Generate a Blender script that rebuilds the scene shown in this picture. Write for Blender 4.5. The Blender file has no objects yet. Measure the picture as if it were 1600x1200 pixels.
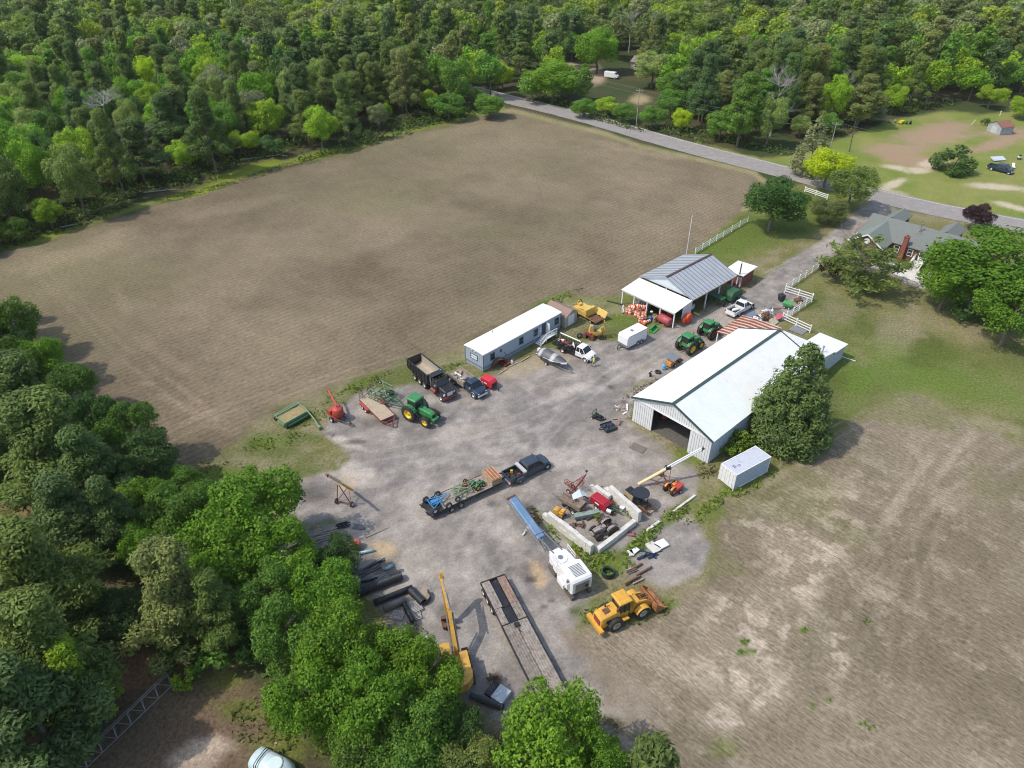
import bpy, math, random
import numpy as np
from mathutils import Vector, Matrix, Euler
random.seed(7)
rng = np.random.default_rng(11)
R = math.radians
scene = bpy.context.scene
COL = scene.collection

# ------------------------------------------------------------------ camera
CAMH, PITCH, FPX = 60.8, 35.6, 1130.0
cam_data = bpy.data.cameras.new('camera')
cam_data.sensor_width = 36.0
cam_data.lens = 36.0 * FPX / 1600.0
cam_data.clip_start = 0.5
cam_data.clip_end = 3000.0
cam = bpy.data.objects.new('camera', cam_data)
cam.location = (0, 0, CAMH)
cam.rotation_euler = (R(90 - PITCH), 0, 0)
COL.objects.link(cam)
scene.camera = cam

# ------------------------------------------------------------------ light
SUN_EL, SHADOW_AZ = 54.0, 14.0
world = bpy.data.worlds.new('World')
scene.world = world
world.use_nodes = True
wt = world.node_tree
sky = wt.nodes.new('ShaderNodeTexSky')
sky.sky_type = 'NISHITA'
sky.sun_disc = False
sky.sun_elevation = R(SUN_EL)
sky.sun_rotation = R(270 - SHADOW_AZ)
sky.air_density = 1.2
sky.dust_density = 2.0
wt.nodes['Background'].inputs['Strength'].default_value = 0.15
wt.links.new(sky.outputs[0], wt.nodes['Background'].inputs[0])
sun_data = bpy.data.lights.new('sun', 'SUN')
sun_data.energy = 2.4
sun_data.angle = R(0.55)
sun_data.color = (1.0, 0.93, 0.82)
sun = bpy.data.objects.new('sun', sun_data)
_d = Vector((math.cos(R(SUN_EL)) * math.cos(R(SHADOW_AZ)), math.cos(R(SUN_EL)) * math.sin(R(SHADOW_AZ)), -math.sin(R(SUN_EL))))
sun.rotation_euler = _d.to_track_quat('-Z', 'Y').to_euler()
sun.location = (-60, -20, 90)
COL.objects.link(sun)
scene.view_settings.view_transform = 'Standard'
scene.view_settings.look = 'None'
scene.view_settings.gamma = 1.0
scene.view_settings.use_curve_mapping = False
scene.view_settings.exposure = 0.40
scene.render.engine = 'CYCLES'
scene.cycles.max_bounces = 5
scene.cycles.transparent_max_bounces = 4
scene.cycles.use_denoising = True
scene.cycles.filter_width = 1.05

# ------------------------------------------------------------------ survey: a point of the photo to a point of the plane z
_sp, _cp = math.sin(R(PITCH)), math.cos(R(PITCH))
def G(u, v, z=0.0):
    x = (u - 800.0) / FPX; y = (v - 600.0) / FPX
    dz = -_sp - y * _cp; dy = _cp - y * _sp
    t = (z - CAMH) / dz
    return Vector((x * t, dy * t, z))
def PX(X, Y, Z=0.0):
    Zr = Z - CAMH
    d = Y * _cp - Zr * _sp; w = Y * _sp + Zr * _cp
    return 800 + FPX * X / d, 600 - FPX * w / d

# ------------------------------------------------------------------ naming
def tag(o, label=None, cat=None, group=None, kind=None):
    if label: o['label'] = label
    if cat: o['category'] = cat
    if group: o['group'] = group
    if kind: o['kind'] = kind
    return o
def empty(name, loc=(0, 0, 0), rz=0.0, label=None, cat=None, group=None):
    o = bpy.data.objects.new(name, None)
    o.empty_display_size = 0.3
    o.location = loc; o.rotation_euler = (0, 0, rz)
    COL.objects.link(o)
    return tag(o, label, cat, group)
def copy_tree(o, parent=None):
    c = o.copy(); COL.objects.link(c); c.parent = parent
    for ch in list(o.children): copy_tree(ch, c)
    return c
def at2(a, b, za=0.0, zb=None):
    """a point of the ground and the heading from photo point a to photo point b"""
    A = G(a[0], a[1], za); B = G(b[0], b[1], za if zb is None else zb)
    return A, B, math.atan2(B.y - A.y, B.x - A.x)

# ------------------------------------------------------------------ materials
_MATS = {}
def lin(c):
    c = [x / 255.0 for x in c]
    return tuple((x / 12.92 if x <= 0.04045 else ((x + 0.055) / 1.055) ** 2.4) for x in c)
def mat(name, col, rough=0.6, metal=0.0, var=0.16, scale=2.5, dirt=0.0, dirtcol=(0.12, 0.09, 0.06), bump=0.0, spec=None):
    """plain surface with mottling, and dust or rust in irregular patches"""
    if name in _MATS: return _MATS[name]
    m = bpy.data.materials.new(name); m.use_nodes = True
    nt = m.node_tree; N = nt.nodes; L = nt.links
    b = N['Principled BSDF']
    b.inputs['Roughness'].default_value = rough; b.inputs['Metallic'].default_value = metal
    if spec is not None: b.inputs['Specular IOR Level'].default_value = spec
    tc = N.new('ShaderNodeTexCoord')
    n1 = N.new('ShaderNodeTexNoise'); n1.inputs['Scale'].default_value = scale; n1.inputs['Detail'].default_value = 6; n1.inputs['Roughness'].default_value = 0.65
    L.new(tc.outputs['Object'], n1.inputs['Vector'])
    r = N.new('ShaderNodeValToRGB')
    r.color_ramp.elements[0].position = 0.3; r.color_ramp.elements[1].position = 0.7
    r.color_ramp.elements[0].color = tuple(max(0, c * (1 - var)) for c in col) + (1,)
    r.color_ramp.elements[1].color = tuple(min(1, c * (1 + var)) for c in col) + (1,)
    L.new(n1.outputs['Fac'], r.inputs['Fac'])
    out = r.outputs['Color']
    if dirt > 0:
        n2 = N.new('ShaderNodeTexNoise'); n2.inputs['Scale'].default_value = scale * 0.6; n2.inputs['Detail'].default_value = 8; n2.inputs['Roughness'].default_value = 0.75
        L.new(tc.outputs['Object'], n2.inputs['Vector'])
        r2 = N.new('ShaderNodeValToRGB')
        r2.color_ramp.elements[0].position = 0.62 - 0.3 * dirt; r2.color_ramp.elements[1].position = 0.72 - 0.1 * dirt
        L.new(n2.outputs['Fac'], r2.inputs['Fac'])
        mx = N.new('ShaderNodeMix'); mx.data_type = 'RGBA'
        L.new(r2.outputs['Color'], mx.inputs[0]); L.new(out, mx.inputs[6]); mx.inputs[7].default_value = dirtcol + (1,)
        out = mx.outputs[2]
    L.new(out, b.inputs['Base Color'])
    if bump > 0:
        bp = N.new('ShaderNodeBump'); bp.inputs['Strength'].default_value = bump; bp.inputs['Distance'].default_value = 0.05
        L.new(n1.outputs['Fac'], bp.inputs['Height']); L.new(bp.outputs[0], b.inputs['Normal'])
    _MATS[name] = m
    return m
WHITE = mat('white_paint', (0.74, 0.74, 0.73), 0.5, dirt=0.15, dirtcol=(0.45, 0.41, 0.36))
PURE = mat('clean_white_paint', (0.80, 0.80, 0.80), 0.35, var=0.05)
BLACK = mat('black_paint', (0.018, 0.019, 0.022), 0.4, dirt=0.25, dirtcol=(0.10, 0.09, 0.08))
TYRE = mat('tyre_rubber', (0.03, 0.029, 0.028), 0.85, dirt=0.35, dirtcol=(0.09, 0.08, 0.07))
GLASS = mat('dark_glass', (0.02, 0.026, 0.03), 0.08, var=0.1)
STEEL = mat('bare_steel', (0.30, 0.30, 0.30), 0.45, 0.5, dirt=0.2)
CHROME = mat('pale_rim', (0.62, 0.62, 0.62), 0.3, 0.3)
GREEN = mat('tractor_green', (0.045, 0.23, 0.075), 0.45, dirt=0.25, dirtcol=(0.10, 0.11, 0.06))
DGREEN = mat('implement_green', (0.028, 0.11, 0.05), 0.55, dirt=0.3, dirtcol=(0.09, 0.09, 0.06))
LGREEN = mat('faded_green', (0.17, 0.27, 0.15), 0.6, dirt=0.3, dirtcol=(0.13, 0.15, 0.10))
YELLOW = mat('rim_yellow', (0.75, 0.55, 0.03), 0.45, dirt=0.15)
CAT = mat('machine_yellow', (0.60, 0.34, 0.06), 0.5, dirt=0.3, dirtcol=(0.30, 0.18, 0.07))
RED = mat('implement_red', (0.42, 0.06, 0.045), 0.5, dirt=0.3, dirtcol=(0.25, 0.07, 0.04))
MAROON = mat('faded_maroon', (0.22, 0.045, 0.04), 0.6, dirt=0.35, dirtcol=(0.14, 0.07, 0.05))
ORANGE = mat('safety_orange', (0.72, 0.16, 0.05), 0.55, dirt=0.15, dirtcol=(0.5, 0.3, 0.2))
BLUE = mat('implement_blue', (0.05, 0.22, 0.45), 0.5, dirt=0.2)
RUST = mat('rusty_iron', (0.16, 0.08, 0.045), 0.85, var=0.4, dirt=0.4, dirtcol=(0.07, 0.045, 0.035))
WOOD = mat('weathered_deck_wood', (0.30, 0.255, 0.21), 0.85, var=0.35, scale=4, dirt=0.35, dirtcol=(0.16, 0.13, 0.11), bump=0.3)
PLY = mat('pale_lumber', (0.42, 0.33, 0.22), 0.8, var=0.25, dirt=0.3, dirtcol=(0.25, 0.19, 0.13))
CONC = mat('weathered_concrete', (0.60, 0.58, 0.54), 0.9, var=0.2, scale=1.2, dirt=0.35, dirtcol=(0.40, 0.38, 0.34), bump=0.2)
NAVY = mat('navy_paint', (0.025, 0.045, 0.085), 0.3, dirt=0.2, dirtcol=(0.09, 0.09, 0.09))
GREYB = mat('dark_blue_grey_paint', (0.045, 0.062, 0.085), 0.28, var=0.08)
PIPE = mat('black_plastic_pipe', (0.022, 0.025, 0.03), 0.5, dirt=0.3, dirtcol=(0.10, 0.10, 0.10))

# ------------------------------------------------------------------ mesh builder
class MB:
    def __init__(s): s.v = []; s.f = []; s.sm = []
    def add(s, vs, fs, smooth=False, m=None):
        o = len(s.v)
        for p in vs:
            p = Vector(p)
            if m is not None: p = m @ p
            s.v.append((p.x, p.y, p.z))
        for f in fs: s.f.append([i + o for i in f]); s.sm.append(smooth)
        return s
    def box(s, x0, x1, y0, y1, z0, z1, m=None):
        vs = [(x, y, z) for z in (z0, z1) for y in (y0, y1) for x in (x0, x1)]
        return s.add(vs, [(0, 2, 3, 1), (4, 5, 7, 6), (0, 1, 5, 4), (2, 6, 7, 3), (0, 4, 6, 2), (1, 3, 7, 5)], m=m)
    def cbox(s, c, d, rot=(0, 0, 0), m=None):
        M_ = Matrix.Translation(c) @ Euler(rot).to_matrix().to_4x4()
        if m is not None: M_ = m @ M_
        return s.box(-d[0] / 2, d[0] / 2, -d[1] / 2, d[1] / 2, -d[2] / 2, d[2] / 2, m=M_)
    def bar(s, a, b, w=0.08, h=None, m=None):
        """square bar from a to b"""
        a = Vector(a); b = Vector(b); d = b - a; L_ = d.length
        if L_ < 1e-6: return s
        h = w if h is None else h
        q = d.to_track_quat('X', 'Z').to_matrix().to_4x4()
        M_ = Matrix.Translation(a) @ q
        if m is not None: M_ = m @ M_
        return s.box(0, L_, -w / 2, w / 2, -h / 2, h / 2, m=M_)
    def cyl(s, a, b, r, r2=None, n=12, caps=True, m=None):
        a = Vector(a); b = Vector(b); d = b - a; r2 = r if r2 is None else r2
        q = d.to_track_quat('Z', 'Y').to_matrix()
        vs = []
        for P, rr in ((a, r), (b, r2)):
            for i in range(n):
                t = 2 * math.pi * i / n
                vs.append(P + q @ Vector((rr * math.cos(t), rr * math.sin(t), 0)))
        s.add(vs, [(i, (i + 1) % n, n + (i + 1) % n, n + i) for i in range(n)], True, m)
        if caps: s.add(vs, [tuple(range(n))[::-1], tuple(range(n, 2 * n))], False, m)
        return s
    def tube(s, pts, r, n=8, m=None):
        for a, b in zip(pts[:-1], pts[1:]): s.cyl(a, b, r, n=n, m=m)
        return s
    def lathe(s, prof, n=20, axis='z', c=(0, 0, 0), m=None, smooth=True):
        """prof = [(radius, height)] round an axis"""
        vs = []
        for (r, h) in prof:
            for i in range(n):
                t = 2 * math.pi * i / n; x = r * math.cos(t); y = r * math.sin(t)
                p = (x, y, h) if axis == 'z' else ((x, h, y) if axis == 'y' else (h, x, y))
                vs.append((p[0] + c[0], p[1] + c[1], p[2] + c[2]))
        k = len(prof)
        fs = [(j * n + i, j * n + (i + 1) % n, (j + 1) * n + (i + 1) % n, (j + 1) * n + i) for j in range(k - 1) for i in range(n)]
        return s.add(vs, fs, smooth, m)
    def prism(s, poly, y0, y1, m=None, top=None):
        """side outline in x, z pulled from y0 to y1"""
        n = len(poly); q = poly if top is None else top
        vs = [(x, y0, z) for x, z in poly] + [(x, y1, z) for x, z in q]
        s.add(vs, [(i, (i + 1) % n, n + (i + 1) % n, n + i) for i in range(n)] + [tuple(range(n))[::-1], tuple(range(n, 2 * n))], m=m)
        return s
    def slab(s, poly, z0, z1, m=None):
        n = len(poly)
        vs = [(x, y, z0) for x, y in poly] + [(x, y, z1) for x, y in poly]
        s.add(vs, [(i, (i + 1) % n, n + (i + 1) % n, n + i) for i in range(n)] + [tuple(range(n))[::-1], tuple(range(n, 2 * n))], m=m)
        return s
    def loft(s, rings, smooth=True, caps=True, m=None):
        n = len(rings[0]); vs = [p for r in rings for p in r]; k = len(rings)
        s.add(vs, [(j * n + i, j * n + (i + 1) % n, (j + 1) * n + (i + 1) % n, (j + 1) * n + i) for j in range(k - 1) for i in range(n)], smooth, m)
        if caps: s.add(rings[0], [tuple(range(n))[::-1]], False, m); s.add(rings[-1], [tuple(range(n))], False, m)
        return s
    def mesh(s, name, material=None):
        me = bpy.data.meshes.new(name)
        me.from_pydata(s.v, [], s.f)
        me.polygons.foreach_set('use_smooth', s.sm)
        if material is not None: me.materials.append(material)
        me.validate(); me.update()
        return me
    def build(s, name, material, parent=None, label=None, bevel=0.0):
        o = bpy.data.objects.new(name, s.mesh(name, material))
        COL.objects.link(o)
        if parent is not None: o.parent = parent
        if label: o['label'] = label
        if bevel > 0:
            bv = o.modifiers.new('bevel', 'BEVEL'); bv.width = bevel; bv.segments = 2; bv.limit_method = 'ANGLE'; bv.angle_limit = R(35)
        return o
def link_mesh(name, me, parent=None, loc=(0, 0, 0), rot=(0, 0, 0), scale=(1, 1, 1)):
    o = bpy.data.objects.new(name, me); COL.objects.link(o); o.parent = parent
    o.location = loc; o.rotation_euler = rot; o.scale = scale
    return o
_WH = {}
def wheel(parent, x, y, r, w, rim=None, lug=False, z=None, dual=False, name='wheel'):
    """tyre with its rim as a sub-part; y gives the outward side"""
    rim = rim or CHROME
    key = (round(r, 3), round(w, 3), rim.name, lug)
    if key not in _WH:
        t = MB()
        ri = r * 0.56
        prof = [(ri, -w * 0.42), (r * 0.86, -w / 2), (r * 0.97, -w * 0.42), (r, -w * 0.25), (r, w * 0.25), (r * 0.97, w * 0.42), (r * 0.86, w / 2), (ri, w * 0.42)]
        t.lathe(prof, 24, 'y')
        t.lathe([(ri, -w * 0.42), (ri, w * 0.42)], 24, 'y')
        if lug:
            for i in range(18):
                for sd in (-1, 1):
                    a = 2 * math.pi * (i + (0.5 if sd > 0 else 0)) / 18
                    M_ = Matrix.Rotation(a, 4, 'Y') @ Matrix.Translation((r, sd * w * 0.25, 0)) @ Matrix.Rotation(sd * 0.6, 4, 'X')
                    t.box(-0.01, r * 0.05, -w * 0.24, w * 0.24, -r * 0.035, r * 0.035, m=M_)
        k = MB()
        k.lathe([(0.001, w * 0.12), (ri * 0.35, w * 0.16), (ri * 0.38, w * 0.02), (ri * 0.8, w * 0.02), (ri * 0.92, w * 0.34), (ri * 1.04, w * 0.44), (ri * 1.04, -w * 0.4), (0.001, -w * 0.3)], 20, 'y')
        for i in range(6):
            a = 2 * math.pi * i / 6
            k.cyl((ri * 0.55 * math.cos(a), w * 0.02, ri * 0.55 * math.sin(a)), (ri * 0.55 * math.cos(a), w * 0.09, ri * 0.55 * math.sin(a)), ri * 0.08, n=6)
        _WH[key] = (t.mesh('wheel', TYRE), k.mesh('rim', rim))
    tm, rm = _WH[key]
    z = r if z is None else z
    flip = math.pi if y < 0 else 0.0
    o = link_mesh(name, tm, parent, (x, y, z), (0, 0, flip))
    link_mesh('rim', rm, o)
    return o
# ================================================================== GROUND
def _hash(ix, iy, s):
    h = (ix.astype(np.int64) * 374761393 + iy.astype(np.int64) * 668265263 + s * 982451653) & 0x7fffffff
    h = ((h ^ (h >> 13)) * 1274126177) & 0x7fffffff
    return ((h ^ (h >> 16)) & 0xffffff) / float(0xffffff)
def vnoise(x, y, s=0):
    ix = np.floor(x); iy = np.floor(y); fx = x - ix; fy = y - iy
    fx = fx * fx * (3 - 2 * fx); fy = fy * fy * (3 - 2 * fy)
    a = _hash(ix, iy, s); b = _hash(ix + 1, iy, s); c = _hash(ix, iy + 1, s); d = _hash(ix + 1, iy + 1, s)
    return (a * (1 - fx) + b * fx) * (1 - fy) + (c * (1 - fx) + d * fx) * fy
def fbm(x, y, sc, s=0, o=4, g=0.55):
    t = 0; a = 1.0; n = 0
    for k in range(o):
        t = t + a * vnoise(x / sc * 2 ** k + 17.3 * k, y / sc * 2 ** k + 5.1 * k, s + k); n += a; a *= g
    return t / n
def sstep(a, b, x):
    t = np.clip((x - a) / (b - a), 0, 1); return t * t * (3 - 2 * t)
def polysd(u, v, P):
    """signed distance to a polygon, positive inside"""
    P = np.array(P, float); d = np.full(u.shape, 1e9); ins = np.zeros(u.shape, bool)
    for i in range(len(P)):
        a = P[i]; b = P[(i + 1) % len(P)]; e = b - a
        wx = u - a[0]; wy = v - a[1]
        t = np.clip((wx * e[0] + wy * e[1]) / (e @ e + 1e-9), 0, 1)
        d = np.minimum(d, (wx - t * e[0]) ** 2 + (wy - t * e[1]) ** 2)
        c = ((a[1] <= v) & (b[1] > v)) | ((b[1] <= v) & (a[1] > v))
        xi = a[0] + (v - a[1]) / (e[1] if abs(e[1]) > 1e-9 else 1e-9) * e[0]
        ins ^= c & (u < xi)
    return np.where(ins, 1, -1) * np.sqrt(d)

FIELD_L = [(-420, 560), (-300, 470), (-60, 405), (0, 392), (70, 378), (140, 352), (232, 322), (330, 296), (430, 262), (545, 240), (610, 214), (700, 196), (775, 174), (800, 172), (880, 193), (940, 207), (1000, 228), (1080, 246), (1178, 270), (1196, 285), (1175, 318), (1120, 362), (1070, 405), (985, 455), (945, 478), (900, 470), (850, 470), (715, 545), (640, 585), (540, 625), (440, 640), (380, 690), (320, 730), (200, 740), (60, 640), (-40, 540)]
YARD = [(520, 640), (575, 612), (640, 596), (700, 600), (760, 592), (800, 572), (850, 552), (905, 534), (960, 530), (1010, 526), (1060, 505), (1100, 488), (1161, 460), (1180, 444), (1225, 412), (1262, 388), (1293, 369), (1340, 328), (1366, 312), (1400, 326), (1372, 348), (1350, 362), (1310, 392), (1280, 413), (1228, 448), (1262, 466), (1250, 480), (1228, 498), (1200, 520), (1150, 520), (1090, 560), (1000, 610), (975, 655), (1040, 700), (1085, 722), (1092, 745), (1085, 775), (1040, 800), (1085, 815), (1112, 850), (1095, 900), (1040, 922), (990, 905), (955, 872), (930, 868), (900, 855), (880, 865), (925, 905), (925, 935), (915, 965), (895, 985), (930, 1030), (1010, 1080), (1010, 1130), (880, 1110), (780, 1120), (700, 1080), (640, 1010), (600, 960), (560, 900), (500, 880), (440, 850), (450, 790), (462, 752), (530, 735), (545, 715), (505, 680)]
FIELD_R = [(1120, 800), (1180, 770), (1215, 738), (1290, 700), (1330, 640), (1390, 610), (1440, 605), (1500, 640), (1600, 672), (1900, 760), (2400, 900), (2400, 2600), (700, 2600), (880, 1300), (980, 1120), (930, 1040), (890, 990), (935, 975), (1010, 960), (1060, 930), (1110, 900), (1120, 850)]
LAWN = [(1180, 400), (1262, 372), (1370, 300), (1190, 285), (1178, 322), (1120, 365), (1060, 412), (975, 462), (880, 462), (860, 520), (900, 545), (1000, 520)]
LAWN2 = [(1235, 440), (1300, 395), (1350, 365), (1400, 345), (1520, 350), (1700, 400), (2400, 520), (2400, 900), (1600, 690), (1500, 650), (1420, 612), (1330, 660), (1290, 700), (1215, 740), (1150, 700), (1100, 640), (1180, 520), (1262, 470)]
LAWN3 = [(1190, 250), (1270, 232), (1330, 212), (1400, 186), (1480, 172), (1530, 180), (1600, 165), (1900, 140), (2400, 200), (2400, 560), (1700, 380), (1530, 336), (1370, 300), (1270, 282), (1200, 268), (1100, 236), (1090, 225)]
FOREST_OPEN = [(300, 1000), (400, 1090), (430, 1200), (420, 1400), (0, 1500), (0, 1150), (150, 1000), (170, 900), (260, 930)]

def build_axis(segs):
    out = [segs[0][0]]
    for a, b, s0, s1 in segs:
        x = a
        while x < b - 1e-6:
            t = (x - a) / (b - a); x += s0 + (s1 - s0) * t; out.append(min(x, b))
    return np.array(sorted(set(np.round(out, 4))))
gx = build_axis([(-420, -110, 9, 2.0), (-110, -52, 1.4, 0.5), (-52, 58, 0.36, 0.36), (58, 120, 0.5, 1.4), (120, 420, 2, 9)])
gy = build_axis([(-60, 24, 6, 1), (24, 105, 0.36, 0.36), (105, 170, 0.42, 0.8), (170, 260, 0.8, 1.6), (260, 700, 2.4, 16)])
X, Y = np.meshgrid(gx, gy)
Ys = np.maximum(Y, 4.0)
U, V = PX(X, Ys)
_d = np.hypot(Ys, 60.8)
wob = (fbm(X, Y, 7, 3) - 0.5) * 2; wob2 = (fbm(X, Y, 2.0, 9, 3) - 0.5) * 2
PPM = 1130.0 / _d                                        # photo points per metre
def region(P, soft=0.8, wobble=1.6):
    return sstep(-soft, soft, polysd(U, V, P) / PPM * 1.25 + wob * wobble + wob2 * wobble * 0.5)
def blob(u, v, ru, rv=None, ang=0.0, k=0.5):
    rv = ru if rv is None else rv
    a = R(ang); du = U - u; dv = V - v
    p = (du * math.cos(a) + dv * math.sin(a)) / ru; q = (-du * math.sin(a) + dv * math.cos(a)) / rv
    return sstep(1.0, 0.35, np.sqrt(p * p + q * q) + wob * k * 0.6 + wob2 * k * 0.5)
n1 = fbm(X, Y, 30, 1); n2 = fbm(X, Y, 9, 2, 5); n3 = fbm(X, Y, 2.2, 5, 4); n4 = fbm(X, Y, 0.9, 6, 2)
C = np.zeros(X.shape + (3,))
def lay(m, col, a=1.0):
    global C
    col = np.array(col); m = (m * a)[..., None]
    C = C * (1 - m) + (col if col.ndim == 3 else col) * m
def mixc(a, b, t):
    t = np.clip(t, 0, 1)[..., None]; return np.array(a) * (1 - t) + np.array(b) * t
# forest floor
C = mixc((0.085, 0.075, 0.04), (0.05, 0.07, 0.025), sstep(0.35, 0.65, n2))
FARM = [(280, 745), (400, 660), (700, 540), (980, 455), (1190, 280), (1370, 296), (1520, 340), (1640, 360), (1640, 720), (1300, 740), (1130, 840), (1110, 940), (920, 1000), (960, 1120), (880, 1150), (700, 1130), (560, 970), (430, 870), (300, 790)]
farm = region(FARM, 1.0, 1.2)
lay(farm, mixc((0.15, 0.155, 0.05), (0.25, 0.215, 0.125), sstep(0.35, 0.65, n2 * 0.5 + n3 * 0.5)))
# left field: brown soil with thin dry stubble
fl = region(FIELD_L, 1.0, 1.8)
soil = mixc((0.152, 0.120, 0.078), (0.232, 0.186, 0.122), sstep(0.25, 0.75, n1 * 0.6 + n2 * 0.4))
soil = soil * (0.84 + 0.32 * n3[..., None])
soil = soil * (1 - 0.0 * n3[..., None])
soil = soil * (1 - 0.0) 
gz = sstep(0.40, 0.8, fbm(X, Y, 40, 21)) * 0.5
soil = soil * (1 - gz[..., None]) + np.array((0.165, 0.155, 0.075)) * gz[..., None]
# faint damp bands and pale worn patches of the soil itself
for (u, v, ru, rv, a, s) in [(640, 400, 330, 28, -12, 0.25), (800, 330, 260, 20, 8, 0.28), (700, 480, 160, 26, -25, 0.25), (960, 300, 150, 25, 15, 0.25)]:
    b = blob(u, v, ru, rv, a, 0.5) * s; soil = soil * (1 - b[..., None]) + soil * 0.62 * b[..., None]
for (u, v, ru, rv, a, s) in [(130, 390, 150, 22, -18, 0.6), (230, 600, 26, 8, 0, 0.7), (190, 470, 40, 12, 60, 0.35), (300, 640, 90, 14, 28, 0.4), (330, 330, 120, 12, -12, 0.35), (720, 205, 100, 10, -8, 0.35), (260, 560, 110, 14, 35, 0.35), (1000, 235, 120, 8, 10, 0.4), (300, 655, 60, 7, -25, 0.6), (310, 625, 90, 5, 36, 0.5)]:
    b = blob(u, v, ru, rv, a, 0.8) * s * 0.6; soil = soil * (1 - b[..., None]) + np.array((0.36, 0.28, 0.19)) * b[..., None]
lay(fl, soil); 
# right field
fr = region(FIELD_R, 0.9, 1.6)
soil2 = mixc((0.178, 0.144, 0.098), (0.262, 0.214, 0.150), sstep(0.3, 0.7, n1 * 0.4 + n2 * 0.6)) * (0.88 + 0.26 * n3[..., None])
gz = sstep(0.5, 0.8, fbm(X, Y, 14, 31)) * 0.3
soil2 = soil2 * (1 - gz[..., None]) + np.array((0.22, 0.20, 0.12)) * gz[..., None]
lay(fr, soil2)
def clods(m, seed, col=(0.50, 0.42, 0.33), th=0.53):
    e = fbm(X + 3 * n3, Y - 3 * n3, 1.7, seed, 4, 0.6)
    lay(m * sstep(th, th + 0.10, e), col, 0.75)
lay(blob(1250, 860, 70, 150, 32, 0.9) * fr, (0.38, 0.31, 0.23), 0.32); lay(blob(1130, 1050, 120, 110, 30, 0.9) * fr, (0.38, 0.31, 0.23), 0.3); clods(blob(1265, 850, 80, 150, 30, 0.7), 41, (0.52, 0.43, 0.33), 0.51); clods(blob(1180, 1000, 90, 90, 0, 0.7), 42); clods(blob(1120, 1090, 120, 70, 0, 0.7), 43, th=0.5)
clods(blob(1180, 810, 70, 40, -20, 0.7), 44); clods(blob(1310, 1020, 30, 50, 10), 45); clods(blob(1410, 850, 60, 30, 30), 46)
clods(fr * 0.55, 47, (0.40, 0.34, 0.26), 0.60)
for (u, v, ru, rv, a) in [(1420, 760, 12, 130, 35), (1500, 700, 14, 110, 38), (1370, 930, 30, 12, 0), (1040, 1030, 130, 30, 35)]:
    lay(blob(u, v, ru, rv, a, 0.9) * fr, (0.44, 0.37, 0.285), 0.4)
for (u, v) in [(1238, 762), (1260, 765), (1220, 779), (1204, 795), (1213, 790), (1240, 790), (1172, 798), (1187, 812), (1195, 800), (1225, 800)]:
    lay(blob(u, v, 9, 5, 20, 0.3), (0.46, 0.40, 0.33), 0.7)
lay(blob(1210, 750, 50, 10, -35), (0.42, 0.34, 0.26), 0.5)
# lawns
g1 = (0.115, 0.150, 0.032); g2 = (0.175, 0.185, 0.06)
lw = mixc(g1, g2, sstep(0.3, 0.7, n2)) * (0.85 + 0.3 * n3[..., None])
m_l1 = region(LAWN, 0.7, 1.2); m_l2 = region(LAWN2, 1.2, 2.5); m_l3 = region(LAWN3, 0.8, 1.5)
m_l1 = m_l1 * (1 - fl * 0.0)
lay(m_l1, lw); lay(m_l3, mixc((0.17, 0.22, 0.045), (0.24, 0.25, 0.075), sstep(0.3, 0.7, n2)) * (0.9 + 0.2 * n3[..., None]))
lay(m_l2, mixc((0.10, 0.125, 0.03), (0.19, 0.185, 0.075), sstep(0.3, 0.65, n2)) * (0.85 + 0.3 * n3[..., None]))
for (u, v, ru, rv, a, s) in [(1310, 480, 50, 30, 10, 0.45), (1400, 520, 45, 60, 10, 0.6), (1530, 520, 60, 22, 10, 0.5), (1440, 500, 60, 25, 0, 0.4), (1340, 560, 60, 20, 20, 0.35), (1560, 665, 80, 14, 12, 0.6), (920, 550, 50, 14, -10, 0.0)]:
    lay(blob(u, v, ru, rv, a, 0.7), (0.30, 0.25, 0.165), s)
for (u, v, ru, rv, a, s) in [(1460, 590, 120, 30, 12, 0.6), (1330, 580, 40, 50, 0, 0.6), (1330, 470, 40, 14, 0, 0.3), (1130, 480, 60, 10, -35, 0.3), (1130, 390, 90, 16, -28, 0.5), (1250, 340, 60, 14, -30, 0.4), (1000, 480, 60, 20, -20, 0.3)]:
    lay(blob(u, v, ru, rv, a, 0.7), (0.11, 0.165, 0.028), s)
for (u, v, ru, rv, a, s_) in [(1340, 610, 30, 50, 20, 0.7), (1480, 600, 150, 34, 12, 0.6), (1380, 560, 70, 40, 0, 0.5), (1300, 560, 40, 40, 0, 0.5)]:
    lay(blob(u, v, ru, rv, a, 0.7), (0.115, 0.185, 0.028), s_)
# dirt of the clearing across the road
for (u, v, ru, rv, a) in [(1450, 215, 75, 18, 0), (1400, 232, 80, 14, 0), (1600, 208, 110, 14, 0), (1480, 200, 60, 16, 0), (1420, 250, 80, 14, 8), (1555, 225, 60, 12, -15), (1640, 215, 60, 14, 0)]:
    lay(blob(u, v, ru, rv, a, 0.35), (0.36, 0.245, 0.175), 0.85)
for (u, v, ru, rv, a) in [(1435, 266, 26, 7, 0), (1455, 255, 30, 8, -8), (1395, 288, 24, 8, -20), (1560, 292, 60, 7, 4), (1590, 325, 50, 5, 15), (1400, 262, 30, 5, 10), (1650, 300, 80, 10, 5)]:
    lay(blob(u, v, ru, rv, a, 0.5), (0.56, 0.47, 0.36), 0.85)
lay(blob(1395, 302, 40, 7, 12), (0.50, 0.44, 0.36), 0.6)
lay(blob(930, 118, 22, 22, 0, 0.3) + 0, (0.42, 0.32, 0.23), 0.9); lay(blob(900, 105, 30, 8, 20, 0.3), (0.42, 0.32, 0.23), 0.9); lay(blob(1000, 155, 24, 12, 0, 0.3), (0.36, 0.30, 0.17), 0.9)
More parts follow.
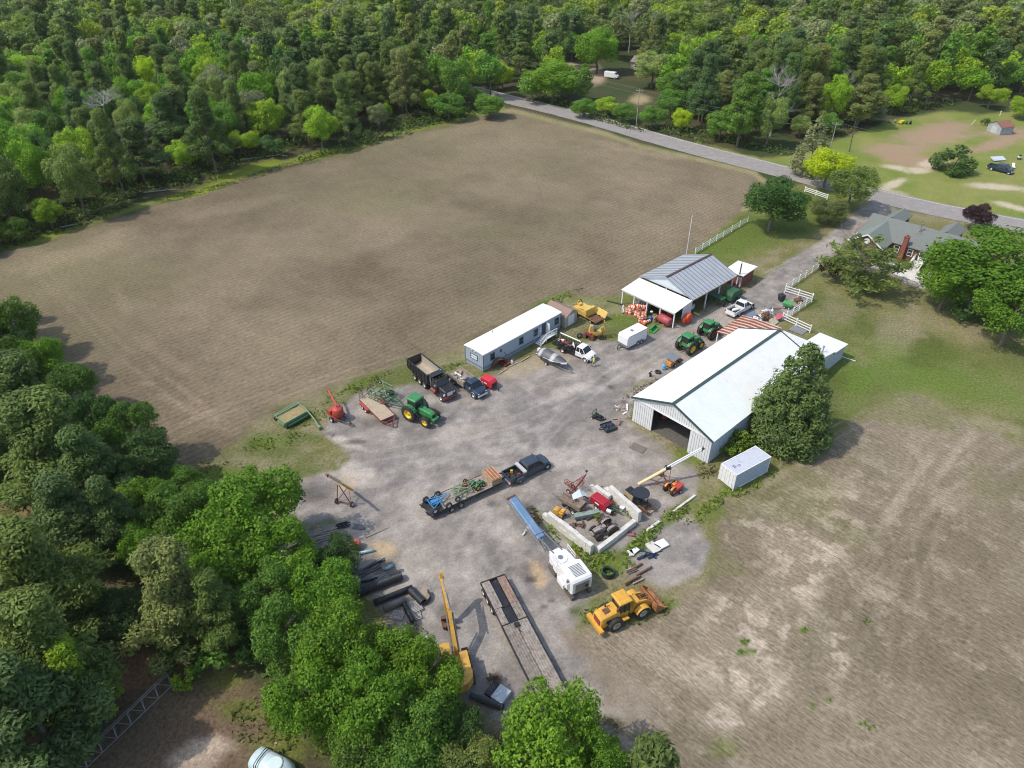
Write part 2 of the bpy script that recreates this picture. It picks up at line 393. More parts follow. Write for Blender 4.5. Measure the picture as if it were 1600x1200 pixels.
# verge of the road and dry grass by the field
lay(sstep(6, 1, np.abs(polysd(U, V, FIELD_L))) * (V < 330) * (U > 780), mixc((0.36, 0.30, 0.18), (0.22, 0.22, 0.08), n3), 0.75)
lay(sstep(7, 0, np.abs(polysd(U, V, FIELD_L) + 4)) * (V < 420) * (U <= 790), mixc((0.22, 0.24, 0.06), (0.16, 0.20, 0.03), n3), 0.85)
for (u, v, ru, rv, a) in [(380, 268, 90, 10, -17), (310, 300, 60, 8, -15), (500, 240, 60, 8, -12), (60, 372, 60, 8, -15)]:
    lay(blob(u, v, ru, rv, a, 0.4), (0.20, 0.25, 0.025), 0.8)
# strip between field and yard
STRIP = [(330, 725), (400, 660), (440, 630), (560, 590), (650, 562), (720, 555), (760, 590), (800, 575), (900, 540), (1000, 522), (1010, 480), (960, 470), (880, 470), (850, 520), (700, 590), (640, 615), (560, 640), (510, 668), (500, 700), (540, 730), (460, 760), (450, 800), (300, 760)]
st = region(STRIP, 1.2, 2.0)
lay(st, mixc((0.12, 0.14, 0.04), (0.25, 0.22, 0.13), sstep(0.35, 0.65, n2 * 0.6 + n3 * 0.4)), 0.9)
for (u, v, ru, rv, a) in [(480, 655, 40, 14, -20), (420, 690, 50, 14, -10), (560, 600, 60, 9, -25), (700, 575, 40, 7, -20), (340, 740, 60, 14, 0), (860, 470, 60, 10, -25), (960, 500, 40, 14, 0)]:
    lay(blob(u, v, ru, rv, a, 0.6), (0.115, 0.165, 0.025), 0.75)
# gravel yard
yd = region(YARD, 0.6, 0.9)
gv = mixc((0.238, 0.216, 0.198), (0.318, 0.288, 0.260), sstep(0.36, 0.64, n2 * 0.35 + n3 * 0.65))
warm = sstep(0.42, 0.66, fbm(X, Y, 9, 51, 5)); gv = gv * (1 - 0.45 * warm[..., None]) + np.array((0.38, 0.325, 0.265)) * 0.45 * warm[..., None]
streak = fbm(X * 0.82 + Y * 0.57, (Y * 0.82 - X * 0.57) * 2.4, 2.6, 61, 5, 0.7); gv = gv * (0.90 + 0.18 * sstep(0.35, 0.65, streak))[..., None] * (0.84 + 0.32 * n3[..., None]) * (0.84 + 0.32 * n4[..., None])
lay(yd, gv)
for (u, v, ru, rv, a, s) in [(560, 740, 60, 22, 20, 0.5), (660, 800, 50, 40, 0, 0.25), (720, 680, 90, 22, -10, 0.4), (540, 690, 40, 8, 20, 0.5), (640, 900, 40, 40, 0, 0.3), (880, 615, 60, 14, -20, 0.35), (1010, 590, 40, 10, -30, 0.3), (880, 720, 60, 20, 0, 0.3), (790, 830, 50, 20, 40, 0.3)]:
    lay(blob(u, v, ru, rv, a, 0.9) * yd, (0.50, 0.44, 0.38), min(1, s * 1.5))
for (u, v, ru, rv, a, s) in [(600, 860, 35, 24, 0, 0.75), (840, 895, 14, 30, -20, 0.75), (540, 755, 20, 30, 60, 0.3), (660, 930, 25, 20, 0, 0.4), (1150, 780, 20, 8, 0, 0.3)]:
    lay(blob(u, v, ru, rv, a, 0.6), (0.52, 0.38, 0.22), s)
for (u, v, ru, rv, a, s) in [(815, 575, 60, 14, -25, 0.65), (870, 560, 60, 12, -15, 0.5), (1190, 500, 40, 10, -20, 0.4), (1000, 575, 40, 8, -30, 0.4)]:
    lay(blob(u, v, ru, rv, a, 0.7), (0.36, 0.30, 0.20), s)
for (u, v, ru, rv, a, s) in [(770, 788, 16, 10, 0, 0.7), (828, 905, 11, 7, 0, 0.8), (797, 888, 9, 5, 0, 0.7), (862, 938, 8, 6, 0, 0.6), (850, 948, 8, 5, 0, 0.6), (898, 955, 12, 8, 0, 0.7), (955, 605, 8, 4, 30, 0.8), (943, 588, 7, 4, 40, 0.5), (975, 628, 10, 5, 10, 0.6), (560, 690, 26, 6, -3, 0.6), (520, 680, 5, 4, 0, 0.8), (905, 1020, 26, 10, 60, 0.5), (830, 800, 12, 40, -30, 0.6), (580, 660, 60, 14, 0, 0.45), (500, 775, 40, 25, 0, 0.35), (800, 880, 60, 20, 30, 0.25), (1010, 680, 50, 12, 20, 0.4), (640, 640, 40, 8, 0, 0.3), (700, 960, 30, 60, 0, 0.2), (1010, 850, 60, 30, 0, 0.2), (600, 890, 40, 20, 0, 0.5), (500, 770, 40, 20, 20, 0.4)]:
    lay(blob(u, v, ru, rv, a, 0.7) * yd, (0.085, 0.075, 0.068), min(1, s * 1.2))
# tyre tracks through the yard
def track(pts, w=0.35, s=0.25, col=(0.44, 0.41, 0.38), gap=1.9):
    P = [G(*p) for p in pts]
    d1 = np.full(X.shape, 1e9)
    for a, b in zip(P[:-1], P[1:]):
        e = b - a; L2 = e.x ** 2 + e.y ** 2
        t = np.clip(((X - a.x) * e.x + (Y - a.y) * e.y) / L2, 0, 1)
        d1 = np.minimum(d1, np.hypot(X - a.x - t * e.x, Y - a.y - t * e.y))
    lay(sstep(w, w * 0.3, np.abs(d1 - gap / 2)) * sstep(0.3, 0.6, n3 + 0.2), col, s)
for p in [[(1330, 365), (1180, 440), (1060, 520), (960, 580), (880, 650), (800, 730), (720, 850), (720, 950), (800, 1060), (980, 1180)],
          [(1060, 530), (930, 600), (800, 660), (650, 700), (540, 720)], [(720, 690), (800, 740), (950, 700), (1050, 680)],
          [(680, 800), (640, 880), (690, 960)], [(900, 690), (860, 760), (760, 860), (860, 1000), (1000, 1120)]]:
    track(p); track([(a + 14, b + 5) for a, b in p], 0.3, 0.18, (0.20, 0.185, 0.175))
track([(1220, 745), (1270, 690), (1380, 640), (1500, 660)], 0.3, 0.3, (0.36, 0.31, 0.25))
for p in [[(1560, 690), (1430, 790), (1330, 930), (1300, 1060)], [(1290, 760), (1480, 810), (1600, 860)], [(60, 420), (180, 540), (330, 660)], [(250, 690), (350, 640), (520, 590), (640, 560)], [(1480, 750), (1440, 850), (1460, 980)]]:
    track(p, 0.4, 0.16, (0.40, 0.33, 0.24))
for (u, v, ru, rv, a) in [(1000, 640, 34, 12, 25), (1035, 700, 40, 14, 30), (930, 590, 16, 8, 20), (700, 640, 50, 10, 0), (880, 800, 30, 20, 0), (650, 700, 60, 14, -10), (770, 660, 90, 12, -25)]:
    lay(blob(u, v, ru, rv, a, 1.0) * yd, (0.15, 0.135, 0.12), 0.35)
# greens in and round the yard
for (u, v, ru, rv, a, s) in [(950, 880, 50, 26, -5, 0.95), (900, 850, 40, 12, 45, 0.85), (1000, 850, 40, 14, -35, 0.9), (1060, 800, 60, 16, -35, 0.9), (1150, 760, 70, 22, -25, 0.9), (1110, 800, 40, 20, 0, 0.7), (860, 815, 20, 45, -40, 0.5), (1010, 635, 34, 14, 20, 0.75), (1000, 600, 40, 7, -30, 0.5), (1075, 715, 26, 22, 0, 0.8), (960, 960, 60, 26, -15, 0.7), (1020, 950, 50, 12, -10, 0.7), (660, 1020, 60, 40, 0, 0.7), (500, 820, 60, 10, -10, 0.4), (420, 780, 40, 20, 0, 0.8), (1130, 1170, 40, 30, 0, 0.5), (650, 995, 50, 20, 0, 0.6), (930, 955, 40, 30, 0, 0.5), (1010, 510, 40, 8, -25, 0.6), (1165, 730, 50, 14, -30, 0.8)]:
    lay(blob(u, v, ru, rv, a, 0.8), np.array((0.125, 0.165, 0.028)) * (0.8 + 0.4 * n3[..., None]), s)
for (u, v) in [(1163, 1003), (1157, 1020), (1175, 1017), (1257, 985), (1354, 970), (1350, 1130), (1360, 1137), (1296, 1093), (1325, 1160), (1271, 1102), (1040, 1165)]:
    lay(blob(u, v, 9, 5, 0, 0.6), (0.10, 0.17, 0.02), 0.9)
# bare and grassy ground of the near left clearing
fo = region(FOREST_OPEN, 2, 3)
lay(fo, mixc((0.19, 0.125, 0.085), (0.13, 0.105, 0.06), n2))
for (u, v, ru, rv, a, s) in [(330, 1165, 55, 26, 0, 0.9), (300, 1190, 70, 30, 0, 0.7)]:
    lay(blob(u, v, ru, rv, a, 0.7), (0.50, 0.40, 0.31), s)
for (u, v, ru, rv, a, s) in [(380, 1110, 80, 30, 10, 0.9), (350, 1060, 60, 30, 0, 0.9), (440, 1160, 60, 60, 0, 0.9), (560, 1180, 90, 60, 0, 0.9), (280, 1020, 60, 40, 0, 0.7)]:
    lay(blob(u, v, ru, rv, a, 0.6), np.array((0.135, 0.15, 0.035)) * (0.8 + 0.5 * n3[..., None]), s)
for (u, v, ru, rv, a, s) in [(25, 810, 40, 34, 0, 1.0), (125, 935, 30, 26, 0, 1.0), (200, 1040, 60, 50, 30, 0.7), (165, 985, 30, 20, 0, 0.8)]:
    lay(blob(u, v, ru, rv, a, 0.4), (0.30, 0.165, 0.10), s)
lay(blob(560, 1175, 30, 30, 0), (0.33, 0.32, 0.31), 0.9)
# apron of the house
lay(blob(1400, 420, 90, 14, 14, 0.3), (0.45, 0.40, 0.33), 0.9); lay(blob(1440, 445, 50, 8, 14, 0.3), (0.5, 0.45, 0.38), 0.9)

for (u, v, ru, rv, a, s_) in [(960, 1040, 60, 60, 40, 0.9), (900, 1000, 40, 18, 40, 0.7), (1010, 1100, 90, 50, 30, 0.9), (930, 985, 26, 16, 0, 0.6), (880, 1090, 60, 40, 20, 0.6), (800, 1130, 60, 20, 0, 0.5)]:
    lay(blob(u, v, ru, rv, a, 0.9), mixc((0.205, 0.165, 0.12), (0.33, 0.275, 0.21), n3), s_)
def bands(pts, w, s_, col):
    track(pts, w, s_, col, 0.0)
for p_ in [[(1350, 700), (1260, 830), (1180, 960), (1060, 1100)], [(1440, 700), (1400, 840), (1330, 1000), (1300, 1200)], [(1600, 700), (1500, 770), (1440, 830)], [(1480, 780), (1420, 900), (1400, 1100)]]:
    track(p_, 0.5, 0.13, (0.40, 0.335, 0.25))
gr_ = fr * sstep(0.48, 0.66, fbm(X, Y, 16, 71, 4)) * 0.55
lay(gr_ * (V < 900), (0.17, 0.165, 0.07)); lay(blob(1400, 640, 160, 30, 10, 0.8), (0.165, 0.17, 0.065), 0.6); lay(blob(1560, 600, 140, 40, 10, 0.8), (0.14, 0.175, 0.045), 0.55); lay(blob(1380, 590, 70, 40, 0, 0.8), (0.12, 0.17, 0.035), 0.6)
w_field = np.clip(np.maximum(fl, fr) - st * 0.6, 0, 1); w_yard = yd
_w = np.clip(np.maximum(np.maximum(m_l1, m_l2), np.maximum(m_l3, st)) - yd, 0, 1)
cls = np.zeros(X.shape, int)                              # 0 forest floor
cls[farm > 0.5] = 2; cls[m_l1 > 0.5] = 2; cls[m_l3 > 0.5] = 2; cls[m_l2 > 0.5] = 2; cls[fl > 0.5] = 1; cls[fr > 0.5] = 3; cls[st > 0.55] = 2; cls[yd > 0.5] = 4; cls[(m_l2 > 0.5) & (fr < 0.5)] = 2; cls[(yd > 0.5)] = 4
# low relief: clods, ruts and tussocks
Z = (n3 - 0.5) * 0.05 * (1 - yd * 0.6) + (n4 - 0.5) * 0.03
Z = np.where(V > 150, Z, Z) - 0.03

def ground_material():
    m = bpy.data.materials.new('soil_gravel_and_grass'); m.use_nodes = True
    nt = m.node_tree; N = nt.nodes; L = nt.links; b = N['Principled BSDF']
    b.inputs['Roughness'].default_value = 0.95; b.inputs['Specular IOR Level'].default_value = 0.15
    geo = N.new('ShaderNodeNewGeometry')
    at = N.new('ShaderNodeAttribute'); at.attribute_name = 'albedo'
    wk = N.new('ShaderNodeAttribute'); wk.attribute_name = 'kind_weights'
    sp = N.new('ShaderNodeSeparateColor'); L.new(wk.outputs['Color'], sp.inputs[0])
    def noise(scale, det=4, rough=0.6, rot=None, sc=None):
        n = N.new('ShaderNodeTexNoise'); n.inputs['Scale'].default_value = scale; n.inputs['Detail'].default_value = det; n.inputs['Roughness'].default_value = rough
        if rot is None: L.new(geo.outputs['Position'], n.inputs['Vector'])
        else:
            mp = N.new('ShaderNodeMapping'); mp.vector_type = 'TEXTURE'; mp.inputs['Rotation'].default_value = (0, 0, rot); mp.inputs['Scale'].default_value = sc
            L.new(geo.outputs['Position'], mp.inputs[0]); L.new(mp.outputs[0], n.inputs['Vector'])
        return n.outputs['Fac']
    def ramp(x, a, b_, lo, hi):
        r = N.new('ShaderNodeMapRange'); r.inputs[1].default_value = a; r.inputs[2].default_value = b_; r.inputs[3].default_value = lo; r.inputs[4].default_value = hi
        L.new(x, r.inputs[0]); return r.outputs[0]
    def math_(op, a, b_):
        q = N.new('ShaderNodeMath'); q.operation = op
        for i, x in enumerate((a, b_)):
            if isinstance(x, (int, float)): q.inputs[i].default_value = x
            else: L.new(x, q.inputs[i])
        return q.outputs[0]
    A = G(300, 560); B = G(620, 440); dirL = math.atan2(B.y - A.y, B.x - A.x)
    A = G(1280, 800); B = G(1560, 950); dirR = math.atan2(B.y - A.y, B.x - A.x)
    sL = ramp(noise(1.6, 5, 0.65, dirL, (1.2, 0.3, 1)), 0.32, 0.68, 0.60, 1.40)
    sR = ramp(noise(1.7, 5, 0.7, dirR, (1.3, 0.32, 1)), 0.32, 0.68, 0.58, 1.42)
    fine = ramp(noise(3.6, 6, 0.85), 0.32, 0.68, 0.5, 1.5)
    grass = ramp(noise(2.6, 7, 0.85), 0.34, 0.66, 0.48, 1.52)
    grav = math_('MULTIPLY', ramp(noise(3.4, 8, 0.9), 0.34, 0.66, 0.70, 1.30), ramp(noise(0.9, 8, 0.8), 0.34, 0.66, 0.82, 1.18))
    def mixf(f, a, b_):
        q = N.new('ShaderNodeMix'); q.data_type = 'FLOAT'; L.new(f, q.inputs[0])
        for i, x in ((2, a), (3, b_)): L.new(x, q.inputs[i])
        return q.outputs[0]
    wv = N.new('ShaderNodeTexWave'); wv.bands_direction = 'Y'; wv.inputs['Scale'].default_value = 0.30; wv.inputs['Distortion'].default_value = 1.2; wv.inputs['Detail'].default_value = 3; wv.inputs['Detail Scale'].default_value = 0.6
    mpw = N.new('ShaderNodeMapping'); mpw.vector_type = 'TEXTURE'; mpw.inputs['Rotation'].default_value = (0, 0, dirL); L.new(geo.outputs['Position'], mpw.inputs[0]); L.new(mpw.outputs[0], wv.inputs[0])
    sL = math_('MULTIPLY', sL, ramp(wv.outputs['Fac'], 0, 1, 0.92, 1.08))
    w2 = N.new('ShaderNodeTexWave'); w2.bands_direction = 'Y'; w2.inputs['Scale'].default_value = 0.42; w2.inputs['Distortion'].default_value = 1.6; w2.inputs['Detail'].default_value = 3
    mp2 = N.new('ShaderNodeMapping'); mp2.vector_type = 'TEXTURE'; mp2.inputs['Rotation'].default_value = (0, 0, dirR); L.new(geo.outputs['Position'], mp2.inputs[0]); L.new(mp2.outputs[0], w2.inputs[0])
    sR = math_('MULTIPLY', sR, ramp(w2.outputs['Fac'], 0, 1, 0.94, 1.06))
    k = grass
    k = mixf(sp.outputs[0], k, math_('MULTIPLY', sL, math_('ADD', math_('MULTIPLY', fine, 0.5), 0.5)))
    k = mixf(sp.outputs[1], k, math_('MULTIPLY', sR, math_('ADD', math_('MULTIPLY', fine, 0.6), 0.4)))
    k = mixf(sp.outputs[2], k, grav)
    vm = N.new('ShaderNodeVectorMath'); vm.operation = 'SCALE'
    L.new(at.outputs['Color'], vm.inputs[0]); L.new(k, vm.inputs['Scale'])
    L.new(vm.outputs[0], b.inputs['Base Color'])
    bp = N.new('ShaderNodeBump'); bp.inputs['Strength'].default_value = 0.55; bp.inputs['Distance'].default_value = 0.12
    L.new(k, bp.inputs['Height']); L.new(bp.outputs[0], b.inputs['Normal'])
    return m
GM = ground_material()
wl = fl * (1 - yd) * (1 - st); wr = fr * (1 - yd)
ny, nx = X.shape
idx = np.arange(ny * nx).reshape(ny, nx)
q00 = idx[:-1, :-1].ravel(); q10 = idx[:-1, 1:].ravel(); q11 = idx[1:, 1:].ravel(); q01 = idx[1:, :-1].ravel()
fc = cls[:-1, :-1].ravel()
P3 = np.stack([X.ravel(), Y.ravel(), Z.ravel()], 1)
Cf = np.concatenate([np.clip(C, 0, 1).reshape(-1, 3), np.ones((ny * nx, 1))], 1)
Wf = np.stack([wl.ravel(), wr.ravel(), w_yard.ravel(), np.ones(ny * nx)], 1)
def sheet(name, which):
    sel = np.isin(fc, which)
    quads = np.stack([q00[sel], q10[sel], q11[sel], q01[sel]], 1)
    used, inv_ = np.unique(quads, return_inverse=True); inv_ = inv_.reshape(-1)
    me = bpy.data.meshes.new(name)
    me.vertices.add(len(used)); me.vertices.foreach_set('co', P3[used].ravel().astype(np.float32))
    me.loops.add(len(inv_)); me.loops.foreach_set('vertex_index', inv_.astype(np.int32))
    nf = len(quads); me.polygons.add(nf)
    me.polygons.foreach_set('loop_start', np.arange(0, nf * 4, 4, dtype=np.int32))
    me.update(calc_edges=True)
    me.polygons.foreach_set('use_smooth', np.ones(nf, bool))
    for nm, arr in (('albedo', Cf), ('kind_weights', Wf)):
        a = me.color_attributes.new(nm, 'FLOAT_COLOR', 'POINT'); a.data.foreach_set('color', arr[used].ravel().astype(np.float32))
    me.materials.append(GM)
    o = bpy.data.objects.new(name, me); COL.objects.link(o); return tag(o, kind='structure')
sheet('forest_floor', [0]); sheet('tilled_field', [1]); sheet('bare_field', [3]); sheet('lawn', [2]); sheet('gravel_yard', [4])
bg = MB().add([(-3000, -600, -0.6), (3000, -600, -0.6), (3000, 4000, -0.6), (-3000, 4000, -0.6)], [(0, 1, 2, 3)]).build('ground', mat('distant_ground', (0.06, 0.075, 0.03), 0.95)); tag(bg, kind='structure')

# ------------------------------------------------------------------ road
def strip_sheet(name, left, right, m, z=0.02, kind='structure', n=6, jag=0.0):
    mb = MB(); vs = []; k = len(left)
    # subdivide along
    def sub(P):
        out = []
        for a, b in zip(P[:-1], P[1:]):
            for i in range(n): out.append(a.lerp(b, i / n))
        return out + [P[-1]]
    Lp, Rp = sub(left), sub(right)
    for a, b in zip(Lp, Rp):
        j1 = (random.random() - 0.5) * jag; j2 = (random.random() - 0.5) * jag
        d = (b - a).normalized(); vs += [(a.x + d.x * j1, a.y + d.y * j1, z), (b.x + d.x * j2, b.y + d.y * j2, z)]
    mb.add(vs, [(2 * i, 2 * i + 1, 2 * i + 3, 2 * i + 2) for i in range(len(Lp) - 1)])
    o = mb.build(name, m); return tag(o, kind=kind)
ASPH = mat('worn_asphalt', (0.26, 0.24, 0.228), 0.9, var=0.14, scale=0.7, dirt=0.35, dirtcol=(0.33, 0.30, 0.275), bump=0.2)
up = [G(*p) for p in [(850, 158), (945, 180), (1050, 214), (1100, 228), (1200, 255), (1290, 275), (1365, 293), (1420, 308), (1470, 319), (1520, 330), (1640, 352)]]
up = [Vector((-110, 352, 0)), Vector((-40, 290, 0)), Vector((0, 246, 0))] + up + [Vector((300, 20, 0))]
lo = [G(*p) for p in [(880, 185), (940, 202), (1000, 221), (1080, 241), (1180, 264), (1270, 290), (1345, 314), (1416, 331), (1500, 345), (1620, 366)]]
lo = [Vector((-116, 344, 0)), Vector((-46, 282, 0)), Vector((-3, 236, 0))] + [G(820, 171)] + lo + [Vector((290, 8, 0))]
def resample(P, n):
    d = [0]
    for a, b in zip(P[:-1], P[1:]): d.append(d[-1] + (b - a).length)
    out = []
    for i in range(n):
        t = d[-1] * i / (n - 1); k = max(j for j in range(len(d)) if d[j] <= t + 1e-9); k = min(k, len(P) - 2)
        out.append(P[k].lerp(P[k + 1], (t - d[k]) / (d[k + 1] - d[k])))
    return out
up = resample(up, 40); lo = resample(lo, 40)
# keep the road an even width round its middle line
mid = [(a + b) / 2 for a, b in zip(up, lo)]
mid = [mid[0]] + [(mid[i - 1] + mid[i] * 2 + mid[i + 1]) / 4 for i in range(1, 39)] + [mid[-1]]
def off(P, w):
    out = []
    for i, p in enumerate(P):
        d = (P[min(i + 1, len(P) - 1)] - P[max(i - 1, 0)]).normalized(); out.append(Vector((p.x - d.y * w, p.y + d.x * w, p.z)))
    return out
strip_sheet('road', off(mid, 4.3), off(mid, -4.3), ASPH, 0.035, jag=0.25)
PAINT = mat('road_paint', (0.72, 0.71, 0.68), 0.7, dirt=0.3, dirtcol=(0.4, 0.38, 0.36))
strip_sheet('road_line', off(mid, 3.75)[5:], off(mid, 3.62)[5:], PAINT, 0.042)
# ================================================================== BUILDINGS
ROOFW = mat('pale_metal_roof', (0.76, 0.765, 0.745), 0.4, 0.0, var=0.05, scale=0.6, dirt=0.15, dirtcol=(0.55, 0.60, 0.56))
ROOFG = mat('pale_green_tinted_metal_roof', (0.74, 0.785, 0.76), 0.4, 0.0, var=0.05, scale=0.5, dirt=0.3, dirtcol=(0.68, 0.72, 0.69))
ROOFB = mat('grey_standing_seam_roof', (0.40, 0.43, 0.46), 0.45, 0.1, var=0.08, scale=0.6, dirt=0.2, dirtcol=(0.40, 0.42, 0.44))
SEAM = mat('dark_roof_seam', (0.17, 0.185, 0.205), 0.5)
TRIM = mat('dark_green_trim', (0.04, 0.075, 0.065), 0.5)
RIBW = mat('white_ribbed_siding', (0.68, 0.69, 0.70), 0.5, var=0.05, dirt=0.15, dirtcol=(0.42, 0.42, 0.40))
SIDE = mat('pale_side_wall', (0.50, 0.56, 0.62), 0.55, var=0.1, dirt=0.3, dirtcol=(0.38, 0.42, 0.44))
DIRTF = mat('dirt_floor', (0.11, 0.10, 0.09), 0.95, var=0.3)
BRICK = mat('red_brick_wall', (0.24, 0.075, 0.055), 0.85, var=0.3, scale=6)
BROWNW = mat('brown_cedar_wall', (0.13, 0.07, 0.045), 0.8, var=0.25)
SHING = mat('green_grey_shingles', (0.165, 0.18, 0.165), 0.9, var=0.22, scale=5, dirt=0.25, dirtcol=(0.15, 0.17, 0.15), bump=0.3)
SHINGL = mat('pale_green_shingles', (0.19, 0.225, 0.195), 0.9, var=0.2, scale=5)
WFRAME = mat('white_window_frame', (0.78, 0.78, 0.76), 0.5)
def ribs(mb, p0, p1, zb, zt, n_out, step=0.36, w=0.09, d=0.06):
    """upright ribs on a wall from p0 to p1; zt may be a function of distance"""
    p0 = Vector((p0[0], p0[1], 0)); p1 = Vector((p1[0], p1[1], 0)); e = p1 - p0; L_ = e.length; e.normalize()
    k = int(L_ / step)
    for i in range(1, k + 1):
        t = L_ * i / (k + 1); q = p0 + e * t
        z1 = zt(t) if callable(zt) else zt; z0 = zb(t) if callable(zb) else zb
        if z1 - z0 < 0.05: continue
        a = q + Vector((n_out[0], n_out[1], 0)) * 0.0
        vs = []
        for z in (z0 + 0.01, z1 - 0.01):
            for s_, o_ in ((-w / 2, 0), (w / 2, 0), (w / 2, d), (-w / 2, d)):
                p = q + e * s_ + Vector((n_out[0], n_out[1], 0)) * o_; vs.append((p.x, p.y, z))
        mb.add(vs, [(0, 1, 2, 3), (4, 7, 6, 5), (0, 4, 5, 1), (1, 5, 6, 2), (2, 6, 7, 3), (3, 7, 4, 0)])
def slope(mb, a, b, c, d, th=0.10):
    """a thick sheet through four corners (thickness straight down)"""
    P = [Vector(p) for p in (a, b, c, d)]
    vs = [tuple(p) for p in P] + [(p.x, p.y, p.z - th) for p in P]
    mb.add(vs, [(0, 1, 2, 3), (7, 6, 5, 4), (0, 4, 5, 1), (1, 5, 6, 2), (2, 6, 7, 3), (3, 7, 4, 0)])
def slope_ribs(mb, a, b, c, d, step=0.9, w=0.05, h=0.05):
    """ribs running from edge ab to edge dc"""
    a, b, c, d = map(Vector, (a, b, c, d)); L_ = (b - a).length; k = max(1, int(L_ / step))
    for i in range(0, k + 1):
        t = (i + 0.0) / k; t = min(max(t, 0.004), 0.996)
        p = a.lerp(b, t); q = d.lerp(c, t)
        mb.bar((p.x, p.y, p.z + h * 0.35), (q.x, q.y, q.z + h * 0.35), w, h)
def windo(parent, c, n, w, h, frame=WFRAME, label=None, mull=True, glass=None, name='window'):
    """framed window on a wall; c centre, n outward angle (degrees) in the parent's frame"""
    M_ = Matrix.Translation(c) @ Matrix.Rotation(R(n), 4, 'Z')
    f = MB(); t = 0.09
    f.box(0.0, 0.07, -w / 2 - t, w / 2 + t, h / 2, h / 2 + t, m=M_); f.box(0.0, 0.07, -w / 2 - t, w / 2 + t, -h / 2 - t, -h / 2, m=M_)
    f.box(0.0, 0.07, -w / 2 - t, -w / 2, -h / 2, h / 2, m=M_); f.box(0.0, 0.07, w / 2, w / 2 + t, -h / 2, h / 2, m=M_)
    if mull: f.box(0.0, 0.06, -w / 2, w / 2, -0.03, 0.03, m=M_)
    o = f.build(name, frame, parent, label)
    MB().box(0.005, 0.03, -w / 2, w / 2, -h / 2, h / 2, m=M_).build('pane', glass or GLASS, o)
    return o

# ---------------- main pole barn
barn = empty('pole_barn', (16.2, 76.5, 0), R(43.4), 'long white metal pole barn with pale roof, dark ridge cap and wide open front', 'barn')
bl, bw, bh, br = 25.0, 12.0, 3.96, 6.25
w = MB()
ft = 0.14
w.box(0, ft, -3.1, 0, 0, 3.72); w.box(0, ft, -bw, -8.9, 0, 3.72)
w.prism([(0, 3.72), (ft, 3.72), (ft, 3.9), (0, 3.9)], -bw, 0)
w.add([(0, 0, 3.9), (0, -bw, 3.9), (0, -bw / 2, br - 0.13), (ft, 0, 3.9), (ft, -bw, 3.9), (ft, -bw / 2, br - 0.13)], [(0, 2, 1), (3, 4, 5), (0, 1, 4, 3), (1, 2, 5, 4), (2, 0, 3, 5)])
gz_ = lambda t: 3.9 + (br - 0.17 - 3.9) * (1 - abs(t - 6) / 6)
ribs(w, (0, 0), (0, -3.1), 0.02, 3.70, (-1, 0)); ribs(w, (0, -8.9), (0, -12), 0.02, 3.70, (-1, 0)); ribs(w, (0, 0), (0, -12), 3.96, gz_, (-1, 0))
w.build('front_wall', RIBW, barn)
w = MB().box(ft + 0.002, bl - 0.14, -0.14, 0, 0, 3.86); ribs(w, (0, 0), (bl, 0), 0.02, 3.84, (0, 1)); w.build('side_wall', RIBW, barn)
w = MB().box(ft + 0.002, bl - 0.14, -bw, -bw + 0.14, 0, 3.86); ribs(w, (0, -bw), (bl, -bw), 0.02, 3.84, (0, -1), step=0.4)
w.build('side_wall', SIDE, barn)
w = MB().box(bl - 0.137, bl, -bw, 0, 0, 3.86)
w.add([(bl, 0, 3.87), (bl, -bw, 3.87), (bl, -bw / 2, br - 0.14), (bl - .13, 0, 3.87), (bl - .13, -bw, 3.87), (bl - .13, -bw / 2, br - 0.14)], [(0, 1, 2), (3, 5, 4), (0, 3, 4, 1), (1, 4, 5, 2), (2, 5, 3, 0)])
w.build('rear_wall', RIBW, barn)
ov = 0.25
def zr(y): return br - (br - bh) * abs(y + 6) / 6
r1 = MB(); A = (-ov, -bw / 2, br); B = (bl + ov, -bw / 2, br)
slope(r1, (-ov, 0.3, zr(0.3)), (bl + ov, 0.3, zr(0.3)), B, A); slope_ribs(r1, (-ov, 0.3, zr(0.3)), (bl + ov, 0.3, zr(0.3)), B, A, 0.45, 0.04, 0.03)
r1.build('roof', ROOFW, barn)
r2 = MB(); slope(r2, (9.2, -12.3, zr(-12.3)), (bl + ov, -12.3, zr(-12.3)), (bl + ov, -6, br), (9.2, -6, br)); slope_ribs(r2, (9.3, -12.3, zr(-12.3)), (bl + ov, -12.3, zr(-12.3)), (bl + ov, -6, br), (9.3, -6, br), 0.45, 0.04, 0.03)
r2.build('roof', ROOFW, barn)
r3 = MB(); slope(r3, (-ov, -12.35, zr(-12.3) + 0.02), (9.197, -12.35, zr(-12.3) + 0.02), (9.197, -6, br + 0.02), (-ov, -6, br + 0.02)); slope_ribs(r3, (-ov, -12.35, zr(-12.3) + 0.02), (9.1, -12.35, zr(-12.3) + 0.02), (9.1, -6, br + 0.02), (-ov, -6, br + 0.02), 0.45, 0.04, 0.03)
r3.build('roof', ROOFG, barn, 'front right part of the roof in a greener, newer metal')
t = MB()
t.bar((-ov - 0.03, -6.0, br + 0.015), (bl + ov + 0.03, -6.0, br + 0.015), 0.42, 0.08)
t.build('ridge_cap', TRIM, barn)
for x in (-ov - 0.04, bl + ov + 0.04):
    t = MB(); t.bar((x, 0.33, zr(0.33) + 0.0), (x, -6, br + 0.0), 0.12, 0.24); t.bar((x + 0.003, -12.36, zr(-12.36)), (x + 0.003, -6, br), 0.12, 0.24); t.build('rake_trim', TRIM, barn)
t = MB().box(-0.09, -0.04, -bw + 0.05, -0.05, 3.68, 3.93); t.build('door_header', PURE, barn)
t = MB()
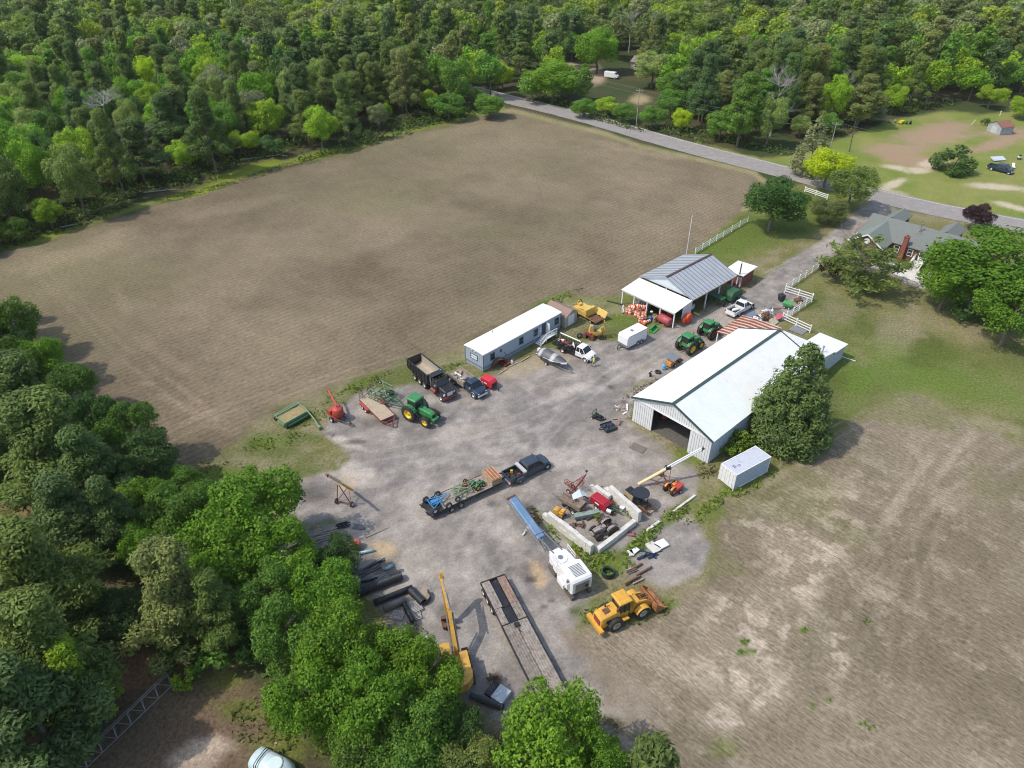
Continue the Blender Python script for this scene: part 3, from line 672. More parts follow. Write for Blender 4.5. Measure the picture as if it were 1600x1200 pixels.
for x in (0, 4.5, 9, 13.5, 18, 22.5):
    t.box(x + 0.2, x + 0.38, -0.34, -0.16, 0, 3.8); t.box(x + 0.2, x + 0.38, -bw + 0.16, -bw + 0.34, 0, 3.8)
    t.bar((x + 0.29, -0.3, 3.7), (x + 0.29, -6, 5.9), 0.1, 0.2); t.bar((x + 0.292, -11.7, 3.7), (x + 0.292, -6, 5.9), 0.1, 0.2); t.bar((x + 0.27, -11.7, 3.6), (x + 0.27, -0.3, 3.6), 0.08, 0.16)
t.build('timber_frame', PLY, barn)
MB().box(0.3, bl - 0.2, -11.8, -0.2, 0.0, 0.04).build('floor', DIRTF, barn)
# rear white annex and rusty lean-to are parts of the barn
w = MB()
slope(w, (25.01, -4.1, 3.98), (25.01, -12.4, 3.98), (31.1, -12.4, 2.95), (31.1, -4.1, 2.95)); slope(w, (31.103, -8.0, 2.94), (31.103, -12.55, 2.94), (35.2, -12.55, 2.6), (35.2, -8.0, 2.6))
slope_ribs(w, (25.3, -4.1, 3.95), (25.3, -12.4, 3.95), (31.1, -12.4, 2.95), (31.1, -4.1, 2.95), 0.9, 0.04, 0.03)
w.build('annex_roof', ROOFW, barn)
w = MB().box(25.003, 34.9, -12.3, -12.16, 0, 2.5); w.box(34.76, 34.9, -12.155, -8.2, 0, 2.5); w.box(31.0, 34.755, -8.2, -8.06, 0, 2.5); w.box(30.8, 30.94, -8.05, -4.3, 0, 2.8); w.prism([(25.003, 2.505), (30.8, 2.505), (30.8, 2.85), (25.003, 3.8)], -12.3, -12.18)
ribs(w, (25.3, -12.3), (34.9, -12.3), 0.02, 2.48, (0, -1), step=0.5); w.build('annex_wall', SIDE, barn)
MB().cyl((29.3, -11.3, 2.7), (29.3, -11.3, 4.1), 0.09).cyl((29.3, -11.3, 4.1), (29.3, -11.3, 4.25), 0.16, n=10).build('vent_pipe', STEEL, barn)
def rust_mat():
    m = bpy.data.materials.new('rust_striped_sheets'); m.use_nodes = True; nt = m.node_tree; N = nt.nodes; L = nt.links; b = N['Principled BSDF']; b.inputs['Roughness'].default_value = 0.8
    tc = N.new('ShaderNodeTexCoord'); mp = N.new('ShaderNodeMapping'); L.new(tc.outputs['Object'], mp.inputs[0])
    wv = N.new('ShaderNodeTexWave'); wv.bands_direction = 'X'; wv.inputs['Scale'].default_value = 0.36; wv.inputs['Distortion'].default_value = 1.2; wv.inputs['Detail'].default_value = 3; L.new(mp.outputs[0], wv.inputs[0])
    ns = N.new('ShaderNodeTexNoise'); ns.inputs['Scale'].default_value = 0.5; ns.inputs['Detail'].default_value = 5; L.new(tc.outputs['Object'], ns.inputs[0])
    ad = N.new('ShaderNodeMath'); ad.operation = 'ADD'; L.new(wv.outputs['Fac'], ad.inputs[0]); L.new(ns.outputs['Fac'], ad.inputs[1])
    r = N.new('ShaderNodeValToRGB'); e = r.color_ramp.elements; e[0].position = 0.55; e[0].color = (0.58, 0.52, 0.49, 1); e[1].position = 1.0; e[1].color = (0.27, 0.085, 0.04, 1)
    x = r.color_ramp.elements.new(0.9); x.color = (0.36, 0.17, 0.12, 1)
    L.new(ad.outputs[0], r.inputs[0]); L.new(r.outputs[0], b.inputs['Base Color']); return m
w = MB()
slope(w, (23.3, 0.36, 3.35), (30.5, 0.36, 3.35), (30.5, 2.75, 2.95), (23.3, 2.75, 2.95)); slope(w, (25.3, -4.05, 3.55), (30.5, -4.05, 3.55), (30.5, 0.357, 3.35), (25.3, 0.357, 3.35))
for i in range(24): 
    x = 23.35 + i * 0.31
    w.bar((x, 0.38, 3.37), (x, 2.72, 2.98), 0.1, 0.05)
    if x > 25.4: w.bar((x, -4.0, 3.58), (x, 0.34, 3.38), 0.1, 0.05)
w.build('lean_to_roof', rust_mat(), barn)
for x, y in ((23.5, 2.55), (27, 2.55), (30.3, 2.55), (30.3, -1), (30.3, -3.8)): MB().box(x - 0.08, x + 0.08, y - 0.08, y + 0.08, 0, 2.9).build('lean_to_post', WHITE, barn)
w = MB(); w.tube([(22.9, 0.5, 3.7), (22.9, 0.75, 3.3), (22.9, 0.35, 0.3), (22.6, 0.5, 0.05)], 0.05); w.build('downpipe', PURE, barn)
# things inside the barn
rm = empty('riding_mower', barn.matrix_basis @ Vector((3.6, -2.6, 0.04)), R(80), 'small red and white mower parked just inside the barn door on the left', 'mower')
MB().prism([(-.8, .35), (.9, .35), (.9, .75), (.2, .8), (.1, .55), (-.5, .6), (-.8, .55)], -.32, .32).build('body', RED, rm)
MB().box(-.45, -.05, -.25, .25, .62, .72).box(-.5, -.42, -.25, .25, .7, 1.1).build('seat', PURE, rm)
for x, y, r_, ww in ((-.5, .42, .3, .2), (-.5, -.42, .3, .2), (.7, .38, .2, .14), (.7, -.38, .2, .14)): wheel(rm, x, y, r_, ww)
for i, (x, y, s_) in enumerate([(14, -3, 1.2), (17, -8, 1.5), (12, -9.5, 1.0)]):
    c_ = empty('tool_cabinet', barn.matrix_basis @ Vector((x, y, 0.04)), R(43.4 + i * 20), ('tall steel cabinet deep inside the barn on the left', 'wide steel cabinet at the back of the barn', 'low steel cabinet against the right wall inside the barn')[i], 'cabinet', 'cabinets inside the barn')
    MB().box(-.5 * s_, .5 * s_, -.3, .3, 0, 1.7 * s_).build('cabinet_body', STEEL, c_)
    MB().box(-.48 * s_, -.01, -.34, -.303, .05, 1.65 * s_).build('door', BLACK, c_); MB().box(.01, .48 * s_, -.34, -.303, .05, 1.65 * s_).build('door', BLACK, c_)

# ---------------- open equipment shed
shed = empty('equipment_shed', (29.33, 103.85, 0), R(42.8), 'open sided equipment shed with grey seamed metal roof and white front lean-to', 'shed')
L_, W_ = 12.3, 10.6; ze, zk = 3.6, 5.5
def zs(y): return zk - (zk - ze) * abs(y - 5.3) / 5.3
ov = 0.3
for s_, yy, nm in ((0, -0.35, 'near'), (1, W_ + 0.35, 'far')):
    r_ = MB(); slope(r_, (-ov, yy, zs(yy)), (L_ + ov, yy, zs(yy)), (L_ + ov, 5.3, zk), (-ov, 5.3, zk)); o = r_.build('roof', ROOFB, shed)
    q = MB(); slope_ribs(q, (-ov, yy, zs(yy) + .02), (L_ + ov, yy, zs(yy) + .02), (L_ + ov, 5.3, zk + .02), (-ov, 5.3, zk + .02), 0.92, 0.07, 0.06); q.build('seam', SEAM, o)
rc = MB()
x = -ov
while x < L_:
    rc.box(x, min(x + 1.9, L_ + ov), 5.12, 5.48, zk + 0.03, zk + 0.12); x += 2.05
rc.build('ridge_vent', mat('dark_ridge', (.10, .05, .05), .6), shed)
w = MB(); w.add([(0.0, 0, 3.55), (0.0, W_, 3.55), (0.0, 5.3, zk - .12), (.1, 0, 3.55), (.1, W_, 3.55), (.1, 5.3, zk - .12)], [(0, 1, 2), (3, 5, 4), (0, 3, 4, 1), (1, 4, 5, 2), (2, 5, 3, 0)])
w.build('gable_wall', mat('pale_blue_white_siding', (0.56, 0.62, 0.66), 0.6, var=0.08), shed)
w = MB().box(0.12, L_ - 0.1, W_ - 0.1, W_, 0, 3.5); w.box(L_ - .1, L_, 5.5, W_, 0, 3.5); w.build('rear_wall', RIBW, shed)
for x in (0.15, 4.4, 8.2, 12.05):
    MB().box(x - .09, x + .09, 0.0, 0.18, 0, 3.45).build('post', PURE, shed); MB().box(x - .08, x + .08, 5.2, 5.36, 0, 3.6).build('post', PURE, shed)
w = MB(); w.box(-.1, L_ + .1, 0.0, 0.12, 3.3, 3.5); w.box(-.1, L_ + .1, -0.42, -0.36, 3.36, 3.54)
for x in (.2, 4.4, 8.2, 12.0): w.bar((x, 0.1, 3.4), (x, 5.3, 5.25), .08, .18); w.bar((x, W_ - .1, 3.4), (x, 5.3, 5.25), .08, .18); w.bar((x + .1, 0.1, 3.35), (x + .1, W_ - .1, 3.35), .06, .16)
w.build('roof_truss', PLY, shed)
r_ = MB(); slope(r_, (-0.35, -0.35, 3.44), (-0.35, W_ + .1, 3.44), (-5.0, W_ + .1, 2.85), (-5.0, -0.35, 2.85), .09)
slope_ribs(r_, (-0.35, -.35, 3.44), (-.35, W_ + .1, 3.44), (-5.0, W_ + .1, 2.85), (-5.0, -.35, 2.85), .45, .04, .03); r_.build('lean_to_roof', ROOFW, shed)
for y in (-.2, 2.6, 5.3, 8, W_ - .1): MB().box(-4.8, -4.64, y - .08, y + .08, 0, 2.75).build('lean_to_post', PURE, shed)
MB().box(-4.86, -4.80, -.3, W_, 2.5, 2.75).build('lean_to_beam', PURE, shed)
w = MB(); w.prism([(-2.6, 0.9), (-.12, 0.3), (-.12, 3.33), (-2.6, 3.0)], -.25, -.19); w.build('side_panel', RIBW, shed)

# ---------------- pump house
ph = empty('pump_house', (40.5, 114.2, 0), R(47), 'small red brick pump house with flat white roof beside the equipment shed', 'shed')
MB().box(0, 4.2, 0, 3.1, 0, 2.3).build('wall', BRICK, ph)
w = MB(); slope(w, (-.45, -.35, 2.62), (4.7, -.35, 2.62), (4.7, 3.5, 2.50), (-.45, 3.5, 2.50), .14); w.build('roof', ROOFW, ph)
MB().box(-.04, 0, .1, .95, .05, 2.0).build('door', PURE, ph)
MB().box(1.2, 2.4, -.03, 0, 1.2, 1.9).build('shutter', MAROON, ph)
po = empty('meter_pole', (G(1151.6, 449).x, G(1151.6, 449).y, 0), 0, 'short brown wooden meter pole in front of the brick pump house', 'pole')
MB().cyl((0, 0, 0), (0, 0, 4.6), .13, .11).build('post', BROWNW, po); MB().box(-.22, .12, -.26, -.12, 1.5, 2.1).build('meter_box', STEEL, po); MB().cyl((.0, .0, 4.55), (.0, .0, 5.0), .05).build('conduit', STEEL, po)

# ---------------- mobile office trailer
BLUEW = mat('pale_blue_siding', (0.36, 0.43, 0.50), 0.6, var=0.06, dirt=0.12, dirtcol=(0.30, 0.36, 0.42))
SKIRT = mat('blue_grey_skirting', (0.27, 0.34, 0.39), 0.7)
DTRIM = mat('dark_slate_trim', (0.10, 0.14, 0.18), 0.5)
of = empty('office_trailer', (-6.98, 90.72, 0), R(45.7), 'long pale blue mobile office with white roof at the edge of the field', 'office trailer')
OL, OW, OH = 17.2, 3.87, 3.05
w = MB().box(0, OL, -OW, 0, .62, OH - .1)
ribs(w, (0, -OW), (OL, -OW), .66, OH - .14, (0, -1), step=.4, w=.025, d=.02); ribs(w, (0, 0), (0, -OW), .66, OH - .14, (-1, 0), step=.4, w=.025, d=.02); w.build('wall', BLUEW, of)
MB().box(.03, OL - .03, -OW + .03, -.03, 0, .60).build('skirting', SKIRT, of)
w = MB(); slope(w, (-.12, -OW - .12, OH), (OL + .12, -OW - .12, OH), (OL + .12, -OW / 2, OH + .14), (-.12, -OW / 2, OH + .14), .14); slope(w, (-.12, .12, OH), (OL + .12, .12, OH), (OL + .12, -OW / 2 + .002, OH + .139), (-.12, -OW / 2 + .002, OH + .139), .14)
w.build('roof', PURE, of)
w = MB()
for x, y in ((-.03, -OW - .03), (-.03, -.07), (OL - .07, -OW - .03)): w.box(x, x + .1, y, y + .1, .02, OH - .15)
w.box(0, OL, -OW - .035, -OW - .005, .58, .68); w.box(-.035, -.005, -OW, 0, .58, .68)
w.build('corner_trim', DTRIM, of)
for x in (1.9, 8.0, 11.3, 16.2): windo(of, (x, -OW - .005, 1.85), -90, .75, 1.05, DTRIM)
windo(of, (-.005, -1.9, 1.8), 180, 1.4, .7, DTRIM, glass=PURE)
MB().box(2.9, 4.2, -OW - .03, -OW - .003, .7, 2.75).build('door', BLUEW, of); windo(of, (3.6, -OW - .03, 2.1), -90, .22, .3, DTRIM, mull=False)
MB().box(12.7, 13.6, -OW - .02, -OW + .0, .72, 2.7).build('door', NAVY, of, 'open dark doorway'); MB().box(13.62, 13.68, -OW - .8, -OW - .02, .72, 2.7).build('door_leaf', PURE, of)
MB().box(12.2, 12.5, -OW - .035, -OW - .004, 1.5, 1.8).build('notice', PURE, of); MB().box(12.25, 12.5, -OW - .035, -OW - .004, 2.1, 2.25).build('notice', PURE, of)
MB().cyl((-.04, -1.5, 2.86), (-.16, -1.5, 2.80), .08).build('wall_lamp', PURE, of); MB().cyl((-.04, -2.2, 2.86), (-.16, -2.2, 2.80), .08).build('wall_lamp', PURE, of)
MB().cyl((5.2, -.5, 3.1), (5.2, -.5, 3.45), .06).build('vent_pipe', STEEL, of)
stp = empty('entry_steps', of.matrix_basis @ Vector((13.1, -OW - .05, 0)), R(45.7), 'white landing and steps up to the dark doorway of the blue office', 'steps')
MB().box(-.7, 1.8, -1.3, -.02, .58, .70).box(-.7, -.6, -1.3, -1.2, 0, .58).box(1.7, 1.8, -1.3, -1.2, 0, .58).box(1.7, 1.8, -.15, -.05, 0, .58).build('landing', WHITE, stp)
w = MB()
for i in range(4): w.box(-.75 - .34 * (i + 1), -.75 - .34 * i + .06, -1.3, -.1, .5 - .14 * i, .55 - .14 * i)
w.build('tread', WHITE, stp)
w = MB()
for x in (-.65, .55, 1.75): w.bar((x, -1.25, .6), (x, -1.25, 1.65), .07)
w.bar((-.7, -1.25, 1.62), (1.8, -1.25, 1.62), .09); w.bar((-.7, -1.25, 1.15), (1.8, -1.25, 1.15), .06); w.bar((-.7, -1.25, 1.6), (-2.1, -1.25, .95), .07); w.bar((-2.05, -1.25, 0), (-2.05, -1.25, 1), .06)
w.build('handrail', WHITE, stp)
st2 = empty('ramp_steps', of.matrix_basis @ Vector((3.6, -OW - .05, 0)), R(45.7), 'dark steps with a thin black handrail below the first door of the blue office', 'steps')
MB().box(-.6, .6, -1.0, 0, .4, .5).box(-.6, .6, -1.4, -1.0, .2, .3).box(-.55, -.45, -.95, -.85, 0, .4).box(.45, .55, -.95, -.85, 0, .4).build('tread', MAROON, st2)
MB().tube([(.6, -1.4, 0), (.6, -1.4, 1.15), (.6, -.05, 1.5)], .035).tube([(-.6, -1.0, 0), (-.6, -1.0, 1.4)], .035).build('handrail', BLACK, st2)
fp = empty('fire_pit_shell', of.matrix_basis @ Vector((2.6, -OW - .9, 0)), R(30), 'rust coloured metal shell leaning on the blue office wall', 'scrap metal')
w = MB()
for i in range(7):
    a0, a1 = math.pi * i / 7, math.pi * (i + 1) / 7
    w.add([(1.1 * math.cos(a0), 0, 1.3 * math.sin(a0)), (1.1 * math.cos(a1), 0, 1.3 * math.sin(a1)), (1.1 * math.cos(a1), .7, 1.3 * math.sin(a1)), (1.1 * math.cos(a0), .7, 1.3 * math.sin(a0))], [(0, 1, 2, 3)])
w.add([(1.1 * math.cos(math.pi * i / 7), .7, 1.3 * math.sin(math.pi * i / 7)) for i in range(8)], [tuple(range(8))]); o = w.build('shell', RUST, fp); sd = o.modifiers.new('thick', 'SOLIDIFY'); sd.thickness = .04
for i, (u0, v0, u1, v1) in enumerate([(779, 585, 793, 576), (794, 574, 809, 567), (814, 565, 828, 557)]):
    A, B, yw = at2((u0, v0), (u1, v1)); t_ = empty('landscape_timber', A, yw, ('pale timber edging nearest the red generator', 'middle pale timber of the row before the office', 'pale timber edging nearest the boat')[i], 'timber', 'timbers edging the office strip')
    MB().box(0, (B - A).length, -.08, .08, 0, .13).build('beam', PLY, t_)
pr = empty('propane_bottle', of.matrix_basis @ Vector((4.5, -OW - 1.5, 0)), 0, 'white propane bottle standing by the black rail at the office', 'gas bottle')
MB().lathe([(0.01, 0), (.18, .02), (.2, .1), (.2, .5), (.14, .62), (.05, .66), (.05, .75)], 14).build('bottle', PURE, pr)

# ---------------- garden shed
gs = empty('garden_shed', (8.55, 100.4, 0), R(46.3), 'small beige garden shed with brown shingled roof and white doors', 'shed')
BEIGE = mat('beige_siding', (0.42, 0.38, 0.34), 0.7, var=0.1)
MB().slab([(0, 0), (2.95, 0), (2.95, 4.3), (0, 4.3)], 0, 2.05).prism([(0, 2.06), (2.95, 2.06), (1.475, 2.75)], 0.0, 4.3).build('wall', BEIGE, gs)
w = MB(); slope(w, (-.2, -.25, 2.02), (1.475, -.25, 2.9), (1.475, 4.5, 2.9), (-.2, 4.5, 2.02), .09); slope(w, (3.15, -.25, 2.02), (1.477, -.25, 2.899), (1.477, 4.5, 2.899), (3.15, 4.5, 2.02), .09)
w.build('roof', mat('brown_shingles', (0.27, 0.185, 0.15), 0.9, var=0.15, scale=5), gs)
for k_ in (0, 1): MB().box(.75 + .76 * k_, 1.48 + .76 * k_, -.05, -.004, .1, 1.95).build('door', PURE, gs)

# ---------------- house
ho = empty('house', (67.5, 131.6, 0), R(-44.5), 'brown single storey house with green shingled roof and red brick chimney by the road', 'house')
HL = 21.0
w = MB().box(.25, HL - .2, .35, 10.8, 0, 2.8); w.box(.3, 6.1, -4.2, .345, 0, 2.75)
w.prism([(.3, 2.76), (6.1, 2.76), (3.2, 4.55)], -4.2, -4.1); w.box(1.0, 4.0, 10.81, 15.6, 0, 2.75); w.box(11.2, 14.2, 10.81, 15.6, 0, 2.75)
w.prism([(1.0, 2.76), (4.0, 2.76), (2.5, 3.7)], 15.5, 15.6); w.prism([(11.2, 2.76), (14.2, 2.76), (12.7, 3.7)], 15.5, 15.6)
w.build('wall', BROWNW, ho)
w = MB()
slope(w, (-.2, 0, 2.9), (HL + .3, 0, 2.9), (HL + .3, 5.6, 5.2), (-.2, 5.6, 5.2), .16); slope(w, (-.2, 11.2, 2.9), (HL + .3, 11.2, 2.9), (HL + .3, 5.602, 5.199), (-.2, 5.602, 5.199), .16)
for x0, x1, y0, y1, zt in ((.7, 4.3, 9.6, 15.9, 3.95), (10.9, 14.5, 9.6, 15.9, 3.95)):
    xm = (x0 + x1) / 2
    slope(w, (x0, y0, 2.85), (xm, y0, zt), (xm, y1, zt), (x0, y1, 2.85), .12); slope(w, (x1, y0, 2.85), (xm + .002, y0, zt - .001), (xm + .002, y1, zt - .001), (x1, y1, 2.85), .12)
w.build('roof', SHING, ho)
w = MB(); slope(w, (-.1, -4.6, 2.8), (3.2, -4.6, 4.85), (3.2, 4.6, 4.85), (-.1, 1.0, 2.8), .12); slope(w, (6.5, -4.6, 2.8), (3.202, -4.6, 4.849), (3.202, 4.6, 4.849), (6.5, 1.0, 2.8), .12); w.build('wing_roof', SHINGL, ho)
w = MB(); w.bar((-.12, -4.66, 2.76), (3.2, -4.66, 4.82), .08, .22); w.bar((6.52, -4.66, 2.76), (3.2, -4.66, 4.82), .08, .22); w.bar((-.14, -4.6, 2.78), (-.14, .9, 2.78), .08, .2); w.build('fascia', PURE, ho)
MB().cyl((3.2, -4.24, 3.5), (3.2, -4.3, 3.5), .55, n=20).build('round_window', PURE, ho)
for x, z_ in ((7.4, 1.75), (9.9, 1.75), (15.2, 1.75), (18.2, 1.75)): windo(ho, (x, .34, z_), -90, .8, 1.15)
for x in (1.8, 4.5): windo(ho, (x, -4.21, 1.5), -90, .8, 1.15)
MB().box(11.5, 12.5, .30, .345, .8, 2.7).build('door', PURE, ho); MB().box(11.62, 12.38, .27, .298, 1.5, 2.5).build('door_glass', GLASS, ho)
w = MB().box(8.3, 9.1, -.45, .33, 0, 4.6); w.box(8.25, 9.15, -.5, .38, 4.6, 4.75); w.cyl((8.7, -.05, 4.75), (8.7, -.05, 5.1), .12); w.build('chimney', BRICK, ho)
w = MB().cyl((9.4, 4.2, 4.5), (9.4, 4.2, 6.0), .1).cyl((9.4, 4.2, 6.0), (9.4, 4.2, 6.2), .2, n=10); w.box(9.2, 9.6, 4.0, 4.4, 4.5, 4.75).bar((9.4, 4.2, 5.3), (9.0, 3.2, 4.3), .05).bar((9.4, 4.2, 5.3), (9.9, 3.3, 4.3), .05); w.build('flue_pipe', STEEL, ho)
hs = empty('porch_steps', ho.matrix_basis @ Vector((12, .25, 0)), R(-44.5), 'porch steps with white railings at the brown house door', 'steps')
w = MB().box(-.9, .9, -1.2, .0, .6, .75)
for i in range(4): w.box(-.9, .9, -1.2 - .32 * (i + 1), -1.2 - .32 * i, .45 - .15 * i, .55 - .15 * i)
w.build('tread', CONC, hs)
for s_ in (-1, 1):
    w = MB(); x = s_ * .95
    w.bar((x, -.1, 1.75), (x, -1.2, 1.75), .09); w.bar((x, -1.2, 1.75), (x, -2.6, .95), .09); w.bar((x, -.1, .95), (x, -1.2, .95), .07); w.bar((x, -1.2, .95), (x, -2.6, .2), .07)
    for i in range(12):
        y = -.1 - i * .22; zt = 1.75 if y > -1.2 else 1.75 - (-1.2 - y) * .57; w.bar((x, y, zt - .85), (x, y, zt), .05)
    w.bar((x, -2.6, 0), (x, -2.6, 1.1), .12); w.bar((x, -.1, 0), (x, -.1, 1.9), .12)
    w.build('railing', PURE, hs)
w = [G(*p, 0.03) for p in [(1394, 408), (1462, 428), (1500, 440), (1485, 452), (1455, 452), (1425, 438), (1385, 424)]]
o = MB().add([tuple(p) for p in w], [tuple(range(len(w)))[::-1]]).build('path', CONC); tag(o, kind='structure')
# flowering shrubs by the house wall come with the plants

# ---------------- ramshackle shed across the road
A, B, yw = at2((1541, 204), (1560, 211))
rs = empty('ramshackle_shed', (A.x, A.y, 0), yw, 'leaning grey board shed with rusty roof in the clearing across the road', 'shed')
l_ = (B - A).length + .3
MB().slab([(0, 0), (l_, 0), (l_, 4.2), (0, 4.2)], 0, 2.1).prism([(0, 2.1), (l_, 2.1), (l_ / 2, 3.1)], 0, 4.2).build('wall', mat('grey_boards', (0.33, 0.36, 0.38), 0.8, var=.25), rs)
w = MB(); slope(w, (-.2, -.2, 2.05), (l_ / 2, -.2, 3.25), (l_ / 2, 4.4, 3.25), (-.2, 4.4, 2.05), .08); slope(w, (l_ + .2, -.2, 2.05), (l_ / 2 + .002, -.2, 3.249), (l_ / 2 + .002, 4.4, 3.249), (l_ + .2, 4.4, 2.05), .08)
w.build('roof', mat('rusty_roof', (0.24, 0.11, 0.08), .8, var=.4), rs)
MB().box(l_ * .3, l_ * .7, -.06, -.004, 0, 1.9).build('door', mat('pale_boards', (0.45, 0.47, 0.48), .8, var=.2), rs)
# house glimpsed among the trees beyond the road
fh = empty('far_house', (G(985, 108).x, G(985, 108).y, 0), R(-35), 'pale house with grey brown roof half hidden in the trees beyond the road', 'house')
MB().box(0, 9, 0, 6, 0, 2.6).build('wall', mat('tan_siding', (.45, .40, .34), .7), fh)
w = MB(); slope(w, (-.3, -.4, 2.6), (9.3, -.4, 2.6), (9.3, 3, 4.2), (-.3, 3, 4.2), .12); slope(w, (-.3, 6.4, 2.6), (9.3, 6.4, 2.6), (9.3, 3.002, 4.199), (-.3, 3.002, 4.199), .12); w.build('roof', mat('grey_brown_shingles', (.24, .19, .17), .9), fh)
for x in (2, 6.5): windo(fh, (x, -.005, 1.4), -90, 1.0, 1.1)
# ================================================================== VEHICLES AND MACHINES
RIMG = mat('dull_rim', (0.45, 0.44, 0.42), 0.45, 0.2, dirt=0.3)
CHAR = mat('charcoal_paint', (0.03, 0.038, 0.05), 0.3, dirt=0.15, dirtcol=(0.12, 0.11, 0.10))
LAMP = mat('lamp_lens', (0.75, 0.74, 0.70), 0.15)
TAIL = mat('red_lamp_lens', (0.45, 0.02, 0.02), 0.25)
def ring_body(mb, secs, m=None, smooth=False):
    """closed shell lofted along x; secs = [(x, [(y, z) ...])]"""
    mb.loft([[(x, y, z) for y, z in s] for x, s in secs], smooth=smooth, m=m)
def sect(w, z0, z1, wt=None, r=0.12):
    wt = w if wt is None else wt
    return [(-w, z0), (-w, z0 + (z1 - z0) * .55), (-wt, z1 - r * .5), (-wt + r, z1), (wt - r, z1), (wt, z1 - r * .5), (w, z0 + (z1 - z0) * .55), (w, z0)]
def cab(parent, x0, x1, w, zb, zt, paint, crew=False, slope_f=.75, slope_r=.12, hw=.82):
    """glass house with painted roof, pillars; x1 is the front"""
    g = MB(); ring_body(g, [(x0, [(-w, zb), (-w * hw, zt - .03), (w * hw, zt - .03), (w, zb)]), (x1, [(-w, zb), (-w * hw, zt - .03), (w * hw, zt - .03), (w, zb)])])
    v = [list(p) for p in g.v]
    for p in g.v[:]: pass
    g.v = [((x0 + slope_r if z > zb + .1 and x < (x0 + x1) / 2 else (x1 - slope_f if z > zb + .1 else x)), y, z) for x, y, z in g.v]
    g.build('windows', GLASS, parent)
    r = MB(); a, b = x0 + slope_r - .03, x1 - slope_f + .04; q = w * hw + .01
    ring_body(r, [(a, [(-q, zt - .05), (-q + .1, zt + .03), (q - .1, zt + .03), (q, zt - .05)]), (a + .15, [(-q, zt - .05), (-q + .12, zt + .06), (q - .12, zt + .06), (q, zt - .05)]), (b - .15, [(-q, zt - .05), (-q + .12, zt + .06), (q - .12, zt + .06), (q, zt - .05)]), (b, [(-q, zt - .05), (-q + .1, zt + .02), (q - .1, zt + .02), (q, zt - .05)])])
    for s_ in (-1, 1):
        r.bar((x0 + .02, s_ * w, zb), (a + .05, s_ * q, zt), .09, .07); r.bar((x1 - .02, s_ * w, zb), (b - .05, s_ * q, zt), .07, .07)
        xm = (x0 + x1 - slope_f) / 2 + .15; r.bar((xm, s_ * (w + .005), zb), (xm, s_ * (q + .01), zt), .08, .06)
    r.build('cab_roof', paint, parent)
def mirrors(parent, x, w, z, m=None):
    q = MB()
    for s_ in (-1, 1): q.bar((x, s_ * w, z - .1), (x, s_ * (w + .22), z), .04); q.box(x - .05, x + .04, min(s_ * (w + .15), s_ * (w + .36)), max(s_ * (w + .15), s_ * (w + .36)), z - .14, z + .16)
    for s_ in (-1, 1):
        q = MB(); q.bar((x, s_ * w, z - .1), (x, s_ * (w + .22), z), .04); q.box(x - .05, x + .04, min(s_ * (w + .15), s_ * (w + .36)), max(s_ * (w + .15), s_ * (w + .36)), z - .14, z + .16); q.build('mirror', m or BLACK, parent)
def front_end(parent, xf, w, z0, z1, paint, grille=BLACK, bump=CHROME):
    MB().box(xf, xf + .03, -w * .6, w * .6, z0 + .3, z1 - .1).build('grille', grille, parent)
    for s_ in (-1, 1): MB().box(xf - .02, xf + .035, min(s_ * w * .64, s_ * w * .94), max(s_ * w * .64, s_ * w * .94), z0 + .42, z1 - .14).build('headlight', LAMP, parent)
    MB().box(xf + .02, xf + .16, -w, w, z0, z0 + .26).build('bumper', bump, parent)
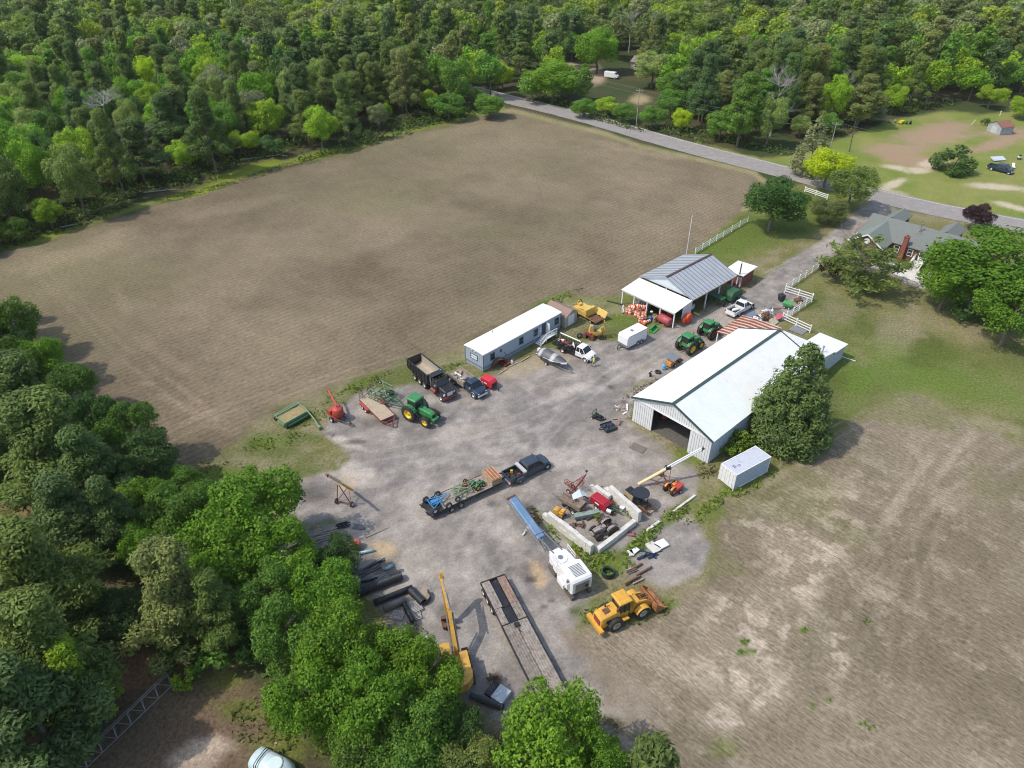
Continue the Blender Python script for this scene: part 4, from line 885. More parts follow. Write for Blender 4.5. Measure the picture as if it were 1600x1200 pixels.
def pickup(name, label, cat, loc, rz, paint, crew=True, dually=False, bed='open', group=None, bedlen=2.0, tail=True):
    """origin under the rear axle, x forward"""
    t = empty(name, loc, rz, label, cat, group)
    w = .98; cl = 2.3 if crew else 1.55; wb = bedlen * .48 + .35 + cl * .62 + 1.35
    xr = -bedlen * .52 - .1; xb = xr + bedlen + .12; xc = xb + cl; xf = xc + 1.25
    b = MB()
    lo, be = .45, 1.18
    ring_body(b, [(xb + .02, sect(w, lo, be)), (xc - .05, sect(w, lo, be)), (xc + .05, sect(w, lo, be - .02)), (xf - .45, sect(w * .98, lo, be - .06)), (xf - .08, sect(w * .9, lo + .05, be - .14)), (xf, sect(w * .86, lo + .08, be - .3))])
    b.build('body', paint, t)
    for s_ in (-1, 1):
        a = MB(); a.lathe([(.42, s_ * .86), (.50, s_ * .9), (.52, s_ * 1.0), (.44, s_ * 1.01)], 18, 'y', c=(wb, 0, .42)); a.build('wheel_arch', paint if paint is not WHITE else BLACK, t)
    if bed == 'open':
        b = MB(); b.box(xr, xb - .02, -w, -w + .09, .62, 1.2); b.box(xr, xb - .02, w - .09, w, .62, 1.2); b.box(xb - .1, xb - .02, -w + .09, w - .09, .62, 1.22)
        for s_ in (-1, 1):
            if dually: b.loft([[(x, s_ * (w - .02), z0), (x, s_ * (w + .26), z0), (x, s_ * (w + .26), z1), (x, s_ * (w - .02), z1 + .08)] for x, z0, z1 in ((-.62, .5, .6), (-.45, .5, .92), (.45, .5, .92), (.62, .5, .6))], smooth=False)
        b.build('bed_side', paint, t)
        MB().box(xr + .02, xb - .1, -w + .09, w - .09, .58, .66).build('bed_floor', BLACK, t)
        if tail: MB().box(xr - .06, xr - .001, -w, w, .6, 1.18).build('tailgate', paint, t)
        for s_ in (-1, 1): MB().box(xr - .08, xr - .062, min(s_ * .84, s_ * .97), max(s_ * .84, s_ * .97), .8, 1.12).build('tail_lamp', TAIL, t)
        MB().box(xr - .22, xr - .07, -w * .95, w * .95, .45, .6).build('rear_bumper', CHROME, t)
    MB().box(xr, xf - .2, -.5, .5, .38, .52).build('chassis', BLACK, t)
    cab(t, xb + .05, xc + .35, w * .93, be - .03, 1.86, paint, crew)
    mirrors(t, xc - .05, w * .9, 1.3); front_end(t, xf, w * .86, .45, be - .1, paint)
    for s_ in (-1, 1):
        wheel(t, wb, s_ * .86, .40, .26)
        wheel(t, 0, s_ * (.98 if dually else .86), .40, .26 if not dually else .24)
        if dually: wheel(t, 0, s_ * .70, .40, .22)
    return t
def tractor(label, loc, rz, s=1.0, paint=None, cabbed=True, group=None, rimm=None, dull=False, name='farm_tractor'):
    """origin on the ground midway between the rear wheels, x forward"""
    paint = paint or GREEN; rimm = rimm or YELLOW
    t = empty(name, loc, rz, label, 'tractor', group)
    b = MB(); ring_body(b, [(.75 * s, sect(.33 * s, 1.0 * s, 1.66 * s, r=.08)), (1.2 * s, sect(.36 * s, .95 * s, 1.68 * s, r=.1)), (2.45 * s, sect(.34 * s, .95 * s, 1.55 * s, r=.1)), (2.7 * s, sect(.30 * s, .98 * s, 1.42 * s, r=.1))]); b.build('hood', paint, t)
    MB().box(2.70 * s, 2.74 * s, -.24 * s, .24 * s, 1.02 * s, 1.36 * s).build('grille', BLACK, t)
    e = MB().box(-.35 * s, 2.5 * s, -.2 * s, .2 * s, .55 * s, 1.0 * s); e.cyl((2.15 * s, -.62 * s, .62 * s), (2.15 * s, .62 * s, .62 * s), .09 * s); e.cyl((0, -.85 * s, .92 * s), (0, .85 * s, .92 * s), .15 * s); e.box(.9 * s, 1.8 * s, -.3 * s, .3 * s, .7 * s, 1.0 * s); e.build('engine_block', DGREEN if paint is GREEN else RUST, t)
    MB().box(2.72 * s, 3.05 * s, -.45 * s, .45 * s, .75 * s, 1.0 * s).build('front_weight', paint, t)
    q = MB().cyl((1.6 * s, .22 * s, 1.6 * s), (1.6 * s, .22 * s, 2.35 * s), .055 * s); q.build('exhaust', BLACK, t)
    for sd in (-1, 1):
        f = MB(); y0, y1 = sorted((sd * .62 * s, sd * 1.02 * s))
        pts = [(.95 * math.cos(R(a)) * s, (.93 + .98 * math.sin(R(a))) * s) for a in range(25, 146, 15)]; inn = [(x * .94, z - .05 * s) for x, z in pts[::-1]]
        f.prism(pts + inn, y0, y1); f.build('fender', paint, t)
    if cabbed:
        MB().box(-.45 * s, .72 * s, -.5 * s, .5 * s, 1.0 * s, 1.5 * s).build('cab_base', paint, t)
        MB().add([(-.42 * s, -.6 * s, 1.5 * s), (.72 * s, -.6 * s, 1.5 * s), (.72 * s, .6 * s, 1.5 * s), (-.42 * s, .6 * s, 1.5 * s), (-.36 * s, -.58 * s, 2.45 * s), (.62 * s, -.58 * s, 2.45 * s), (.62 * s, .58 * s, 2.45 * s), (-.36 * s, .58 * s, 2.45 * s)], [(3, 2, 1, 0), (4, 5, 6, 7), (0, 1, 5, 4), (1, 2, 6, 5), (2, 3, 7, 6), (3, 0, 4, 7)]).build('windows', GLASS, t)
        q = MB()
        for x, x2 in ((-.42, -.36), (.72, .62)):
            for y in (-.61, .61): q.bar((x * s, y * s, 1.5 * s), (x2 * s, y * .97 * s, 2.46 * s), .07 * s)
        q.build('cab_frame', BLACK, t)
        q = MB(); q.loft([[(-.55 * s + i_, -(.72 - i_) * s, z), ( .8 * s - i_, -(.72 - i_) * s, z), (.8 * s - i_, (.72 - i_) * s, z), (-.55 * s + i_, (.72 - i_) * s, z)] for z, i_ in ((2.46 * s, .03), (2.52 * s, 0), (2.62 * s, .02), (2.68 * s, .14))], smooth=False); q.build('cab_roof', paint, t)
    else:
        MB().box(-.25 * s, .2 * s, -.24 * s, .24 * s, 1.25 * s, 1.36 * s).box(-.32 * s, -.22 * s, -.24 * s, .24 * s, 1.3 * s, 1.6 * s).build('seat', BLACK, t)
        q = MB().bar((.75 * s, 0, 1.45 * s), (.45 * s, 0, 1.75 * s), .04 * s); q.lathe([(.2 * s, -.02), (.23 * s, 0), (.2 * s, .02)], 14, 'z', c=(.45 * s, 0, 1.76 * s)); q.build('steering_wheel', BLACK, t)
    for sd in (-1, 1):
        wheel(t, 0, sd * .98 * s, .93 * s, .52 * s, rimm, lug=True); wheel(t, 2.15 * s, sd * .84 * s, .62 * s, .36 * s, rimm, lug=True)
    q = MB()
    for sd in (-1, 1): q.bar((-.3 * s, sd * .3 * s, .6 * s), (-1.1 * s, sd * .42 * s, .5 * s), .08 * s)
    q.bar((-.3 * s, 0, .95 * s), (-1.0 * s, 0, .85 * s), .06 * s); q.build('three_point_hitch', BLACK, t)
    return t
def side_off(A, yaw, d): return Vector((A.x - math.sin(yaw) * d, A.y + math.cos(yaw) * d, 0))

# front tractor with yellow wheels and its cultivator
A, B, yw = at2((641, 656), (668, 669)); s_ = 1.24
tr = tractor('green cabbed tractor with yellow wheels parked in the front row beside the red flatbed trailer', side_off(A, yw, 1.1), yw, s_)
_p = side_off(A, yw, 1.1); _p = Vector((_p.x - .5 * math.cos(yw), _p.y - .5 * math.sin(yw), 0)); cu = empty('field_cultivator', (_p.x - math.cos(yw) * 4.0, _p.y - math.sin(yw) * 4.0, 0), yw, 'folded dark green field cultivator hitched behind the green front tractor', 'cultivator')
w = MB()
for x in (-2.8, -1.9, -1.0, -.1): w.bar((x, -1.5, .75), (x, 1.5, .75), .11)
for y in (-1.4, -.5, .5, 1.4): w.bar((-2.8, y, .78), (-.1, y, .78), .1)
w.bar((-.1, -.9, .8), (2.7, 0, .55), .12); w.bar((-.1, .9, .8), (2.7, 0, .55), .12); w.bar((-2.6, 0, 1.0), (1.4, 0, 1.0), .1)
w.build('frame', DGREEN, cu)
w = MB()
for sd in (-1, 1):
    for x in (-2.6, -1.6, -.6): w.bar((x, sd * 1.5, .8), (x - .1, sd * 1.15, 2.2), .09)
    w.bar((-2.8, sd * 1.3, 1.5), (-.4, sd * 1.3, 1.5), .09); w.bar((-2.8, sd * 1.17, 2.15), (-.6, sd * 1.17, 2.15), .09); w.bar((-2.6, sd * 1.2, 2.1), (-.5, -sd * .2, 1.1), .08)
w.build('folded_wing', LGREEN, cu)
w = MB()
for i in range(26):
    x = random.choice((-2.8, -1.9, -1.0, -.1)); y = random.uniform(-1.4, 1.4)
    w.tube([(x, y, .72), (x - .25, y, .6), (x - .3, y, .3), (x - .12, y, .04)], .025, 5)
for i in range(20):
    sd = random.choice((-1, 1)); x = random.uniform(-2.8, -.4); z = random.choice((1.5, 2.15)); w.tube([(x, sd * 1.3, z), (x, sd * 1.6, z + .1), (x - .1, sd * 1.8, z - .2)], .022, 5)
w.build('tine_gang', DGREEN, cu)
for x, y in ((-1.5, -1.75), (-1.5, 1.75), (-1.6, -1.2), (-1.6, 1.2)): wheel(cu, x, y, .38, .22, CHROME)
for y in (-1.1, 1.1): wheel(cu, -2.9, y, .28, .18, CHROME, z=1.9)
w = MB()
for i in range(5): w.bar((-3.2, -1.5 + .75 * i, .75), (-4.0, -1.4 + .7 * i, .6), .05)
w.bar((-3.9, -1.5, .55), (-3.9, 1.5, .55), .05); w.bar((-3.0, 0, 1.0), (-4.3, .2, 1.6), .09); w.build('drag_harrow', DGREEN, cu)

# dump truck
A, B, yw = at2((648.8, 594), (688.6, 627.3)); t = empty('dump_truck', side_off(A, yw, 1.15), yw, 'black tri-axle dump truck with empty tan lined bed and maroon bumper', 'dump truck')
MB().box(-1.6, 7.2, -.45, .45, .75, 1.05).build('chassis', BLACK, t)
w = MB()
X0, X1 = -1.7, 3.7; zl, zh = 1.35, 2.75
w.box(X0, X1, -1.25, -1.16, zl, zh); w.box(X0, X1, 1.16, 1.25, zl, zh); w.box(X1 - .09, X1, -1.16, 1.16, zl, zh + .25); w.box(X0, X1, -1.2, 1.2, zl - .12, zl)
for i in range(8):
    x = X0 + .1 + i * .74
    for y in (-1.31, 1.253): w.box(x, x + .09, y, y + .06, zl, zh - .05)
w.box(X0, X1, -1.32, -1.14, zh, zh + .1); w.box(X0, X1, 1.14, 1.32, zh, zh + .1); w.box(X0 - .1, X0 - .002, -1.25, 1.25, zl, zh); w.box(X0 - .1, X0, -1.3, 1.3, zh, zh + .1)
w.build('dump_bed', BLACK, t)
l = MB()   # curved tan lining
pr_ = [(-1.15, 2.72), (-1.15, 2.1), (-1.0, 1.6), (-.6, 1.38), (.6, 1.38), (1.0, 1.6), (1.15, 2.1), (1.15, 2.72)]
l.add([(x, y, z) for x in (X0 + .01, X1 - .1) for y, z in pr_], [(i, i + 1, 9 + i, 8 + i) for i in range(7)]); l.build('bed_lining', mat('tan_dusty_steel', (.37, .32, .25), .8, var=.15), t)
w = MB(); slope(w, (X1, -1.2, zh + .28), (X1, 1.2, zh + .28), (X1 + 1.1, 1.2, zh + .42), (X1 + 1.1, -1.2, zh + .42), .08); w.build('cab_protector', BLACK, t)
w = MB(); ring_body(w, [(3.95, sect(1.0, 1.0, 1.9)), (5.5, sect(1.0, 1.0, 1.85)), (5.6, sect(.8, 1.0, 1.8)), (7.1, sect(.68, 1.0, 1.6)), (7.3, sect(.62, 1.0, 1.45))]); w.build('body', BLACK, t)
cab(t, 4.0, 5.75, .95, 1.85, 2.6, BLACK, slope_f=.35, hw=.93)
for y in (-.55, 0, .55): MB().box(4.7, 4.85, y - .07, y + .07, 2.66, 2.74).build('roof_marker', ORANGE, t)
w = MB()
for sd in (-1, 1):
    f = MB(); pts = [(6.6 + .66 * math.cos(R(a)), .55 + .66 * math.sin(R(a))) for a in range(10, 171, 20)]; f.prism(pts + [(6.6 + (x - 6.6) * .9, .55 + (z - .55) * .9) for x, z in pts[::-1]], *sorted((sd * .68, sd * 1.15))); f.build('fender', CHAR, t)
    MB().cyl((4.2, sd * 1.0, .75), (5.3, sd * 1.0, .75), .33, n=14).build('fuel_tank', MAROON if sd < 0 else CHROME, t)
    MB().cyl((3.85, sd * .9, 1.1), (3.85, sd * .9, 3.1), .08).build('exhaust_stack', CHROME, t)
MB().box(7.25, 7.42, -1.15, 1.15, .5, .85).build('bumper', MAROON, t); MB().box(7.3, 7.34, -.45, .45, .95, 1.5).build('grille', CHROME, t)
for sd in (-1, 1): MB().box(7.0, 7.15, sd * .8 - .12, sd * .8 + .12, 1.0, 1.25).build('headlight', LAMP, t)
mirrors(t, 5.5, 1.0, 2.1, CHROME)
for x in (-.0, 1.3, 2.55):
    for sd in (-1, 1): wheel(t, x, sd * 1.05, .52, .42, RIMG)
for sd in (-1, 1): wheel(t, 6.6, sd * 1.0, .52, .32, CHROME)
for sd in (-1, 1): MB().box(-.6, 3.2, *sorted((sd * 1.02, sd * 1.28)), 1.15, 1.2).build('mudguard', BLACK, t)

# dark blue flatbed truck and white stake truck
def worktruck(name, label, A, B, yw, paint, kind, wb):
    t = empty(name, side_off(A, yw, .95), yw, label, 'truck')
    w = .98; MB().box(-1.3, wb + .6, -.45, .45, .5, .75).build('chassis', BLACK, t)
    xb = wb - 1.75 - .1
    b = MB(); ring_body(b, [(xb, sect(w, .55, 1.3)), (wb - .45, sect(w, .55, 1.3)), (wb + .1, sect(w * .96, .55, 1.26)), (wb + .7, sect(w * .86, .6, 1.12)), (wb + .85, sect(w * .8, .62, 1.0))]); b.build('body', paint, t)
    cab(t, xb + .03, wb - .1, w * .93, 1.27, 2.0, paint, slope_f=.6); mirrors(t, wb - .55, w * .9, 1.45, CHROME if paint is NAVY else BLACK); front_end(t, wb + .85, w * .84, .5, 1.15, paint)
    for sd in (-1, 1):
        a = MB(); a.lathe([(.44, sd * .88), (.52, sd * .93), (.54, sd * 1.06), (.46, sd * 1.07)], 18, 'y', c=(wb, 0, .46)); a.build('wheel_arch', STEEL if paint is NAVY else PURE, t)
        wheel(t, wb, sd * .9, .43, .28, CHROME); wheel(t, 0, sd * .98, .43, .26, CHROME); wheel(t, 0, sd * .68, .43, .24, CHROME)
    return t, xb
A, B, yw = at2((710, 601), (739.6, 622)); t, xb = worktruck('flatbed_truck', 'dark blue flatbed truck with grey plank sides carrying scrap', A, B, yw, NAVY, 'plank', 4.35)
MB().box(-1.5, xb - .12, -1.12, 1.12, .85, .98).build('flatbed', WOOD, t)
w = MB(); w.box(-1.5, xb - .12, -1.17, -1.09, .98, 1.62); w.box(-1.5, xb - .12, 1.09, 1.17, .98, 1.62); w.build('side_board', WOOD, t)
MB().box(xb - .12, xb - .05, -1.1, 1.1, .9, 1.75).build('headboard', STEEL, t); MB().box(-1.3, 1.2, -1.15, -.9, .55, .84).box(-1.3, 1.2, .9, 1.15, .55, .84).build('tool_locker', NAVY, t)
for i in range(9):
    o = empty('scrap_piece', t.matrix_basis @ Vector((random.uniform(-1.1, xb - .7), random.uniform(-.7, .7), 1.0)), random.uniform(0, 3), 'piece of pale scrap lumber heaped on the dark blue flatbed truck', 'scrap', 'scrap on the dark blue flatbed')
    MB().cbox((0, 0, .12 + .06 * i % .3), (random.uniform(.5, 1.3), random.uniform(.12, .35), random.uniform(.1, .25)), (random.uniform(-.3, .3), random.uniform(-.3, .3), 0)).build('plank', random.choice((PLY, WOOD, PURE, STEEL)), o)
A, B, yw = at2((879, 551), (913.7, 566)); t, xb = worktruck('stake_truck', 'white stake-sided truck with black rack loaded with scrap near the boat', A, B, yw, WHITE, 'stake', 4.15)
MB().box(-1.9, xb - .12, -1.12, 1.12, .85, .98).build('flatbed', BLACK, t)
for sd in (-1, 1):
    w = MB(); y = sd * 1.1
    for i in range(9): x = -1.85 + i * (xb + 1.7) / 8; w.box(x, x + .06, y - .03, y + .03, .98, 1.85)
    for z in (1.12, 1.4, 1.75): w.box(-1.87, xb - .13, y - sd * .06 - .02, y - sd * .06 + .02, z, z + .09)
    w.build('stake_side', BLACK, t)
MB().box(xb - .12, xb - .06, -1.1, 1.1, .95, 1.9).build('headboard', BLACK, t)
w = MB(); w.cyl((-1.9, 1.0, 1.9), (xb - .3, .9, 1.9), .09); w.build('pipe_rack', PURE, t)
for i in range(12):
    o = empty('scrap_piece', t.matrix_basis @ Vector((random.uniform(-1.5, xb - .7), random.uniform(-.7, .7), 1.0)), random.uniform(0, 3), 'bent piece of scrap loaded between the racks of the white stake truck', 'scrap', 'scrap on the white stake truck')
    MB().cbox((0, 0, .3), (random.uniform(.4, 1.2), random.uniform(.1, .3), random.uniform(.08, .3)), (random.uniform(-.7, .7), random.uniform(-.7, .7), 0)).cbox((.2, .1, .2), (.3, .3, .3), (.3, .3, 0)).build('scrap', random.choice((PURE, RUST, STEEL, RED, WHITE, RUST)), o)

# generators
def genset(label, A, yw, col, L_=2.0, W_=1.15, H_=1.25):
    t = empty('towable_generator', A, yw, label, 'generator')
    w = MB(); ring_body(w, [(-L_ / 2, sect(W_ / 2 * .97, .45, H_ * .98, r=.05)), (-L_ / 2 + .08, sect(W_ / 2, .42, H_, r=.06)), (L_ / 2 - .35, sect(W_ / 2, .42, H_ * 1.02, r=.06)), (L_ / 2, sect(W_ / 2 * .97, .45, H_ * .8, r=.05))]); w.build('hood', col, t)
    MB().box(L_ / 2, L_ / 2 + .03, -W_ * .36, W_ * .36, .5, H_ * .75).build('grille', BLACK, t); MB().box(-.4, .2, -W_ / 2 - .01, -W_ / 2 - .002, .75, .95).build('badge', PURE, t)
    w = MB().bar((L_ / 2, -.3, .45), (L_ / 2 + .9, 0, .42), .07).bar((L_ / 2, .3, .45), (L_ / 2 + .9, 0, .42), .07).bar((L_ / 2 + .8, 0, .42), (L_ / 2 + .8, 0, 0), .06); w.build('drawbar', BLACK, t)
    for sd in (-1, 1): wheel(t, -.1, sd * (W_ / 2 + .08), .33, .2, CHROME)
    return t
A, B, yw = at2((752, 602), (775, 606)); genset('bright red towable generator parked beside the blue office corner', side_off(A, R(-42), .5) + Vector((.8, -.6, 0)), R(-42), mat('bright_red_paint', (.58, .03, .05), .4, var=.06), 2.1, 1.3, 1.45)
A = G(938, 792); genset('deep red towable generator standing inside the concrete block bay', A, R(-48), mat('deep_red_paint', (.36, .015, .03), .4, var=.08), 2.3, 1.15, 1.3)

# pickups
A, B, yw = at2((813, 755), (859.4, 732)); pk = pickup('crew_cab_pickup', 'dark blue-grey crew cab dually pickup hitched to the loaded deck trailer', 'pickup', side_off(A, yw, 1.05), yw, GREYB, True, True, bedlen=2.3)
w = MB(); w.box(.62, 1.05, -1.0, 1.0, 1.2, 1.42); w.build('toolbox', CHROME, pk)
for i, (x, y, c_, lb) in enumerate([(-.2, .5, YELLOW, 'yellow jug'), (.2, -.5, RED, 'red fuel can')]):
    o = empty('fuel_can', pk.matrix_basis @ Vector((x, y, .67)), .4 * i, lb + ' in the open bed of the dark pickup', 'can'); MB().box(-.16, .16, -.1, .1, 0, .4).cyl((.08, 0, .4), (.14, 0, .5), .03).build('can_body', c_, o)
o = empty('spare_tyre', pk.matrix_basis @ Vector((-1.0, .35, .67)), 0, 'spare tyre lying in the bed of the dark pickup', 'tyre'); MB().lathe([(.2, 0), (.36, 0), (.38, .1), (.36, .22), (.2, .22), (.2, 0)], 20).build('tyre', TYRE, o)
o = empty('black_hose_pile', pk.matrix_basis @ Vector((-.6, -.35, .67)), 0, 'tangle of black hoses in the bed of the dark pickup', 'hoses')
w = MB()
for i in range(6): w.tube([(.35 * math.cos(a + i), .25 * math.sin(a + i * .7), .1 + .07 * i) for a in np.linspace(0, 5, 9)], .04, 6)
w.build('hose', BLACK, o)
A, B, yw = at2((1150, 497.5), (1179.7, 480)); pw = pickup('white_pickup', 'white pickup truck with open black bed parked on the driveway', 'pickup', side_off(A, yw, .95) + Vector((.9 * math.cos(yw), .9 * math.sin(yw), 0)), yw, WHITE, False, False, bedlen=2.4)
o = empty('tarp_bundle', pw.matrix_basis @ Vector((.2, .1, .67)), .4, 'white bundled tarp lying in the bed of the white pickup', 'tarp'); MB().loft([[(x, y, z) for y, z in ((-.3 * s, 0), (-.25 * s, .3 * s), (.1 * s, .42 * s), (.35 * s, .2 * s), (.3 * s, 0))] for x, s in ((-.6, .5), (-.2, 1.1), (.2, .8), (.6, 1.0), (.8, .4))]).build('tarp', PURE, o)
A, B, yw = at2((1548, 266), (1572, 272)); pickup('dark_pickup', 'dark blue pickup parked on the grass across the road below the small shed', 'pickup', side_off(A, yw, .9), yw, NAVY, True, False, bedlen=1.8)
o = empty('sheet_on_trestles', G(1560, 247, .6), R(10), 'pale blue sheet panel lying beside the dark pickup across the road', 'panel'); w = MB(); slope(w, (-1.8, -.8, .3), (1.8, -.8, .3), (1.8, .8, .8), (-1.8, .8, .8), .06); w.bar((-1.5, 0, 0), (-1.5, 0, .5), .06).bar((1.5, 0, 0), (1.5, 0, .5), .06); w.build('sheet', SIDE, o); o.location.z = 0

# cargo trailer
A = (G(965.3, 535.8, .4) + G(980.7, 543.8, .4)) / 2; yw = R(40)
t = empty('cargo_trailer', (A.x, A.y, 0), yw, 'white enclosed cargo trailer standing on the gravel opposite the barn', 'trailer')   # x points to the rear door
w = MB(); L_ = 4.3; ring_body(w, [(-.15, sect(.98, .45, 2.05, r=.1)), (.12, sect(1.02, .42, 2.35, r=.08)), (L_, sect(1.02, .42, 2.42, r=.08))]); w.build('body', PURE, t)
MB().box(-.18, -.06, -1.03, 1.03, .42, .85).build('stone_guard', STEEL, t)
w = MB().box(.1, L_, -1.045, -1.022, 2.28, 2.36).box(L_, L_ + .02, -1, 1, .45, 2.4); w.build('trim_rail', mat('grey_rail', (.22, .23, .25), .5), t)
MB().box(1.6, 2.0, -.2, .2, 2.42, 2.5).build('roof_vent', STEEL, t)
w = MB(); w.lathe([(.38, -1.03), (.44, -1.03), (.44, -1.12), (.38, -1.12)], 16, 'y', c=(2.35, 0, .42)); w.lathe([(.38, -1.03), (.44, -1.03), (.44, -1.12), (.38, -1.12)], 16, 'y', c=(3.1, 0, .42)); w.build('mudguard', STEEL, t)
for x in (2.35, 3.1):
    for sd in (-1, 1): wheel(t, x, sd * 1.0, .34, .2, CHROME)
w = MB().bar((-.1, -.6, .45), (-1.3, 0, .42), .09).bar((-.1, .6, .45), (-1.3, 0, .42), .09).bar((-1.1, .0, .8), (-1.1, 0, 0), .06); w.build('drawbar', BLACK, t)

# covered boat on its trailer
A, B, yw = at2((842, 557), (886, 580)); c_ = (A + B) / 2
t = empty('covered_boat', (c_.x, c_.y, 0), yw, 'small boat under a grey and white tarp on its trailer between office and stake truck', 'boat')
w = MB()
def hs_(x, w_, zk_, zt_): return (x, [(-w_, zt_), (-w_ * .9, (zt_ + zk_) / 2), (0, zk_), (w_ * .9, (zt_ + zk_) / 2), (w_, zt_)])
ring_body(w, [hs_(-2.6, .95, .55, 1.15), hs_(-1, 1.05, .5, 1.2), hs_(.8, .95, .55, 1.25), hs_(2.0, .55, .75, 1.35), hs_(2.7, .08, 1.1, 1.45)], smooth=True); w.build('hull', PURE, t)
w = MB(); pr_ = [(-2.7, .9, 1.0, 1.25), (-2.3, 1.0, 1.05, 1.75), (-1.6, 1.1, 1.05, 1.95), (-.2, 1.05, 1.05, 2.0), (.9, .95, 1.1, 1.75), (1.9, .6, 1.2, 1.5), (2.6, .12, 1.4, 1.52)]
ring_body(w, [(x, [(-a, b - .12), (-a * .95, b + .15), (-a * .35, c - .05), (0, c), (a * .35, c - .05), (a * .95, b + .15), (a, b - .12)]) for x, a, b, c in pr_], smooth=True)
def tarp_mat():
    m = bpy.data.materials.new('grey_white_tarp'); m.use_nodes = True; nt = m.node_tree; N = nt.nodes; L = nt.links; b = N['Principled BSDF']; b.inputs['Roughness'].default_value = .5
    tc = N.new('ShaderNodeTexCoord'); wv = N.new('ShaderNodeTexWave'); wv.bands_direction = 'X'; wv.inputs['Scale'].default_value = .13; wv.inputs['Distortion'].default_value = 2.5; wv.inputs['Phase Offset'].default_value = 2.2; L.new(tc.outputs['Object'], wv.inputs[0])
    r = N.new('ShaderNodeValToRGB'); r.color_ramp.elements[0].position = .7; r.color_ramp.elements[0].color = (.085, .09, .105, 1); r.color_ramp.elements[1].position = .95; r.color_ramp.elements[1].color = (.42, .42, .42, 1); L.new(wv.outputs['Fac'], r.inputs[0]); L.new(r.outputs[0], b.inputs['Base Color']); return m
w.build('tarp', tarp_mat(), t)
w = MB().bar((-2.4, -.6, .42), (2.2, -.5, .42), .08).bar((-2.4, .6, .42), (2.2, .5, .42), .08).bar((2.2, -.5, .42), (3.9, 0, .42), .07).bar((2.2, .5, .42), (3.9, 0, .42), .07).bar((3.7, 0, .9), (3.7, 0, 0), .05).bar((2.6, 0, .45), (2.6, 0, 1.3), .06); w.build('trailer_frame', STEEL, t)
for sd in (-1, 1): wheel(t, -.5, sd * .95, .3, .18, CHROME)
MB().box(-3.0, -2.62, -.2, .2, .7, 1.5).build('outboard_motor', PURE, t)

# red flatbed trailer with upright ramps
A = G(561.5, 624, .75); B = G(592.5, 655, .75); C_ = G(579, 616.5, .75); yw = math.atan2(B.y - A.y, B.x - A.x)
t = empty('flatbed_trailer', (A.x, A.y, 0), yw, 'dark red flatbed trailer with pale plank deck and upright rusty ramps', 'trailer')
L_, W_ = 6.0, 2.05
w = MB()
for i in range(8): y = .03 + i * W_ / 8; w.box(0, L_, y, y + W_ / 8 - .02, .72 + .004 * (i % 2), .79 + .004 * (i % 2))
w.build('deck', mat('sandy_deck', (.42, .34, .24), .85, var=.12, scale=3, dirt=.3, dirtcol=(.25, .2, .15)), t)
w = MB().bar((0, -.05, .7), (L_, -.05, .7), .12, .16).bar((0, W_ + .05, .7), (L_, W_ + .05, .7), .12, .16).bar((0, 0, .66), (0, W_, .66), .1, .14).bar((L_, 0, .66), (L_, W_, .66), .1, .14).bar((L_, 0, .62), (L_ + 1.6, W_ / 2, .5), .12).bar((L_, W_, .62), (L_ + 1.6, W_ / 2, .5), .12).bar((L_ + .5, .4, .6), (L_ + .5, W_ - .4, .6), .1).bar((L_ + 1.4, W_ / 2, .9), (L_ + 1.4, W_ / 2, 0), .08); w.build('frame', MAROON, t)
for sd, y in ((-1, -.28), (1, W_ + .28)):
    f = MB().box(.9, 2.9, y - .15, y + .15, .78, .84).box(.8, .9, y - .15, y + .15, .5, .84).box(2.9, 3.0, y - .15, y + .15, .5, .84); f.build('fender', RED, t)
    for x in (1.4, 2.3): wheel(t, x, y if sd > 0 else y, .36, .22, CHROME)
for y in (.1, 1.45):
    f = MB().bar((-.02, y, .7), (-.12, y, 2.1), .05).bar((-.02, y + .5, .7), (-.12, y + .5, 2.1), .05)
    for i in range(6): f.bar((-.03 - .018 * i, y, .85 + .24 * i), (-.03 - .018 * i, y + .5, .85 + .24 * i), .04)
    f.build('ramp', RUST, t)
# red grinder mixer
A = G(529, 655); t = empty('grinder_mixer', (A.x, A.y, 0), R(-38), 'bright red feed grinder with round tank and long auger', 'farm implement'); t.scale = (1.25, 1.25, 1.2)
MB().lathe([(.02, .45), (.45, .55), (.62, .8), (.62, 1.6), (.5, 1.72), (.02, 1.78)], 20, c=(.1, 0, 0)).build('tank', RED, t)
w = MB().box(-1.1, -.6, -.5, .6, .6, 1.1).box(-.9, .5, -.5, .5, .4, .5); w.build('hopper', RED, t)
w = MB().cyl((-.3, .3, 1.6), (-2.6, 1.2, 2.1), .13, n=12); w.cyl((-2.6, 1.2, 2.1), (-2.7, 1.2, 1.9), .16); w.build('auger_tube', RED, t)
w = MB().cyl((.5, -.4, .4), (2.2, -.1, .42), .06).bar((.4, .4, .42), (2.2, 0, .42), .09).bar((1.9, 0, .45), (1.9, 0, 0), .07); w.build('drawbar', BLACK, t)
for y in (-.75, .75): wheel(t, -.2, y, .34, .22, CHROME)
MB().cyl((.1, 0, 1.78), (.1, 0, 2.05), .07).bar((.3, .2, 1.7), (.3, .2, 2.2), .05).build('spout', RED, t)
